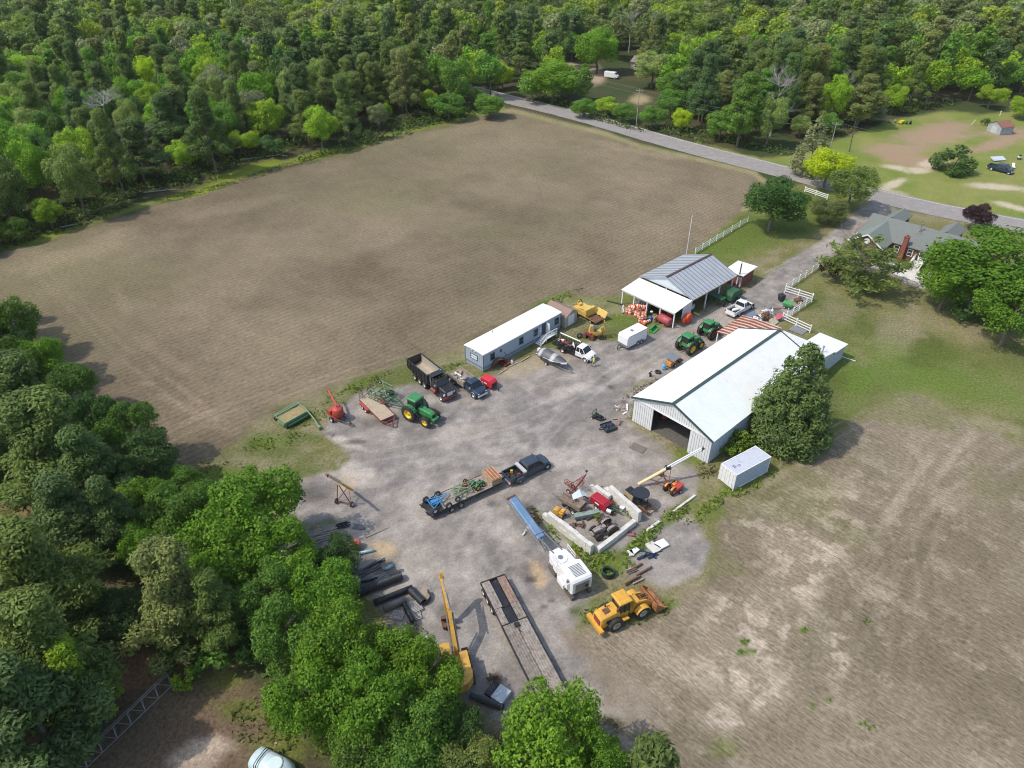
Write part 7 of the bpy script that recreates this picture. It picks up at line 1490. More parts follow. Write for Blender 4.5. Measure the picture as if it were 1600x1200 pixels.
# near left scrap: pipes, pallets, lumber
def pipe(u0, v0, u1, v1, r, label, m=PIPE, corr=True, z0=0.0, n=20, name='drain_pipe', grp=None, half=False):
    A = G(u0, v0); B = G(u1, v1); yw = math.atan2(B.y - A.y, B.x - A.x); t = empty(name, (A.x, A.y, z0), yw, label, 'pipe', grp); L_ = (B - A).length; w = MB(); prof = [(r * .86, 0)]
    if corr:
        k = int(L_ / .14)
        for i in range(k): x = L_ * i / k; prof += [(r * .94, x), (r, x + .03), (r, x + .08), (r * .94, x + .11)]
    else: prof += [(r, 0)]
    prof += [(r * .97, L_), (r * .86, L_), (r * .86, 0)]
    w.lathe(prof, n, 'x', c=(0, 0, r)); w.build('pipe', m, t); return t
pipe(560, 930, 628, 904, .50, 'thick ribbed black drain pipe lying along the tree edge', z0=0)
pipe(585, 945, 645, 921, .32, 'smooth-ended black pipe resting beside the thick ribbed one', corr=False)
pipe(600, 955, 634, 940, .36, 'grey-brown pipe section next to the pallets', mat('grey_brown_pipe', (.17, .15, .14), .7), False)
pipe(642, 926, 662, 946, .42, 'wide black ribbed pipe end pointing at the excavator')
pipe(632, 947, 646, 974, .28, 'thin black ribbed pipe standing between the pallets and the trees')
pipe(560, 912, 590, 904, .14, 'slim black pipe with pale blue end under the trees', corr=False)
pipe(600, 900, 618, 893, .25, 'short blue-grey pipe piece lying on the ribbed pipe', mat('blue_grey_pipe', (.12, .2, .25), .5), False, z0=.75)
pipe(560, 866, 585, 861, .16, 'pale blue plastic pipe at the edge of the trees', mat('pale_blue_pipe', (.35, .55, .62), .5), False)
pipe(735, 1090, 786, 1108, .30, 'long black ribbed pipe lying behind the excavator', z0=0)
t = T('pipe_saddle', 658, 935, -60, 'curved black half culvert leaning over the pipe ends', 'culvert'); w = MB(); pts = [(1.0 * math.cos(a), 1.0 * math.sin(a)) for a in np.linspace(-.6, 1.9, 10)]
for (a, b), (c, d) in zip(pts[:-1], pts[1:]): w.add([(a, b, 0), (c, d, 0), (c, d, .55), (a, b, .55)], [(0, 1, 2, 3)])
o = w.build('shell', PIPE, t); sd_ = o.modifiers.new('thick', 'SOLIDIFY'); sd_.thickness = .08
def pallet(u, v, a, label, z=0, tilt=0, grp=None, m=WOOD):
    t = T('pallet', u, v, a, label, 'pallet', grp, z=z); t.rotation_euler[1] = tilt; w = MB()
    for i in range(8): w.box(-.6 + i * .155, -.5 + i * .155, -.5, .5, .12, .15)
    for y in (-.5, -.04, .42): w.box(-.6, .59, y, y + .08, 0, .118)
    w.build('slat', m, t)
GP = mat('grey_pallet', (.36, .34, .32), .85, var=.25)
pallet(641, 948, -72, 'grey pallet lying under the slanted one by the pipes', m=GP); pallet(651, 950, -60, 'grey pallet slanted on top at the right of the pipes', z=.2, tilt=.15, m=GP); pallet(622, 962, -10, 'grey pallet nearest the trees beside the pipes', m=GP); pallet(650, 962, -70, 'dark grey pallet lowest of those by the pipes', m=GP)
for i, (u, v, a, l, w_, c_, lb) in enumerate([(508, 838, 20, 3.4, 1.1, WOOD, 'stack of pale grey boards against the small dark tree'), (578, 890, 42, 2.6, .8, mat('slate_board', (.1, .11, .11), .8), 'dark slate coloured board pile by the pale blue pipe'), (585, 885, 44, 2.8, .25, BLACK, 'long black board beside the slate board pile'), (596, 905, 25, 1.8, .8, STEEL, 'crumpled grey sheet metal above the ribbed pipe'), (535, 822, 20, 1.6, .6, BLACK, 'dark scrap lying by the gravel edge near the small dark tree'), (560, 824, -10, 1.4, .5, STEEL, 'grey branchy scrap at the gravel edge')]):
    o = T('board_stack', u, v, a, lb, 'lumber'); w = MB()
    for k in range(6): w.cbox((random.uniform(-.15, .15), -w_ / 2 + k * w_ / 5, .08 + .06 * (k % 3)), (l * random.uniform(.7, 1), w_ / 6, .1), (random.uniform(-.1, .1), random.uniform(-.04, .04), random.uniform(-.1, .1)))
    w.build('board', c_, o)
o = T('pale_pole', 590, 832, 33, 'thin pale pole lying on the sand by the tree edge', 'pole'); MB().cyl((-1.5, 0, .06), (1.5, 0, .06), .05, .03).build('pole', PLY, o)
o = T('orange_mixer_drum', 556, 856, 20, 'red-orange rounded mixer drum half under the small dark tree', 'mixer'); MB().lathe([(.25, -.5), (.55, -.2), (.6, .15), (.4, .5), (.3, .6), (.01, .6)], 20, 'x', c=(0, 0, .6)).build('mixer_drum', mat('red_orange', (.50, .12, .08), .7, var=.3, dirt=.3), o); MB().bar((-.3, -.5, 0), (0, 0, .6), .07).bar((-.3, .5, 0), (0, 0, .6), .07).build('stand', MAROON, o)
t = T('open_white_box', 776, 1084, 20, 'open box with pale grey lid and black inside behind the excavator', 'box', ); t.rotation_euler[2] = R(55); w = MB().box(-.75, .75, -1.1, .1, .0, .5); w.build('box', mat('pale_grey_box', (.42, .47, .50), .6, var=.1), t); MB().box(-.7, .7, .14, .85, .02, .35).build('black_tray', BLACK, t)
t = T('brush_pile', 773, 1062, 0, 'pile of brown brushwood between the excavator and the lowboy', 'brushwood'); w = MB()
for i in range(140):
    a = random.uniform(0, 6.3); d = random.uniform(.1, .9); w.bar((d * .6 * math.cos(a), d * .6 * math.sin(a), 0), (d * math.cos(a + .4), d * math.sin(a + .4), random.uniform(.1, .7)), .03)
w.build('twigs', mat('brushwood', (.22, .17, .12), .9, var=.4), t)
for i, (u, v) in enumerate([(652, 999), (659, 996), (665, 997), (656, 1003)]):
    o = T('white_block', u, v, 30 * i, 'white lump of rubble lying at the tree edge left of the excavator', 'rubble', 'white rubble left of the excavator'); MB().lathe([(.02, 0), (.25, .02), (.3, .15), (.16, .3), (.02, .32)], 7).build('lump', PURE, o)
for i, (u, v, a) in enumerate([(783, 1115, 50), (790, 1130, 80), (776, 1128, 10), (795, 1118, 120), (786, 1140, 30)]):
    o = T('bent_rail', u, v, a, 'bent pale rod in the tangle below the black ribbed pipe', 'rod', 'rods tangled below the ribbed pipe'); MB().tube([(-.8, 0, .05), (-.2, .2, .3), (.4, -.1, .2), (1.0, .1, .05)], .035).build('rod', STEEL, o)
for i, (u, v, s) in enumerate([(548, 1180, 1.0), (562, 1172, 1.2), (570, 1190, .9), (520, 1160, .6), (535, 1168, .7)]):
    o = T('concrete_rubble', u, v, 40 * i, ('low broken concrete chunk at the bottom edge', 'biggest broken concrete chunk under the bottom trees', 'right-hand broken concrete chunk at the bottom edge', 'small grey chunk left of the broken concrete', 'small dark chunk between the broken concrete pieces')[i], 'rubble'); MB().slab([(-.6 * s, -.4 * s), (.5 * s, -.5 * s), (.7 * s, .2 * s), (.1 * s, .5 * s), (-.5 * s, .4 * s)], 0, .3 * s).build('chunk', CONC, o)
# lattice tower on the ground
A = G(262, 1050, .5); B = G(140, 1165, .5); yw = math.atan2(B.y - A.y, B.x - A.x); t = empty('lattice_mast', (A.x, A.y, 0), yw, 'aluminium lattice mast lying across the dirt at the lower left', 'mast'); w = MB(); L_ = 12.0; W_ = 1.35
for y, z in ((0, .5), (W_, .35), (W_ / 2, 1.1)): w.bar((-.2, y, z), (L_, y, z), .06)
for i in range(9):
    x = i * 1.4; w.bar((x, 0, .5), (x + .7, W_, .35), .045).bar((x + .7, W_, .35), (x + 1.4, 0, .5), .045).bar((x, 0, .5), (x + .4, W_ / 2, 1.1), .04).bar((x + .7, W_, .35), (x + .4, W_ / 2, 1.1), .04)
w.build('lattice', mat('dull_aluminium', (.30, .31, .32), .5, .3), t); MB().bar((-.3, -1.0, .5), (-.1, W_ * .3, .45), .08).bar((0, 0, 0), (0, 0, .5), .06).bar((4, W_, 0), (4, W_, .35), .06).build('foot', mat('grey_green_foot', (.1, .16, .15), .5), t)
# pale tank with straps
t = T('plastic_tank', 428, 1205, -26, 'pale blue rounded tank with black straps at the bottom edge', 'tank'); t.location.z = 0
PB = mat('pale_blue_plastic', (.50, .62, .66), .35, var=.05, dirt=.25, dirtcol=(.42, .50, .52))
w = MB(); ring_body(w, [(-1.9, sect(.75, .35, 1.2, .55, r=.3)), (-1.6, sect(.95, .2, 1.6, .7, r=.35)), (.9, sect(1.0, .2, 1.75, .75, r=.35)), (1.6, sect(.9, .25, 1.5, .65, r=.3)), (2.0, sect(.6, .4, 1.1, .45, r=.25))], smooth=True); w.build('tank_shell', PB, t)
w = MB()
for x in (-1.0, -.8): 
    s_ = [(-1.01, .25), (-1.01, 1.1), (-.78, 1.66), (-.4, 1.78), (.4, 1.78), (.78, 1.66), (1.01, 1.1), (1.01, .25)]; w.tube([(x, a, b) for a, b in s_], .035, 6)
w.build('strap', BLACK, t); w = MB(); w.cyl((.55, 0, 1.74), (.55, 0, 1.79), .62, .55, n=24); w.build('lid', mat('pale_green_lid', (.58, .70, .68), .35, var=.04), t)
MB().cyl((-.8, 1.0, .9), (-.8, 1.5, 1.1), .05).cyl((-.8, 1.5, 1.05), (-.8, 1.5, 1.25), .12).build('valve', mat('brass', (.3, .24, .12), .5), t); MB().box(-1.5, 1.5, -.7, .7, 0, .25).build('skid', BLACK, t)
o = T('scaffold_section', 150, 1132, 30, 'low black frame in the shade at the lower left edge', 'frame'); MB().box(-1.1, 1.1, -.5, -.4, .1, .5).box(-1.1, 1.1, .4, .5, .1, .5).cbox((0, 0, .4), (2.0, .8, .06), (.1, 0, 0)).build('frame', NAVY, o)
# spare odds across the road
for i, (u, v) in enumerate([(1390, 192), (1398, 192), (1408, 193), (1416, 194), (1422, 194)]):
    o = T('garden_barrel', u, v, 20 * i, ('leftmost pale drum of the row in the far clearing', 'second pale drum of the row in the far clearing', 'bright yellow cart in the row in the far clearing', 'dark drum right of the yellow cart in the far clearing', 'rightmost dark drum of the row in the far clearing')[i], 'drum'); (MB().lathe([(.01, 0), (.32, .02), (.34, .45), (.32, .9), (.01, .95)], 12) if i != 2 else MB().box(-1.0, 1.0, -.5, .5, .3, .8).cyl((-.6, -.5, .3), (-.6, .5, .3), .3).cyl((.6, -.5, .3), (.6, .5, .3), .3)).build('drum', (STEEL, LGREEN, YELLOW, DGREEN, BLACK)[i], o)
o = T('leaning_board', 1519, 196, 60, 'white board leaning on the grass left of the ramshackle shed', 'board'); MB().cbox((0, 0, .8), (.3, .08, 1.8), (.4, 0, 0)).build('board', PURE, o)
o = T('white_post_box', 1562, 181, 0, 'small white post standing behind the ramshackle shed', 'post'); MB().box(-.08, .08, -.08, .08, 0, 1.3).cbox((0, 0, 1.3), (.3, .3, .2)).build('post', PURE, o)
o = T('grill', 1592, 249, 0, 'small white and black barbecue standing on the grass at the right edge', 'barbecue'); MB().box(-.4, .4, -.3, .3, .5, .9).build('body', PURE, o); MB().lathe([(.01, .9), (.4, .92), (.3, 1.15), (.01, 1.25)], 12).build('lid', BLACK, o); MB().box(-.35, -.3, -.25, .25, 0, .5).box(.3, .35, -.25, .25, 0, .5).build('leg', BLACK, o)
o = T('lawn_lounger', 1583, 262, 70, 'white reclining chair on the grass beside the dark pickup across the road', 'chair'); w = MB(); slope(w, (-.9, -.3, .35), (.3, -.3, .35), (.3, .3, .35), (-.9, .3, .35), .06); slope(w, (.3, -.3, .35), (1.0, -.3, .9), (1.0, .3, .9), (.3, .3, .35), .06); w.build('seat', PURE, o); MB().bar((-.7, -.3, 0), (-.7, -.3, .35), .05).bar((-.7, .3, 0), (-.7, .3, .35), .05).bar((.3, -.3, 0), (.3, -.3, .35), .05).bar((.3, .3, 0), (.3, .3, .35), .05).build('leg', STEEL, o)
o = T('picnic_table', 1478, 157, 20, 'pale picnic table in the shade at the back of the far clearing', 'table'); MB().box(-.9, .9, -.4, .4, .7, .76).build('tabletop', PLY, o); MB().box(-.9, .9, -.9, -.65, .4, .45).build('bench', PLY, o); MB().box(-.9, .9, .65, .9, .4, .45).build('bench', PLY, o); MB().bar((-.6, -.8, 0), (-.6, .2, .72), .08).bar((-.6, .8, 0), (-.6, -.2, .72), .08).bar((.6, -.8, 0), (.6, .2, .72), .08).bar((.6, .8, 0), (.6, -.2, .72), .08).build('leg', PLY, o)
o = T('white_van', 955, 122, -30, 'white van half hidden in the clearing beyond the road', 'van'); w = MB(); ring_body(w, [(-2.4, sect(.95, .4, 2.1)), (1.4, sect(.95, .4, 2.1)), (2.1, sect(.9, .4, 1.3)), (2.6, sect(.85, .45, 1.0))]); w.build('body', PURE, o); MB().box(1.35, 1.9, -.8, .8, 1.3, 1.9).build('windscreen', GLASS, o)
for x in (-1.5, 1.7):
    for y in (-.85, .85): wheel(o, x, y, .35, .22)
# ================================================================== FENCES, POLES, WIRES
def rail_fence(pts, label, m=PURE, h=1.35, step=2.4, z=0, grp=None, rails=3):
    P = [G(*p) for p in pts]; t = empty('rail_fence', P[0], 0, label, 'fence', grp)
    for a, b in zip(P[:-1], P[1:]):
        e = b - a; L_ = e.length; n = max(1, round(L_ / step)); o0 = a - P[0]
        for i in range(n + 1):
            q = o0 + e * (i / n); w = MB(); w.box(-.07, .07, -.07, .07, 0, h + .06); w.cbox((0, 0, h + .09), (.19, .19, .05)); o = w.build('post', m, t); o.location = q; o.rotation_euler = (0, 0, math.atan2(e.y, e.x))
        for k in range(rails): zz = .35 + k * (h - .45) / (rails - 1); MB().bar(o0 + Vector((0, 0, zz)), o0 + e + Vector((0, 0, zz)), .04, .15).build('rail', m, t)
    return t
rail_fence([(1278, 420), (1227, 455)], 'white rail fence along the driveway edge above the junk corner'); rail_fence([(1226, 457), (1268, 470)], 'white rail fence closing the top of the junk corner', step=2.0); rail_fence([(1268, 472), (1228, 499)], 'white rail fence between the junk corner and the lawn'); rail_fence([(1222, 500), (1265, 520)], 'white rail fence running towards the white annex', step=2.2)
rail_fence([(1086, 397), (1130, 370), (1168, 347)], 'thin white rail fence along the edge of the field behind the equipment shed', h=1.2, step=3.0); rail_fence([(1257, 300), (1292, 312)], 'white rail fence between the roadside trees', h=1.2)
def pole(name, u, v, h, label, m, r=.13, arm=True, lean=(0, 0), cat='utility pole'):
    A = G(u, v); t = empty(name, A, 0, label, cat); w = MB(); w.cyl((0, 0, 0), (lean[0], lean[1], h), r, r * .7, n=10); w.build('shaft', m, t)
    if arm: MB().bar((lean[0] - .9, lean[1] + .5, h - .5), (lean[0] + .9, lean[1] - .5, h - .5), .1).cyl((lean[0] - .8, lean[1] + .45, h - .45), (lean[0] - .8, lean[1] + .45, h - .2), .06).cyl((lean[0] + .8, lean[1] - .45, h - .45), (lean[0] + .8, lean[1] - .45, h - .2), .06).build('crossarm', m, t)
    return A + Vector((lean[0], lean[1], h))
PG = mat('pale_pole_wood', (.32, .30, .27), .8); PD = mat('dark_pole_wood', (.10, .085, .07), .85)
p3 = pole('utility_pole', 994, 197, 10.2, 'pale utility pole rising from the bushes on the far side of the road', PG)
p1 = pole('utility_pole', 1291, 256, 10.2, 'pale utility pole beside the grey conifer at the roadside', PG)
p2 = pole('guy_pole', 1327, 237, 7.6, 'dark leaning pole on the grass across the road', PD, arm=False, lean=(-.3, .4))
MB().bar((-.3, .2, 9.1), (-1.4, .6, 9.3), .06).build('lamp_arm', STEEL, [o for o in bpy.data.objects if o.name.startswith('utility_pole')][-1])
pole('flag_pole', 1072, 400, 8.3, 'tall thin white pole behind the equipment shed', PURE, .07, False, cat='pole')
p4 = Vector((G(1720, 330).x, G(1720, 330).y, 10)); p0 = Vector((-30, 300, 11))
def wire(a, b, sag, label):
    t = empty('overhead_wire', (0, 0, 0), 0, label, 'wire'); n = 14; pts = [a.lerp(b, i / n) - Vector((0, 0, sag * 4 * (i / n) * (1 - i / n))) for i in range(n + 1)]
    MB().tube(pts, .016, 5).build('cable', mat('pale_cable', (.25, .25, .24), .5), t)
for dz, nm in ((0, 'upper'), (-1.3, 'lower')):
    d = Vector((0, 0, dz)); wire(p3 + d, p1 + d, 1.4, nm + ' overhead wire between the two pale roadside poles'); wire(p1 + d, p4 + d, 1.6, nm + ' overhead wire running from the conifer pole past the clearing'); wire(p0 + d, p3 + d, 1.4, nm + ' overhead wire running from the bushes pole back along the road')
o = T('road_sign', 984, 213, -30, 'small sign seen edge-on beside the road at the field edge', 'sign'); MB().box(-.03, .03, -.03, .03, 0, 2.3).build('post', STEEL, o); MB().box(-.04, -.02, -.25, .25, 1.6, 2.3).build('panel', STEEL, o)
o = T('white_marker_post', 1252, 256, 0, 'white post at the foot of the grey conifer by the road', 'post'); MB().box(-.12, .12, -.12, .12, 0, 1.8).build('post', PURE, o)
for i in range(7):
    u = 826 + i * 6.2; o = T('field_stake', u, 180 + i * 1.6, 0, 'thin reddish stake in the row at the far corner of the field', 'stake', 'stakes at the far corner of the field'); MB().box(-.03, .03, -.03, .03, 0, 1.5).build('stake', mat('reddish_wood', (.35, .2, .13), .8), o)
for i, (u, v, a, l) in enumerate([(410, 247, 20, 9), (440, 243, 150, 4), (300, 262, 10, 5), (120, 352, 30, 6), (250, 300, 15, 7)]):
    o = T('fallen_log', u, v, a, ('long bleached log lying at the forest edge above the field', 'short forked log at the forest edge above the field', 'bleached log in the shade at the forest edge', 'grey log by the far left corner of the field', 'thin fallen trunk at the left forest edge')[i], 'log'); MB().cyl((-l / 2, 0, .2), (l / 2, .3, .25), .17, .08, n=8).cyl((0, 0, .2), (l * .25, .9, .4), .08, .03, n=6).build('trunk', mat('bleached_wood', (.30, .28, .25), .9), o)
# ================================================================== PERSON
def person(loc, rz, label):
    t = empty('person', loc, rz, label, 'person')
    J = {}; V = []; E_ = []; Rr = []
    def j(name, p, r, par=None):
        J[name] = len(V); V.append(p); Rr.append(r)
        if par is not None: E_.append((J[par], J[name]))
    j('pelvis', (0, 0, .95), .15); j('waist', (.03, 0, 1.1), .13, 'pelvis'); j('chest', (.09, 0, 1.32), .155, 'waist'); j('neck', (.13, 0, 1.50), .06, 'chest'); j('head', (.16, 0, 1.62), .085, 'neck'); j('crown', (.17, 0, 1.72), .08, 'head'); j('nose', (.27, 0, 1.63), .016, 'head')
    for s, n in ((1, 'l'), (-1, 'r')):
        j('sh' + n, (.09, s * .19, 1.43), .065, 'chest'); j('el' + n, (.16 + .08 * s, s * .26, 1.16), .045, 'sh' + n); j('wr' + n, (.36, s * .20, 1.02 + .05 * s), .03, 'el' + n); j('pa' + n, (.43, s * .18, 1.0 + .05 * s), .034, 'wr' + n)
        for k in range(4):
            l = (.075, .085, .08, .06)[k]; y = s * .18 + (k - 1.5) * .021
            j('f%d%s' % (k, n), (.475, y, .995 + .05 * s), .0095, 'pa' + n); j('g%d%s' % (k, n), (.475 + l * .8, y, .975 + .05 * s), .008, 'f%d%s' % (k, n))
        j('t' + n, (.43, s * .18 - s * .05, 1.0 + .05 * s), .011, 'pa' + n); j('u' + n, (.47, s * .18 - s * .065, .99 + .05 * s), .009, 't' + n)
        j('hip' + n, (0, s * .09, .9), .10, 'pelvis'); j('kn' + n, (.05 + .12 * s, s * .11, .5), .062, 'hip' + n); j('an' + n, (-.02 + .18 * s, s * .11, .09), .042, 'kn' + n); j('to' + n, (.13 + .18 * s, s * .13, .04), .038, 'an' + n)
    me = bpy.data.meshes.new('body'); me.from_pydata(V, E_, []); o = bpy.data.objects.new('body', me); COL.objects.link(o); o.parent = t
    sk = o.modifiers.new('skin', 'SKIN'); sv = me.skin_vertices[0].data
    for i, r_ in enumerate(Rr): sv[i].radius = (r_, r_)
    sv[0].use_root = True; ss = o.modifiers.new('sub', 'SUBSURF'); ss.levels = 1; ss.render_levels = 2
    sk_m = mat('skin', (.45, .26, .18), .6); me.materials.append(sk_m)
    def limb(pts, rs, name, m):
        w = MB(); rings = []
        for (p, r_) in zip(pts, rs): rings.append([(p[0] + r_[0] * math.cos(a), p[1] + r_[1] * math.sin(a), p[2]) for a in np.linspace(0, 2 * math.pi, 14)[:-1]])
        w.loft(rings); return w.build(name, m, t)
    limb([(0, 0, .93), (.02, 0, 1.05), (.07, 0, 1.28), (.10, 0, 1.44), (.12, 0, 1.49)], [(.15, .19), (.14, .18), (.16, .20), (.14, .18), (.08, .09)], 'vest', mat('hi_vis_yellow', (.62, .80, .10), .6))
    w = MB()
    for s in (1, -1):
        pts = [(0, s * .09, .97), (.05 + .12 * s, s * .11, .5), (-.02 + .18 * s, s * .11, .1)]
        w.cyl(pts[0], pts[1], .115, .075, n=12).cyl(pts[1], pts[2], .075, .06, n=12)
    w.build('trousers', mat('pale_work_trousers', (.38, .36, .33), .8), t)
    MB().lathe([(.105, 1.66), (.11, 1.72), (.085, 1.80), (.01, 1.83)], 14, c=(.16, 0, 0)).box(.24, .33, -.06, .06, 1.67, 1.685).build('cap', mat('pale_cap', (.6, .6, .58), .7), t)
    w = MB()
    for s in (1, -1): w.box(.245, .256, s * .035 - .012, s * .035 + .012, 1.64, 1.655)
    w.box(.24, .25, -.025, .025, 1.575, 1.582); w.build('face', BLACK, t)
    for s in (1, -1): MB().box(-.1 + .18 * s, .2 + .18 * s, s * .12 - .05, s * .12 + .05, 0, .09).build('boot', BLACK, t)
person(G(927.5, 572.5), R(120), 'person in yellow hi-vis vest bending at the front of the white stake truck')
# ================================================================== TREES AND PLANTS
def leaf_mat(name, use_random=False):
    m = bpy.data.materials.new(name); m.use_nodes = True; nt = m.node_tree; N = nt.nodes; L = nt.links; b = N['Principled BSDF']; out = N['Material Output']
    oi = N.new('ShaderNodeObjectInfo'); at = N.new('ShaderNodeAttribute'); at.attribute_name = 'tint'
    if use_random:
        r = N.new('ShaderNodeValToRGB'); L.new(oi.outputs['Random'], r.inputs[0]); e = r.color_ramp.elements; r.color_ramp.interpolation = 'CONSTANT'
        cols = [(.17, .24, .08), (.20, .27, .09), (.23, .36, .07), (.30, .44, .07), (.18, .29, .09), (.38, .50, .07), (.28, .40, .14), (.20, .26, .10), (.28, .41, .085), (.33, .40, .2)]
        e[0].color = cols[0] + (1,); e[1].position = .1; e[1].color = cols[1] + (1,)
        for i in range(2, 10): x = e.new(i / 10); x.color = cols[i] + (1,)
        base = r.outputs[0]
    else: base = oi.outputs['Color']
    mr = N.new('ShaderNodeMapRange'); mr.inputs[3].default_value = .55; mr.inputs[4].default_value = 1.4; L.new(at.outputs['Fac'], mr.inputs[0])
    vm = N.new('ShaderNodeVectorMath'); vm.operation = 'SCALE'; L.new(base, vm.inputs[0]); L.new(mr.outputs[0], vm.inputs['Scale'])
    # yellower leaves where the tint is high
    mx = N.new('ShaderNodeMix'); mx.data_type = 'RGBA'; mx.blend_type = 'MULTIPLY'; mx.inputs[7].default_value = (1.10, 1.0, .78, 1); L.new(at.outputs['Fac'], mx.inputs[0]); L.new(vm.outputs[0], mx.inputs[6])
    L.new(mx.outputs[2], b.inputs['Base Color']); b.inputs['Roughness'].default_value = .55; b.inputs['Specular IOR Level'].default_value = .25
    tr = N.new('ShaderNodeBsdfTranslucent'); L.new(mx.outputs[2], tr.inputs['Color']); ms = N.new('ShaderNodeMixShader'); ms.inputs[0].default_value = .44
    L.new(b.outputs[0], ms.inputs[1]); L.new(tr.outputs[0], ms.inputs[2]); L.new(ms.outputs[0], out.inputs['Surface']); return m
LEAF = leaf_mat('leaves'); LEAFR = leaf_mat('distant_leaves', True)
BARK = mat('grey_brown_bark', (.16, .135, .11), .95, var=.3, scale=3); GREYBARK = mat('bleached_bark', (.36, .34, .32), .95, var=.25, scale=3)
def leaf_mesh(name, C_, Nn, S, tint, m, long_=1.0):
    """quads at C with normals N"""
    n = len(C_); Nn = Nn / (np.linalg.norm(Nn, axis=1, keepdims=True) + 1e-9)
    r = rng.normal(size=(n, 3)); t = np.cross(Nn, r); t /= np.linalg.norm(t, axis=1, keepdims=True) + 1e-9; b = np.cross(Nn, t)
    S = S[:, None] / 2; a = t * S * long_; c = b * S / (long_ ** .5)
    bend = Nn * S * .3
    V = np.stack([C_ - a - bend, C_ - c, C_ + a - bend, C_ + c], 1).reshape(-1, 3)
    me = bpy.data.meshes.new(name); me.vertices.add(4 * n); me.vertices.foreach_set('co', V.ravel().astype(np.float32)); me.loops.add(4 * n); me.loops.foreach_set('vertex_index', np.arange(4 * n, dtype=np.int32)); me.polygons.add(n); me.polygons.foreach_set('loop_start', np.arange(0, 4 * n, 4, dtype=np.int32)); me.update(calc_edges=True)
    at = me.attributes.new('tint', 'FLOAT', 'FACE'); at.data.foreach_set('value', np.clip(tint, 0, 1).astype(np.float32)); me.materials.append(m); return me
def clumps(centers, radii, per, flat=1.0, fuzz=.35, size=.3, keep_in=.82, up=.45, jit=.4):
    P, Nn, Tn = [], [], []
    ctint = rng.uniform(.1, .9, len(centers))
    for i, (c, r) in enumerate(zip(centers, radii)):
        k = max(4, int(per * r * r)); d = rng.normal(size=(k, 3)); d /= np.linalg.norm(d, axis=1, keepdims=True)
        rr = r * (1 - fuzz * rng.random(k) ** 1.6 + .12 * rng.normal(size=k)); p = c + d * rr[:, None] * np.array([1, 1, flat])
        P.append(p); Nn.append(d * np.array([1, 1, 1 / flat]) + rng.normal(size=(k, 3)) * jit + np.array([0, 0, up])); Tn.append(ctint[i] * .5 + rng.random(k) * .5)
    P = np.concatenate(P); Nn = np.concatenate(Nn); Tn = np.concatenate(Tn)
    ok = np.ones(len(P), bool)
    for c, r in zip(centers, radii):
        q = (P - c) / np.array([1, 1, flat]); ok &= (q ** 2).sum(1) > (r * keep_in * .8) ** 2
    return P[ok], Nn[ok], Tn[ok]
def broad(seed, Rr=5.0, H=12.0, per=75, size=.34, nl=26, m=None, base=.14):
    g = np.random.default_rng(seed); cz = H * (base + 1) / 2; rz = H * (1 - base) / 2; C_, Rd = [], []
    while len(C_) < nl:
        d = g.normal(size=3); d /= np.linalg.norm(d)
        if d[2] < -.8: continue
        q = g.uniform(.5, .74); c = np.array([d[0] * Rr * q, d[1] * Rr * q, cz + d[2] * rz * q]); r = g.uniform(.26, .40) * Rr * (1 - .15 * abs(d[2])); C_.append(c); Rd.append(r)
    C2, R2 = list(C_), list(Rd)
    for c, r in zip(C_, Rd):                                          # smaller boughs on every big one
        for _ in range(5):
            d = g.normal(size=3); d /= np.linalg.norm(d); d[2] = abs(d[2]) * .9 - .15; C2.append(c + d * r * .85); R2.append(r * g.uniform(.28, .48))
    return clumps(C2, R2, per, .9, .75, size, .7, .4, .55)
def pine(seed, Rr=3.6, H=15.0, per=110, size=.30, nl=70, base=.38):
    g = np.random.default_rng(seed); C_, Rd = [], []; lean = g.normal(size=2) * .4
    for i in range(nl):
        f = g.random() ** .8; z = H * (base + (1 - base) * f); env = Rr * (1.05 - f) ** .55 * (.75 + .35 * math.sin(7 * f + seed)); a = g.uniform(0, 6.283); q = env * g.uniform(.45, 1.0)
        C_.append(np.array([math.cos(a) * q + lean[0] * f, math.sin(a) * q + lean[1] * f, z - q * .08])); Rd.append(g.uniform(.45, .95) * Rr / 3.6)
    return clumps(C_, Rd, per, .6, .5, size, .6, .6, .5)
def conifer(seed, Rr=3.2, H=11.0, per=150, size=.26, nl=130, base=.06, p=.75):
    g = np.random.default_rng(seed); C_, Rd = [], []
    for i in range(nl):
        f = g.random() ** 1.25; z = H * (base + (1 - base) * f); env = Rr * (1 - f) ** p * min(1, (f + .22) / .42) ** .6 * (.86 + .2 * g.random()) * 1.12 + .12; a = g.uniform(0, 6.283); q = g.uniform(.45, .92) if i % 3 == 0 else g.uniform(.78, .92); C_.append(np.array([math.cos(a) * env * q, math.sin(a) * env * q, z])); Rd.append((.28 + .52 * (1 - f)) * Rr / 3.2 * g.uniform(.7, 1.15))
    return clumps(C_, Rd, per, 1.15, .5, size, .6, .6, .45)
def feathery(seed, Rr=4.6, H=9.0, per=75, size=.26):
    g = np.random.default_rng(seed); C_, Rd = [], []
    for i in range(85):
        d = g.normal(size=3); d /= np.linalg.norm(d); q = g.uniform(.35, 1); C_.append(np.array([d[0] * Rr * q, d[1] * Rr * q, H * .52 + d[2] * H * .45 * q])); Rd.append(g.uniform(.5, 1.0))
    return clumps(C_, Rd, per, .7, .8, size, .2, .2, .9)
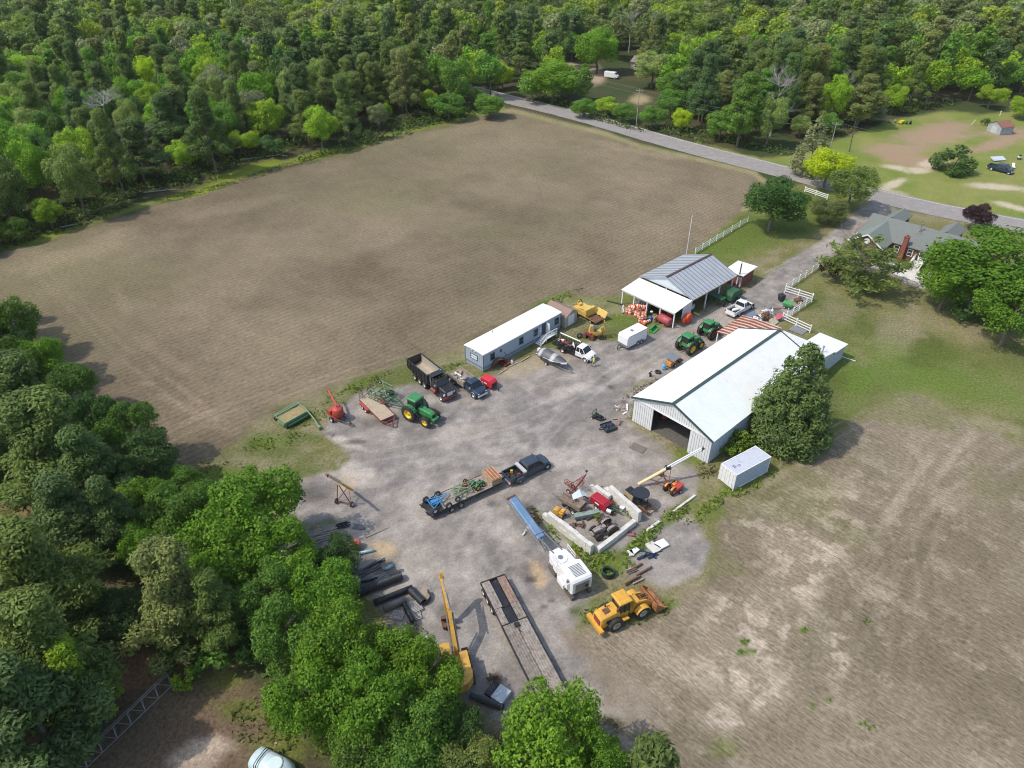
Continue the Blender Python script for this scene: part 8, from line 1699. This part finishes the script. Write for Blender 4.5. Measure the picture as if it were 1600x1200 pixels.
def trunk_mesh(name, H, r, seed, m, crown_r=4, limbs=7, top=.7, twigs=0):
    g = random.Random(seed); w = MB(); pts = [Vector((0, 0, -.1))]; k = 6
    for i in range(1, k + 1): pts.append(Vector((g.uniform(-.15, .15) * i * .5, g.uniform(-.15, .15) * i * .5, H * top * i / k)))
    for i in range(k): w.cyl(pts[i], pts[i + 1], r * (1 - i / (k + 1)), r * (1 - (i + 1) / (k + 1)), n=7, caps=False)
    def br(p, d, L_, rr, dep):
        q = p + d * L_; w.cyl(p, q, rr, rr * .5, n=5 if dep < 2 else 3, caps=False)
        if dep < twigs:
            for _ in range(4):
                d2 = (d + Vector((g.uniform(-.8, .8), g.uniform(-.8, .8), g.uniform(-.3, .7)))).normalized(); br(p + d * L_ * g.uniform(.4, 1), d2, L_ * g.uniform(.45, .7), rr * .45, dep + 1)
    for i in range(limbs):
        z = g.uniform(.35, 1.0); j_ = min(int(z * k), k - 1); p = pts[j_].lerp(pts[j_ + 1], .5); a = g.uniform(0, 6.28); d = Vector((math.cos(a), math.sin(a), g.uniform(.3, 1.1))).normalized(); br(p, d, crown_r * g.uniform(.4, .85), r * .42, 0)
    return w.mesh(name, m)
PROTO = {}
def proto(key, kind, P, trunk): 
    PROTO[key] = (leaf_mesh(kind + '_crown', *P[:2], P[3], P[2], LEAF, P[4]) if P is not None else None, trunk)
def pk(t3, size, long_=1.0): P, Nn, Tn = t3; return (P, Nn, Tn, size * rng.uniform(.65, 1.35, len(P)), long_)
for i in range(4): proto(('broad', i), 'broad', pk(broad(10 + i, per=230, nl=(22, 28, 32, 26)[i]), .225, 1.35), trunk_mesh('broad_trunk', 12, .28, i, BARK, 2.6))
for i in range(3): proto(('pine', i), 'pine', pk(pine(20 + i, per=130, base=.2, nl=80), .28, 1.9), trunk_mesh('pine_trunk', 15, .22, 9 + i, BARK, 2.4, 9, .95))
for i in range(3): proto(('oldpine', i), 'pine', pk(pine(30 + i, Rr=5.6, H=15, per=150, nl=125, base=.22), .25, 1.9), trunk_mesh('pine_trunk', 15, .3, 19 + i, BARK, 3.6, 10, .9))
for i in range(3): proto(('fbroad', i), 'broad', pk(broad(40 + i, per=46, size=.5, nl=20, base=.12), .5, 1.25), trunk_mesh('broad_trunk', 12, .26, 29 + i, BARK, 4, 3))
for i in range(3): proto(('fpine', i), 'pine', pk(pine(50 + i, Rr=5.0, per=60, nl=85, base=.25), .42, 1.7), trunk_mesh('pine_trunk', 15, .2, 39 + i, BARK, 2.4, 4, .95))
proto(('cedar', 0), 'cedar', pk(conifer(60, 4.9, 15, 150, .3, 330, .02, .62), .26, 1.7), trunk_mesh('cedar_trunk', 15, .2, 50, BARK, 1.5, 3, .6))
for i in range(2): proto(('conifer', i), 'conifer', pk(conifer(61 + i, 2.6, 10.5, 120, .3, 120, .08, .8), .28, 1.7), trunk_mesh('conifer_trunk', 10, .16, 51, BARK, 1.5, 4))
proto(('roundcedar', 0), 'cedar', pk(conifer(64, 2.9, 6.2, 120, .26, 110, .10, .5), .26, 1.5), trunk_mesh('cedar_trunk', 6, .16, 52, BARK, 1.5, 4))
proto(('feather', 0), 'feathery', pk(feathery(65), .26, 2.2), trunk_mesh('feathery_trunk', 9, .2, 53, BARK, 4.0, 9, .6, 2))
proto(('shaggy', 0), 'shaggy', pk(feathery(66, 5.6, 13, 130), .34, 1.6), trunk_mesh('shaggy_trunk', 13, .26, 54, GREYBARK, 5.2, 7, .7, 2))
for i in range(2): proto(('bush', i), 'bush', pk(broad(70 + i, 2.0, 2.8, 150, .26, 12, base=.0), .26, 1.3), trunk_mesh('bush_stem', 2, .07, 55 + i, BARK, 1, 4))
for i in range(2): proto(('bare', i), 'bare', None, trunk_mesh('bare_tree', 14, .22, 57 + i, GREYBARK, 4.2, 15, .95, 3))
HT = {'broad': (12, 5), 'pine': (15, 3.6), 'oldpine': (15, 5.6), 'fbroad': (12, 5), 'fpine': (15, 5.0), 'cedar': (15, 4.9), 'conifer': (10.5, 2.6), 'roundcedar': (6.2, 2.9), 'feather': (9, 4.6), 'shaggy': (13, 5.6), 'bush': (2.8, 2.2), 'bare': (14, 4)}
COLS = {'bright': (.155, .31, .03), 'green': (.125, .25, .042), 'dark': (.08, .17, .045), 'olive': (.145, .215, .058), 'yellow': (.33, .44, .02), 'lime': (.25, .39, .035), 'pine': (.108, .175, .058), 'bluegreen': (.105, .18, .065), 'grey': (.22, .26, .15), 'purple': (.08, .04, .05), 'tawny': (.185, .225, .075), 'cedar': (.165, .25, .085), 'lightg': (.21, .30, .09), 'weed': (.19, .30, .04)}
NAMES = {'broad': 'broadleaf_tree', 'fbroad': 'broadleaf_tree', 'pine': 'pine_tree', 'oldpine': 'pine_tree', 'fpine': 'pine_tree', 'cedar': 'cedar_tree', 'conifer': 'conifer_tree', 'roundcedar': 'cedar_tree', 'feather': 'feathery_tree', 'shaggy': 'shaggy_tree', 'bush': 'bush', 'bare': 'bare_tree'}
TREES = []
def tree(kind, x, y, H, Rr, col, label, group=None, var=None, jitter=.12):
    n = sum(1 for k in PROTO if k[0] == kind); i = random.randrange(n) if var is None else var % n; crown, tk = PROTO[(kind, i)]
    t = empty(NAMES[kind], (x, y, 0), random.uniform(0, 6.28), label, NAMES[kind].replace('_tree', ' tree').replace('_', ' '), group); h0, r0 = HT[kind]; t.scale = (Rr / r0, Rr / r0, H / h0)
    if crown is not None:
        o = link_mesh('crown', crown, t); c = COLS[col]; f = (1.38 if y > 150 and kind not in ('cedar', 'roundcedar') else 1.3 if kind == 'oldpine' else 1.0) + random.uniform(-jitter, jitter); o.color = (c[0] * f * random.uniform(.93, 1.07), c[1] * f, c[2] * f * random.uniform(.9, 1.1), 1)
        link_mesh('trunk', tk, t)
    else: link_mesh('branches', tk, t)
    TREES.append((x, y, Rr)); return t
def tpx(kind, u, v, rpx, H, col, label, cz=.62, group=None, var=None):
    """crown centre seen at (u, v) with radius rpx in photo points; H metres tall"""
    P = G(u, v, H * cz); d = (P - Vector((0, 0, CAMH))).length; dd = d * _cp + 0; Rr = rpx * d / FPX / 1.0; return tree(kind, P.x, P.y, H, Rr, col, label, group, var)
random.seed(21)
# --- measured trees
near = [
 ('broad', 395, 790, 78, 12, 'bright', 'tallest bright green tree reaching into the yard beside the orange auger'), ('broad', 345, 860, 72, 11, 'bright', 'bright green tree left of the tall one beside the orange auger'),
 ('broad', 445, 860, 58, 10, 'bright', 'bright green tree just below the tall one at the yard edge'), ('broad', 420, 920, 50, 9, 'green', 'mid green tree between the bright trees and the brown-tipped pine'),
 ('broad', 526, 868, 38, 6.5, 'dark', 'small dark green tree at the yard edge beside the red-orange mixer drum'), ('broad', 510, 925, 58, 10, 'bright', 'bright green tree next to the ribbed black pipes'),
 ('broad', 445, 985, 56, 10, 'green', 'mid green tree above the grassy clearing with the pale tank'), ('broad', 530, 1000, 66, 11, 'bright', 'bright green tree in the middle of the clump left of the excavator'),
 ('broad', 622, 1032, 56, 9, 'bright', 'bright green tree overhanging the excavator boom'), ('broad', 672, 1050, 56, 10, 'bright', 'bright green tree covering the cab of the excavator'),
 ('broad', 480, 1075, 62, 10, 'bright', 'bright green tree nearest the pale blue tank'), ('broad', 580, 1085, 66, 11, 'bright', 'big bright green tree in front of the clump left of the excavator'),
 ('broad', 660, 1120, 55, 9, 'green', 'mid green tree below the excavator counterweight'), ('broad', 560, 1160, 50, 7, 'green', 'green tree beside the broken concrete at the bottom'),
 ('broad', 640, 1180, 55, 7, 'green', 'green tree cut by the bottom edge left of the black pipe'), ('broad', 735, 1190, 50, 6, 'lightg', 'pale green tree at the bottom edge below the bent rods'),
 ('broad', 715, 1130, 40, 6, 'dark', 'dark green bushy tree in shade behind the black ribbed pipe'),
 ('broad', 860, 1145, 84, 12, 'bright', 'big bright green tree over the rear of the lowboy'), ('broad', 935, 1190, 46, 9, 'bright', 'bright green tree at the bottom edge right of the lowboy'), ('pine', 1010, 1205, 60, 10, 'olive', 'olive pine at the bottom edge on the right of the bright trees'),
 ('broad', 205, 665, 44, 10, 'green', 'green tree with bright top standing at the near corner of the field'), ('broad', 225, 715, 50, 9, 'dark', 'dark green tree below the one at the near corner of the field'),
 ('broad', 283, 755, 34, 6, 'green', 'small green tree at the grassy strip above the bright clump'), ('broad', 222, 785, 44, 9, 'bright', 'bright green tree between the big pines and the yard clump'), ('broad', 275, 800, 48, 10, 'green', 'green tree in the hollow left of the tall bright tree'),
 ('broad', 225, 850, 36, 8, 'bright', 'small bright green tree above the brown-tipped pine'), ('broad', 320, 790, 38, 8, 'green', 'green tree joining the tall bright tree on its left'),
 ('oldpine', 268, 920, 70, 13, 'tawny', 'brown-tipped pine between the dirt clearing and the bright trees'), ('oldpine', 330, 950, 52, 10, 'olive', 'olive pine in the shade right of the brown-tipped pine'),
 ('broad', 180, 960, 42, 6, 'bluegreen', 'low blue-green tree at the left foot of the brown-tipped pine'), ('bush', 270, 1020, 34, 3.0, 'dark', 'dark green bush at the end of the lattice mast'), ('bush', 330, 1030, 38, 3.2, 'green', 'green bush right of the lattice mast'), ('bush', 390, 1010, 36, 3.2, 'dark', 'dark bush in shade below the bright green trees'), ('bush', 290, 1062, 22, 2.2, 'lime', 'yellow-green bush beside the foot of the lattice mast'),
 ('bush', 440, 1110, 34, 2.6, 'weed', 'weedy bush above the pale blue tank'), ('bush', 500, 1140, 36, 2.6, 'weed', 'weedy bush right of the pale blue tank'), ('bush', 230, 985, 26, 2.5, 'dark', 'dark bush in the dirt gap left of the lattice mast'),
 ('oldpine', 75, 690, 82, 15, 'olive', 'broad olive pine filling the left edge below the field'), ('oldpine', 30, 620, 60, 14, 'pine', 'dark pine at the left edge beside the field'), ('oldpine', 140, 735, 56, 13, 'pine', 'dark pine in front of the green tree at the field corner'),
 ('oldpine', 110, 800, 60, 13, 'bluegreen', 'blue-green pine beside the red earth patch at the left edge'), ('oldpine', 175, 800, 45, 12, 'pine', 'dark pine in the shade left of the bright trees'),
 ('oldpine', 55, 900, 85, 15, 'olive', 'big olive pine at the left edge below the red earth patch'), ('oldpine', 60, 1010, 85, 15, 'olive', 'big olive pine at the left edge beside the dirt clearing'), ('oldpine', 50, 1110, 85, 14, 'pine', 'dark olive pine at the lower left corner'), ('oldpine', 110, 1060, 45, 11, 'lime', 'yellow-tipped pine leaning over the dirt clearing'),
 ('broad', 15, 500, 34, 11, 'green', 'green tree at the left edge beside the field shadows'), ('broad', 62, 555, 34, 9, 'bright', 'bright green tree at the left edge of the field'), ('broad', 25, 560, 34, 10, 'green', 'green tree behind the bright one at the left edge'), ('broad', 105, 600, 38, 9, 'green', 'green tree on the left edge of the field above the big pines'), ('broad', 145, 645, 32, 9, 'dark', 'dark tree where the big pines meet the field'),
 ('broad', 1213, 308, 50, 11.5, 'dark', 'large dark tree at the roadside corner of the field'), ('conifer', 1275, 218, 28, 13.5, 'grey', 'grey-green conical conifer beside the roadside pole'),
 ('broad', 1296, 255, 35, 9.5, 'yellow', 'bright yellow-green tree at the roadside'), ('broad', 1335, 284, 36, 10, 'olive', 'olive round tree where the driveway meets the road'), ('broad', 1298, 325, 28, 5.5, 'tawny', 'brownish olive bushy tree in front of the driveway entrance'),
 ('roundcedar', 1495, 243, 27, 6.4, 'dark', 'dark egg-shaped cedar on the grass across the road'), ('cedar', 1252, 600, 60, 14.5, 'cedar', 'big dark cedar beside the barn and the container'),
 ('feather', 1360, 405, 66, 9.5, 'lightg', 'feathery dark green tree in front of the house'), ('bush', 1296, 420, 18, 3.6, 'purple', 'purple-leaved bush beside the driveway fence'), ('broad', 1548, 408, 90, 13.5, 'bright', 'huge bright green tree at the right of the house'), ('broad', 1488, 432, 42, 10, 'bright', 'left-hand lobe tree of bright green before the house porch'), ('broad', 1590, 480, 50, 11, 'bright', 'bright green tree cut by the right edge below the house'), ('bush', 1510, 488, 26, 3.5, 'dark', 'dark bush at the foot of the huge bright tree'), ('bush', 1572, 500, 26, 3.2, 'olive', 'olive bush in shade under the huge bright tree'),
 ('broad', 1530, 333, 21, 6, 'purple', 'purple-leaved tree between the house and the road'), ('broad', 1552, 145, 19, 7.5, 'lime', 'small lime green tree on the lawn across the road'), ('broad', 1600, 163, 18, 6.5, 'lime', 'small lime green tree at the right edge across the road'), ('conifer', 1460, 244, 6, 2.6, 'dark', 'tiny dark conifer on the grass across the road'), ('bush', 1540, 190, 7, 2.2, 'dark', 'little dark bush left of the ramshackle shed'),
 ('bush', 1160, 688, 26, 3.0, 'weed', 'leafy green bush at the barn side wall'), ('bush', 1140, 705, 18, 2.0, 'weed', 'low leafy bush at the front corner of the barn'), ('bush', 1268, 655, 28, 3.0, 'green', 'green bush at the foot of the big cedar'),
 ('bush', 933, 808, 7, 1.0, 'lime', 'small lime green bush growing inside the scrap bay'),
 ('broad', 785, 112, 19, 9, 'yellow', 'yellow-green tree at the far bend of the road'), ('broad', 865, 118, 42, 13, 'bright', 'wide bright green tree over the far stretch of road'), ('fbroad', 832, 130, 26, 9, 'green', 'green tree left of the wide bright one by the far road'),
 ('broad', 935, 68, 34, 16, 'bright', 'tall bright tree with bare trunk in the clearing beyond the road'), ('broad', 1022, 100, 32, 12, 'lightg', 'pale green spreading tree beyond the roadside bushes'), ('broad', 950, 162, 22, 5.5, 'lime', 'lime green bushy tree left of the bushes pole'), ('broad', 912, 165, 20, 5.5, 'green', 'green bushy tree by the road left of the lime one'), ('broad', 975, 172, 20, 5.5, 'green', 'green bushy tree at the foot of the bushes pole'), ('broad', 1020, 178, 22, 6.5, 'green', 'green bushy tree right of the bushes pole'), ('broad', 1067, 182, 17, 6.5, 'yellow', 'yellow-green little tree with a bare stem by the road'), ('broad', 1128, 190, 26, 8, 'green', 'leafy green tree at the roadside before the dark pines'), ('broad', 1050, 155, 24, 9, 'green', 'green tree behind the little yellow-green one'),
 ('bare', 1213, 165, 26, 15, 'grey', 'leaning bare white tree at the roadside before the dark pines'), ('bare', 170, 195, 34, 14, 'grey', 'grey leafless tree in front of the left forest'), ('bare', 215, 235, 24, 9, 'grey', 'low grey leafless tree at the left forest edge'), ('bare', 1035, 60, 22, 14, 'grey', 'bleached bare tree behind the clearing beyond the road'), ('bare', 985, 50, 20, 14, 'grey', 'bare pale tree beside the tall bright tree beyond the road'), ('bare', 1318, 150, 14, 12, 'grey', 'bare trunks at the back of the far clearing'),
 ('broad', 1400, 148, 18, 9, 'lime', 'light green tree at the back edge of the far clearing'), ('broad', 118, 298, 12, 4, 'lightg', 'little pale green tree in the shade of the left forest'), ('broad', 498, 190, 26, 12, 'lime', 'lime leafed slim tree at the forest edge above the field'), ('broad', 700, 200 - 40, 30, 8, 'green', 'green tree at the forest edge near the far road'), ('broad', 765, 160, 26, 7, 'green', 'low green tree where the forest meets the far road'),
 ('broad', 45, 108, 30, 14, 'lime', 'lime green tree in the left forest'), ('broad', 235, 115, 24, 15, 'yellow', 'yellow-green tree in the left forest'),
]
for k, u, v, r, H, c, lb in near:
    if k == 'bush': t = tpx(k, u, v, r, H, c, lb, .5)
    elif k == 'bare': t = tpx(k, u, v, r, H, c, lb, .55)
    else: t = tpx(k, u, v, r, H, c, lb)
measured = list(TREES)
# --- the woods: scattered over their own ground
FA = [(-1400, 300), (-420, 560), (-300, 478), (-60, 412), (0, 392), (70, 366), (140, 340), (232, 306), (250, 280), (330, 276), (430, 245), (545, 222), (610, 200), (700, 182), (760, 160), (790, 150), (800, 141), (700, 60), (400, -130), (-400, -160), (-1400, -160)]
FB = [(800, 138), (850, 150), (900, 160), (1000, 190), (1060, 208), (1110, 222), (1180, 238), (1235, 225), (1290, 215), (1340, 200), (1400, 180), (1480, 160), (1530, 160), (1600, 150), (1800, 130), (2600, 190), (2600, -100), (1800, -165), (600, -160), (560, -90), (700, 40)]
FC = [(-700, 480), (-40, 500), (20, 620), (-10, 780), (-30, 1500), (-900, 1500)]
xs = []; cell = {}
def ok_site(x, y, dmin):
    i, j_ = int(x // 7), int(y // 7)
    for a in (-1, 0, 1):
        for b in (-1, 0, 1):
            for q in cell.get((i + a, j_ + b), ()):
                if (q[0] - x) ** 2 + (q[1] - y) ** 2 < dmin * dmin: return False
    return True
for (x, y, r) in measured: cell.setdefault((int(x // 7), int(y // 7)), []).append((x, y))
N0 = 60000; cx_ = rng.uniform(-360, 360, N0); cy_ = rng.uniform(20, 540, N0); cu, cv = PX(cx_, cy_)
inA = polysd(cu, cv, FA) > 0; inB = polysd(cu, cv, FB) > 0; inC = polysd(cu, cv, FC) > 0
inE = (inA & (polysd(cu, cv, FA) < 14)) | (inB & (polysd(cu, cv, FB) < 10))
holes = [(925, 125, 50, 36), (960, 140, 60, 40), (1010, 165, 40, 30), (985, 105, 30, 18)]
for k in range(N0):
    if not (inA[k] or inB[k] or inC[k]): continue
    u, v, x, y = cu[k], cv[k], cx_[k], cy_[k]
    if any(((u - a) / c) ** 2 + ((v - b) / d) ** 2 < 1 for a, b, c, d in holes): continue
    far = y > 330
    if not ok_site(x, y, 6.2 if not far else 7.0): continue
    # keep the hidden road clear
    if any((x - m_.x) ** 2 + (y - m_.y) ** 2 < 49 for m_ in mid[:8]): continue
    cell.setdefault((int(x // 7), int(y // 7)), []).append((x, y)); xs.append((x, y, u, v, inC[k], inE[k]))
zn = fbm(np.array([a[0] for a in xs]), np.array([a[1] for a in xs]), 45, 77, 3)
def visible(u, v): return -60 < u < 1660 and v > -90
def zone(u, v):
    if u < 250: return 'in the far left forest' if v < 120 else 'by the left field corner'
    if u < 520: return 'deep in the forest' if v < 120 else 'at the forest edge above the field'
    if u < 800: return 'in the forest past the field' if v < 110 else 'at the edge by the far road'
    if u < 1090: return 'in woods behind the hidden house' if v < 110 else 'in woods beside the far road'
    if u < 1330: return 'in the dense roadside woods' if v < 110 else 'fronting the dense roadside woods'
    return 'behind the far clearing' if v > 80 else 'far off in the right-hand woods'
CW = {'bright': 'bright green', 'green': 'green', 'dark': 'dark green', 'olive': 'olive', 'yellow': 'yellow-green', 'lime': 'lime green', 'pine': 'dark olive', 'bluegreen': 'blue-green', 'grey': 'grey-green', 'lightg': 'pale green', 'tawny': 'brownish'}
order = sorted(range(len(xs)), key=lambda i: xs[i][1] + abs(xs[i][0]) * .2)
nb = npn = 0; rest = []
for i in order:
    x, y, u, v, c_, e_ = xs[i]
    pineish = random.random() < (.12 + .75 * min(1, max(0, (zn[i] - .33) / .3)))
    if c_: pineish = True
    if e_ and random.random() < .5: pineish = False
    if 840 < u < 1100: pineish = random.random() < .3
    if not visible(u, v) or (pineish and npn >= 215) or (not pineish and nb >= 200): rest.append((x, y, pineish)); continue
    hs2 = random.uniform(.78, 1.2); far = y > 235
    if pineish:
        npn += 1; H = 16.5 * hs2; col = random.choice(('pine', 'pine', 'olive', 'olive', 'bluegreen', 'tawny', 'green', 'olive')); w_ = 'tall ' if H > 17.5 else ('short ' if H < 15 else '')
        tree('fpine' if far else 'oldpine', x, y, H, random.uniform(4.0, 6.6), col, '%s%s pine %s' % (w_, CW[col], zone(u, v)), 'pines ' + zone(u, v))
    else:
        nb += 1; low = e_ and random.random() < .55; H = (6.5 if low else 14) * hs2; col = random.choice(('green', 'green', 'dark', 'bright', 'lightg', 'lime', 'grey', 'bright', 'green', 'lightg', 'lime')); w_ = 'low ' if low else ('tall ' if H > 14.3 else '')
        tree('fbroad' if far else 'broad', x, y, H, random.uniform(4.2, 6.2) * (.75 if low else 1), col, '%s%s leafy tree %s' % (w_, CW[col], zone(u, v)), 'leafy trees ' + zone(u, v))
print(sum(len(p[0].polygons) for p in PROTO.values() if p[0]), 'forest individuals', nb, npn, 'rest', len(rest))
# the rest of the woods reads as one mass: one object scattering the same crowns
me = bpy.data.meshes.new('forest'); n = len(rest)
me.vertices.add(n); me.vertices.foreach_set('co', np.array([(a, b, 0) for a, b, c in rest], np.float32).ravel())
kd = np.array([(random.randrange(3) if not c or random.random() < .35 else 3 + random.randrange(3)) for a, b, c in rest], np.int32)
a_ = me.attributes.new('kind_no', 'INT', 'POINT'); a_.data.foreach_set('value', kd)
a_ = me.attributes.new('turn', 'FLOAT', 'POINT'); a_.data.foreach_set('value', rng.uniform(0, 6.28, n).astype(np.float32))
a_ = me.attributes.new('tall', 'FLOAT', 'POINT'); a_.data.foreach_set('value', rng.uniform(.95, 1.5, n).astype(np.float32))
wood = bpy.data.objects.new('forest', me); COL.objects.link(wood); tag(wood, 'far off mass of mixed pines and leafy trees beyond the field and road', 'forest', kind='stuff')
ng = bpy.data.node_groups.new('scatter_forest', 'GeometryNodeTree'); ng.interface.new_socket('Geometry', in_out='INPUT', socket_type='NodeSocketGeometry'); ng.interface.new_socket('Geometry', in_out='OUTPUT', socket_type='NodeSocketGeometry')
N = ng.nodes; L = ng.links; gi = N.new('NodeGroupInput'); go = N.new('NodeGroupOutput'); jn = N.new('GeometryNodeJoinGeometry')
def named(nm, dt):
    q = N.new('GeometryNodeInputNamedAttribute'); q.data_type = dt; q.inputs['Name'].default_value = nm; return q.outputs['Attribute']
kn, tn, hn = named('kind_no', 'INT'), named('turn', 'FLOAT'), named('tall', 'FLOAT')
rc_ = N.new('ShaderNodeCombineXYZ'); L.new(tn, rc_.inputs[2]); sc_ = N.new('ShaderNodeCombineXYZ')
for i in range(3): L.new(hn, sc_.inputs[i])
for k in range(6):
    key = ('fbroad', k) if k < 3 else ('fpine', k - 3); src = next(o for o in bpy.data.objects if o.name.startswith('crown') and o.data == PROTO[key][0])
    oi = N.new('GeometryNodeObjectInfo'); oi.inputs['Object'].default_value = src; oi.transform_space = 'ORIGINAL'
    sm = N.new('GeometryNodeSetMaterial'); L.new(oi.outputs['Geometry'], sm.inputs['Geometry']); sm.inputs['Material'].default_value = LEAFR
    cp = N.new('FunctionNodeCompare'); cp.data_type = 'INT'; cp.operation = 'EQUAL'; L.new(kn, cp.inputs[2]); cp.inputs[3].default_value = k
    ip = N.new('GeometryNodeInstanceOnPoints'); L.new(gi.outputs[0], ip.inputs['Points']); L.new(cp.outputs[0], ip.inputs['Selection']); L.new(sm.outputs[0], ip.inputs['Instance']); L.new(rc_.outputs[0], ip.inputs['Rotation']); L.new(sc_.outputs[0], ip.inputs['Scale']); L.new(ip.outputs[0], jn.inputs[0])
L.new(jn.outputs[0], go.inputs[0]); md = wood.modifiers.new('scatter', 'NODES'); md.node_group = ng
# --- undergrowth and weeds: nobody could count the leaves
def weeds(name, label, spots, dens, size, hgt, col, clump=.35):
    P, Nn, T_ = [], [], []
    for (u, v, ru, rv, a) in spots:
        c0 = G(u, v); e1 = G(u + ru * math.cos(R(a)), v + ru * math.sin(R(a))) - c0; e2 = G(u - rv * math.sin(R(a)), v + rv * math.cos(R(a))) - c0
        area = math.pi * abs(e1.x * e2.y - e1.y * e2.x); n = int(area * dens)
        r = np.sqrt(rng.random(n)); th = rng.uniform(0, 6.283, n); p = np.stack([c0.x + e1.x * r * np.cos(th) + e2.x * r * np.sin(th), c0.y + e1.y * r * np.cos(th) + e2.y * r * np.sin(th)], 1)
        d = fbm(p[:, 0], p[:, 1], 1.6, 91, 3); k = d > .5 - .12; p = p[k]; h = hgt * (d[k] - .36) * 4 * rng.random(len(p)); P.append(np.concatenate([p, h[:, None]], 1)); Nn.append(rng.normal(size=(len(p), 3)) * .8 + (0, 0, .7)); T_.append(rng.random(len(p)))
    P = np.concatenate(P); me = leaf_mesh(name, P, np.concatenate(Nn), size * rng.uniform(.6, 1.4, len(P)), np.concatenate(T_), LEAF, 1.8); o = link_mesh(name, me); o.color = col + (1,); tag(o, label, 'weeds', kind='stuff')
weeds('weeds', 'rank green weeds round the concrete block walls', [(950, 880, 46, 20, -5), (905, 855, 30, 10, 45), (1000, 850, 40, 10, -38), (1050, 808, 44, 11, -36), (1010, 835, 24, 8, -35), (1110, 790, 50, 10, -35), (1180, 755, 40, 10, -30), (850, 820, 10, 36, -35), (985, 800, 18, 8, 40), (950, 893, 7, 5, 0)], 16, .26, .55, (.19, .30, .045))
weeds('grass_tufts', 'long grass at the yard edges and along the field', [(480, 655, 40, 10, -20), (430, 690, 50, 12, -10), (340, 735, 60, 14, 0), (560, 605, 60, 8, -25), (700, 575, 40, 6, -20), (1010, 640, 30, 8, 25), (1100, 735, 14, 16, 0), (1000, 960, 60, 16, -15), (930, 960, 40, 16, -10), (640, 1000, 30, 30, 0), (420, 1130, 60, 50, 0), (560, 1180, 70, 30, 0), (420, 268, 100, 5, -17), (310, 300, 60, 5, -15), (870, 470, 50, 7, -25)], 9, .24, .30, (.15, .20, .045))
weeds('undergrowth', 'low undergrowth along the foot of the woods', [(400, 240, 170, 12, -16), (660, 188, 110, 8, -13), (180, 305, 110, 14, -17), (1130, 218, 110, 5, 14), (900, 168, 70, 5, 12), (1380, 178, 120, 5, -8), (40, 350, 90, 18, -10), (560, 228, 90, 5, -14), (300, 285, 50, 6, -12), (690, 190, 70, 4, -12), (100, 355, 110, 8, -18), (1060, 212, 60, 3, 14), (950, 190, 60, 4, 16), (300, 1010, 60, 22, 10), (230, 960, 30, 24, 0), (440, 1040, 40, 40, 0), (1300, 212, 40, 4, -12), (180, 820, 60, 60, 0)], 5, .5, 1.6, (.12, .19, .05))
weeds('field_tufts', 'scattered green tufts on the bare field', [(1163, 1003, 7, 4, 0), (1157, 1020, 7, 4, 0), (1175, 1017, 5, 3, 0), (1257, 985, 6, 4, 0), (1354, 970, 6, 4, 0), (1350, 1130, 7, 4, 0), (1360, 1137, 7, 4, 0), (1296, 1093, 5, 4, 0), (1325, 1160, 6, 4, 0), (1271, 1102, 4, 3, 0)], 30, .16, .2, (.11, .2, .02))
weeds('dry_stalks', 'bleached dry stalks beside the shipping container and barn', [(1118, 735, 14, 8, -20), (1060, 800, 20, 4, -36), (1000, 608, 30, 3, -30)], 14, .3, .5, (.34, .29, .18))

# --- labels: where several look alike, say which one by its order from the left
ORD = ['first', 'second', 'third', 'fourth', 'fifth', 'sixth', 'seventh', 'eighth', 'ninth', 'tenth', 'eleventh', 'twelfth', 'thirteenth', 'fourteenth', 'fifteenth', 'sixteenth', 'seventeenth', 'eighteenth', 'nineteenth', 'twentieth', 'twenty-first', 'twenty-second', 'twenty-third', 'twenty-fourth']
by = {}
for o in bpy.data.objects:
    if o.parent is None and o.get('label') and o.get('category'): by.setdefault(o['label'], []).append(o)
for lb, os_ in by.items():
    if len(os_) < 2 or len(os_) > 24: continue
    os_.sort(key=lambda o: PX(o.location.x, o.location.y, o.location.z)[0])
    for i, o in enumerate(os_):
        w0 = ('left-hand' if i == 0 else 'right-hand') if len(os_) == 2 else ('leftmost' if i == 0 else 'rightmost' if i == len(os_) - 1 else ORD[i] + ' from left,')
        o['label'] = w0 + ' ' + lb
# ------------------------------------------------------------------ thin haze volume added to lift the shadows of the far woods
hz_m = bpy.data.materials.new('added_haze'); hz_m.use_nodes = True; N = hz_m.node_tree.nodes; N.remove(N['Principled BSDF']); pv = N.new('ShaderNodeVolumePrincipled')
pv.inputs['Color'].default_value = (.94, .95, .93, 1); pv.inputs['Density'].default_value = 0.00006; hz_m.node_tree.links.new(pv.outputs[0], N['Material Output'].inputs['Volume'])
hz = MB().box(-3200, 3200, -700, 4100, -1.6, 64).build('haze', hz_m); tag(hz, 'thin pale haze added over the fields and woods to lift far shadows', 'haze', kind='stuff')
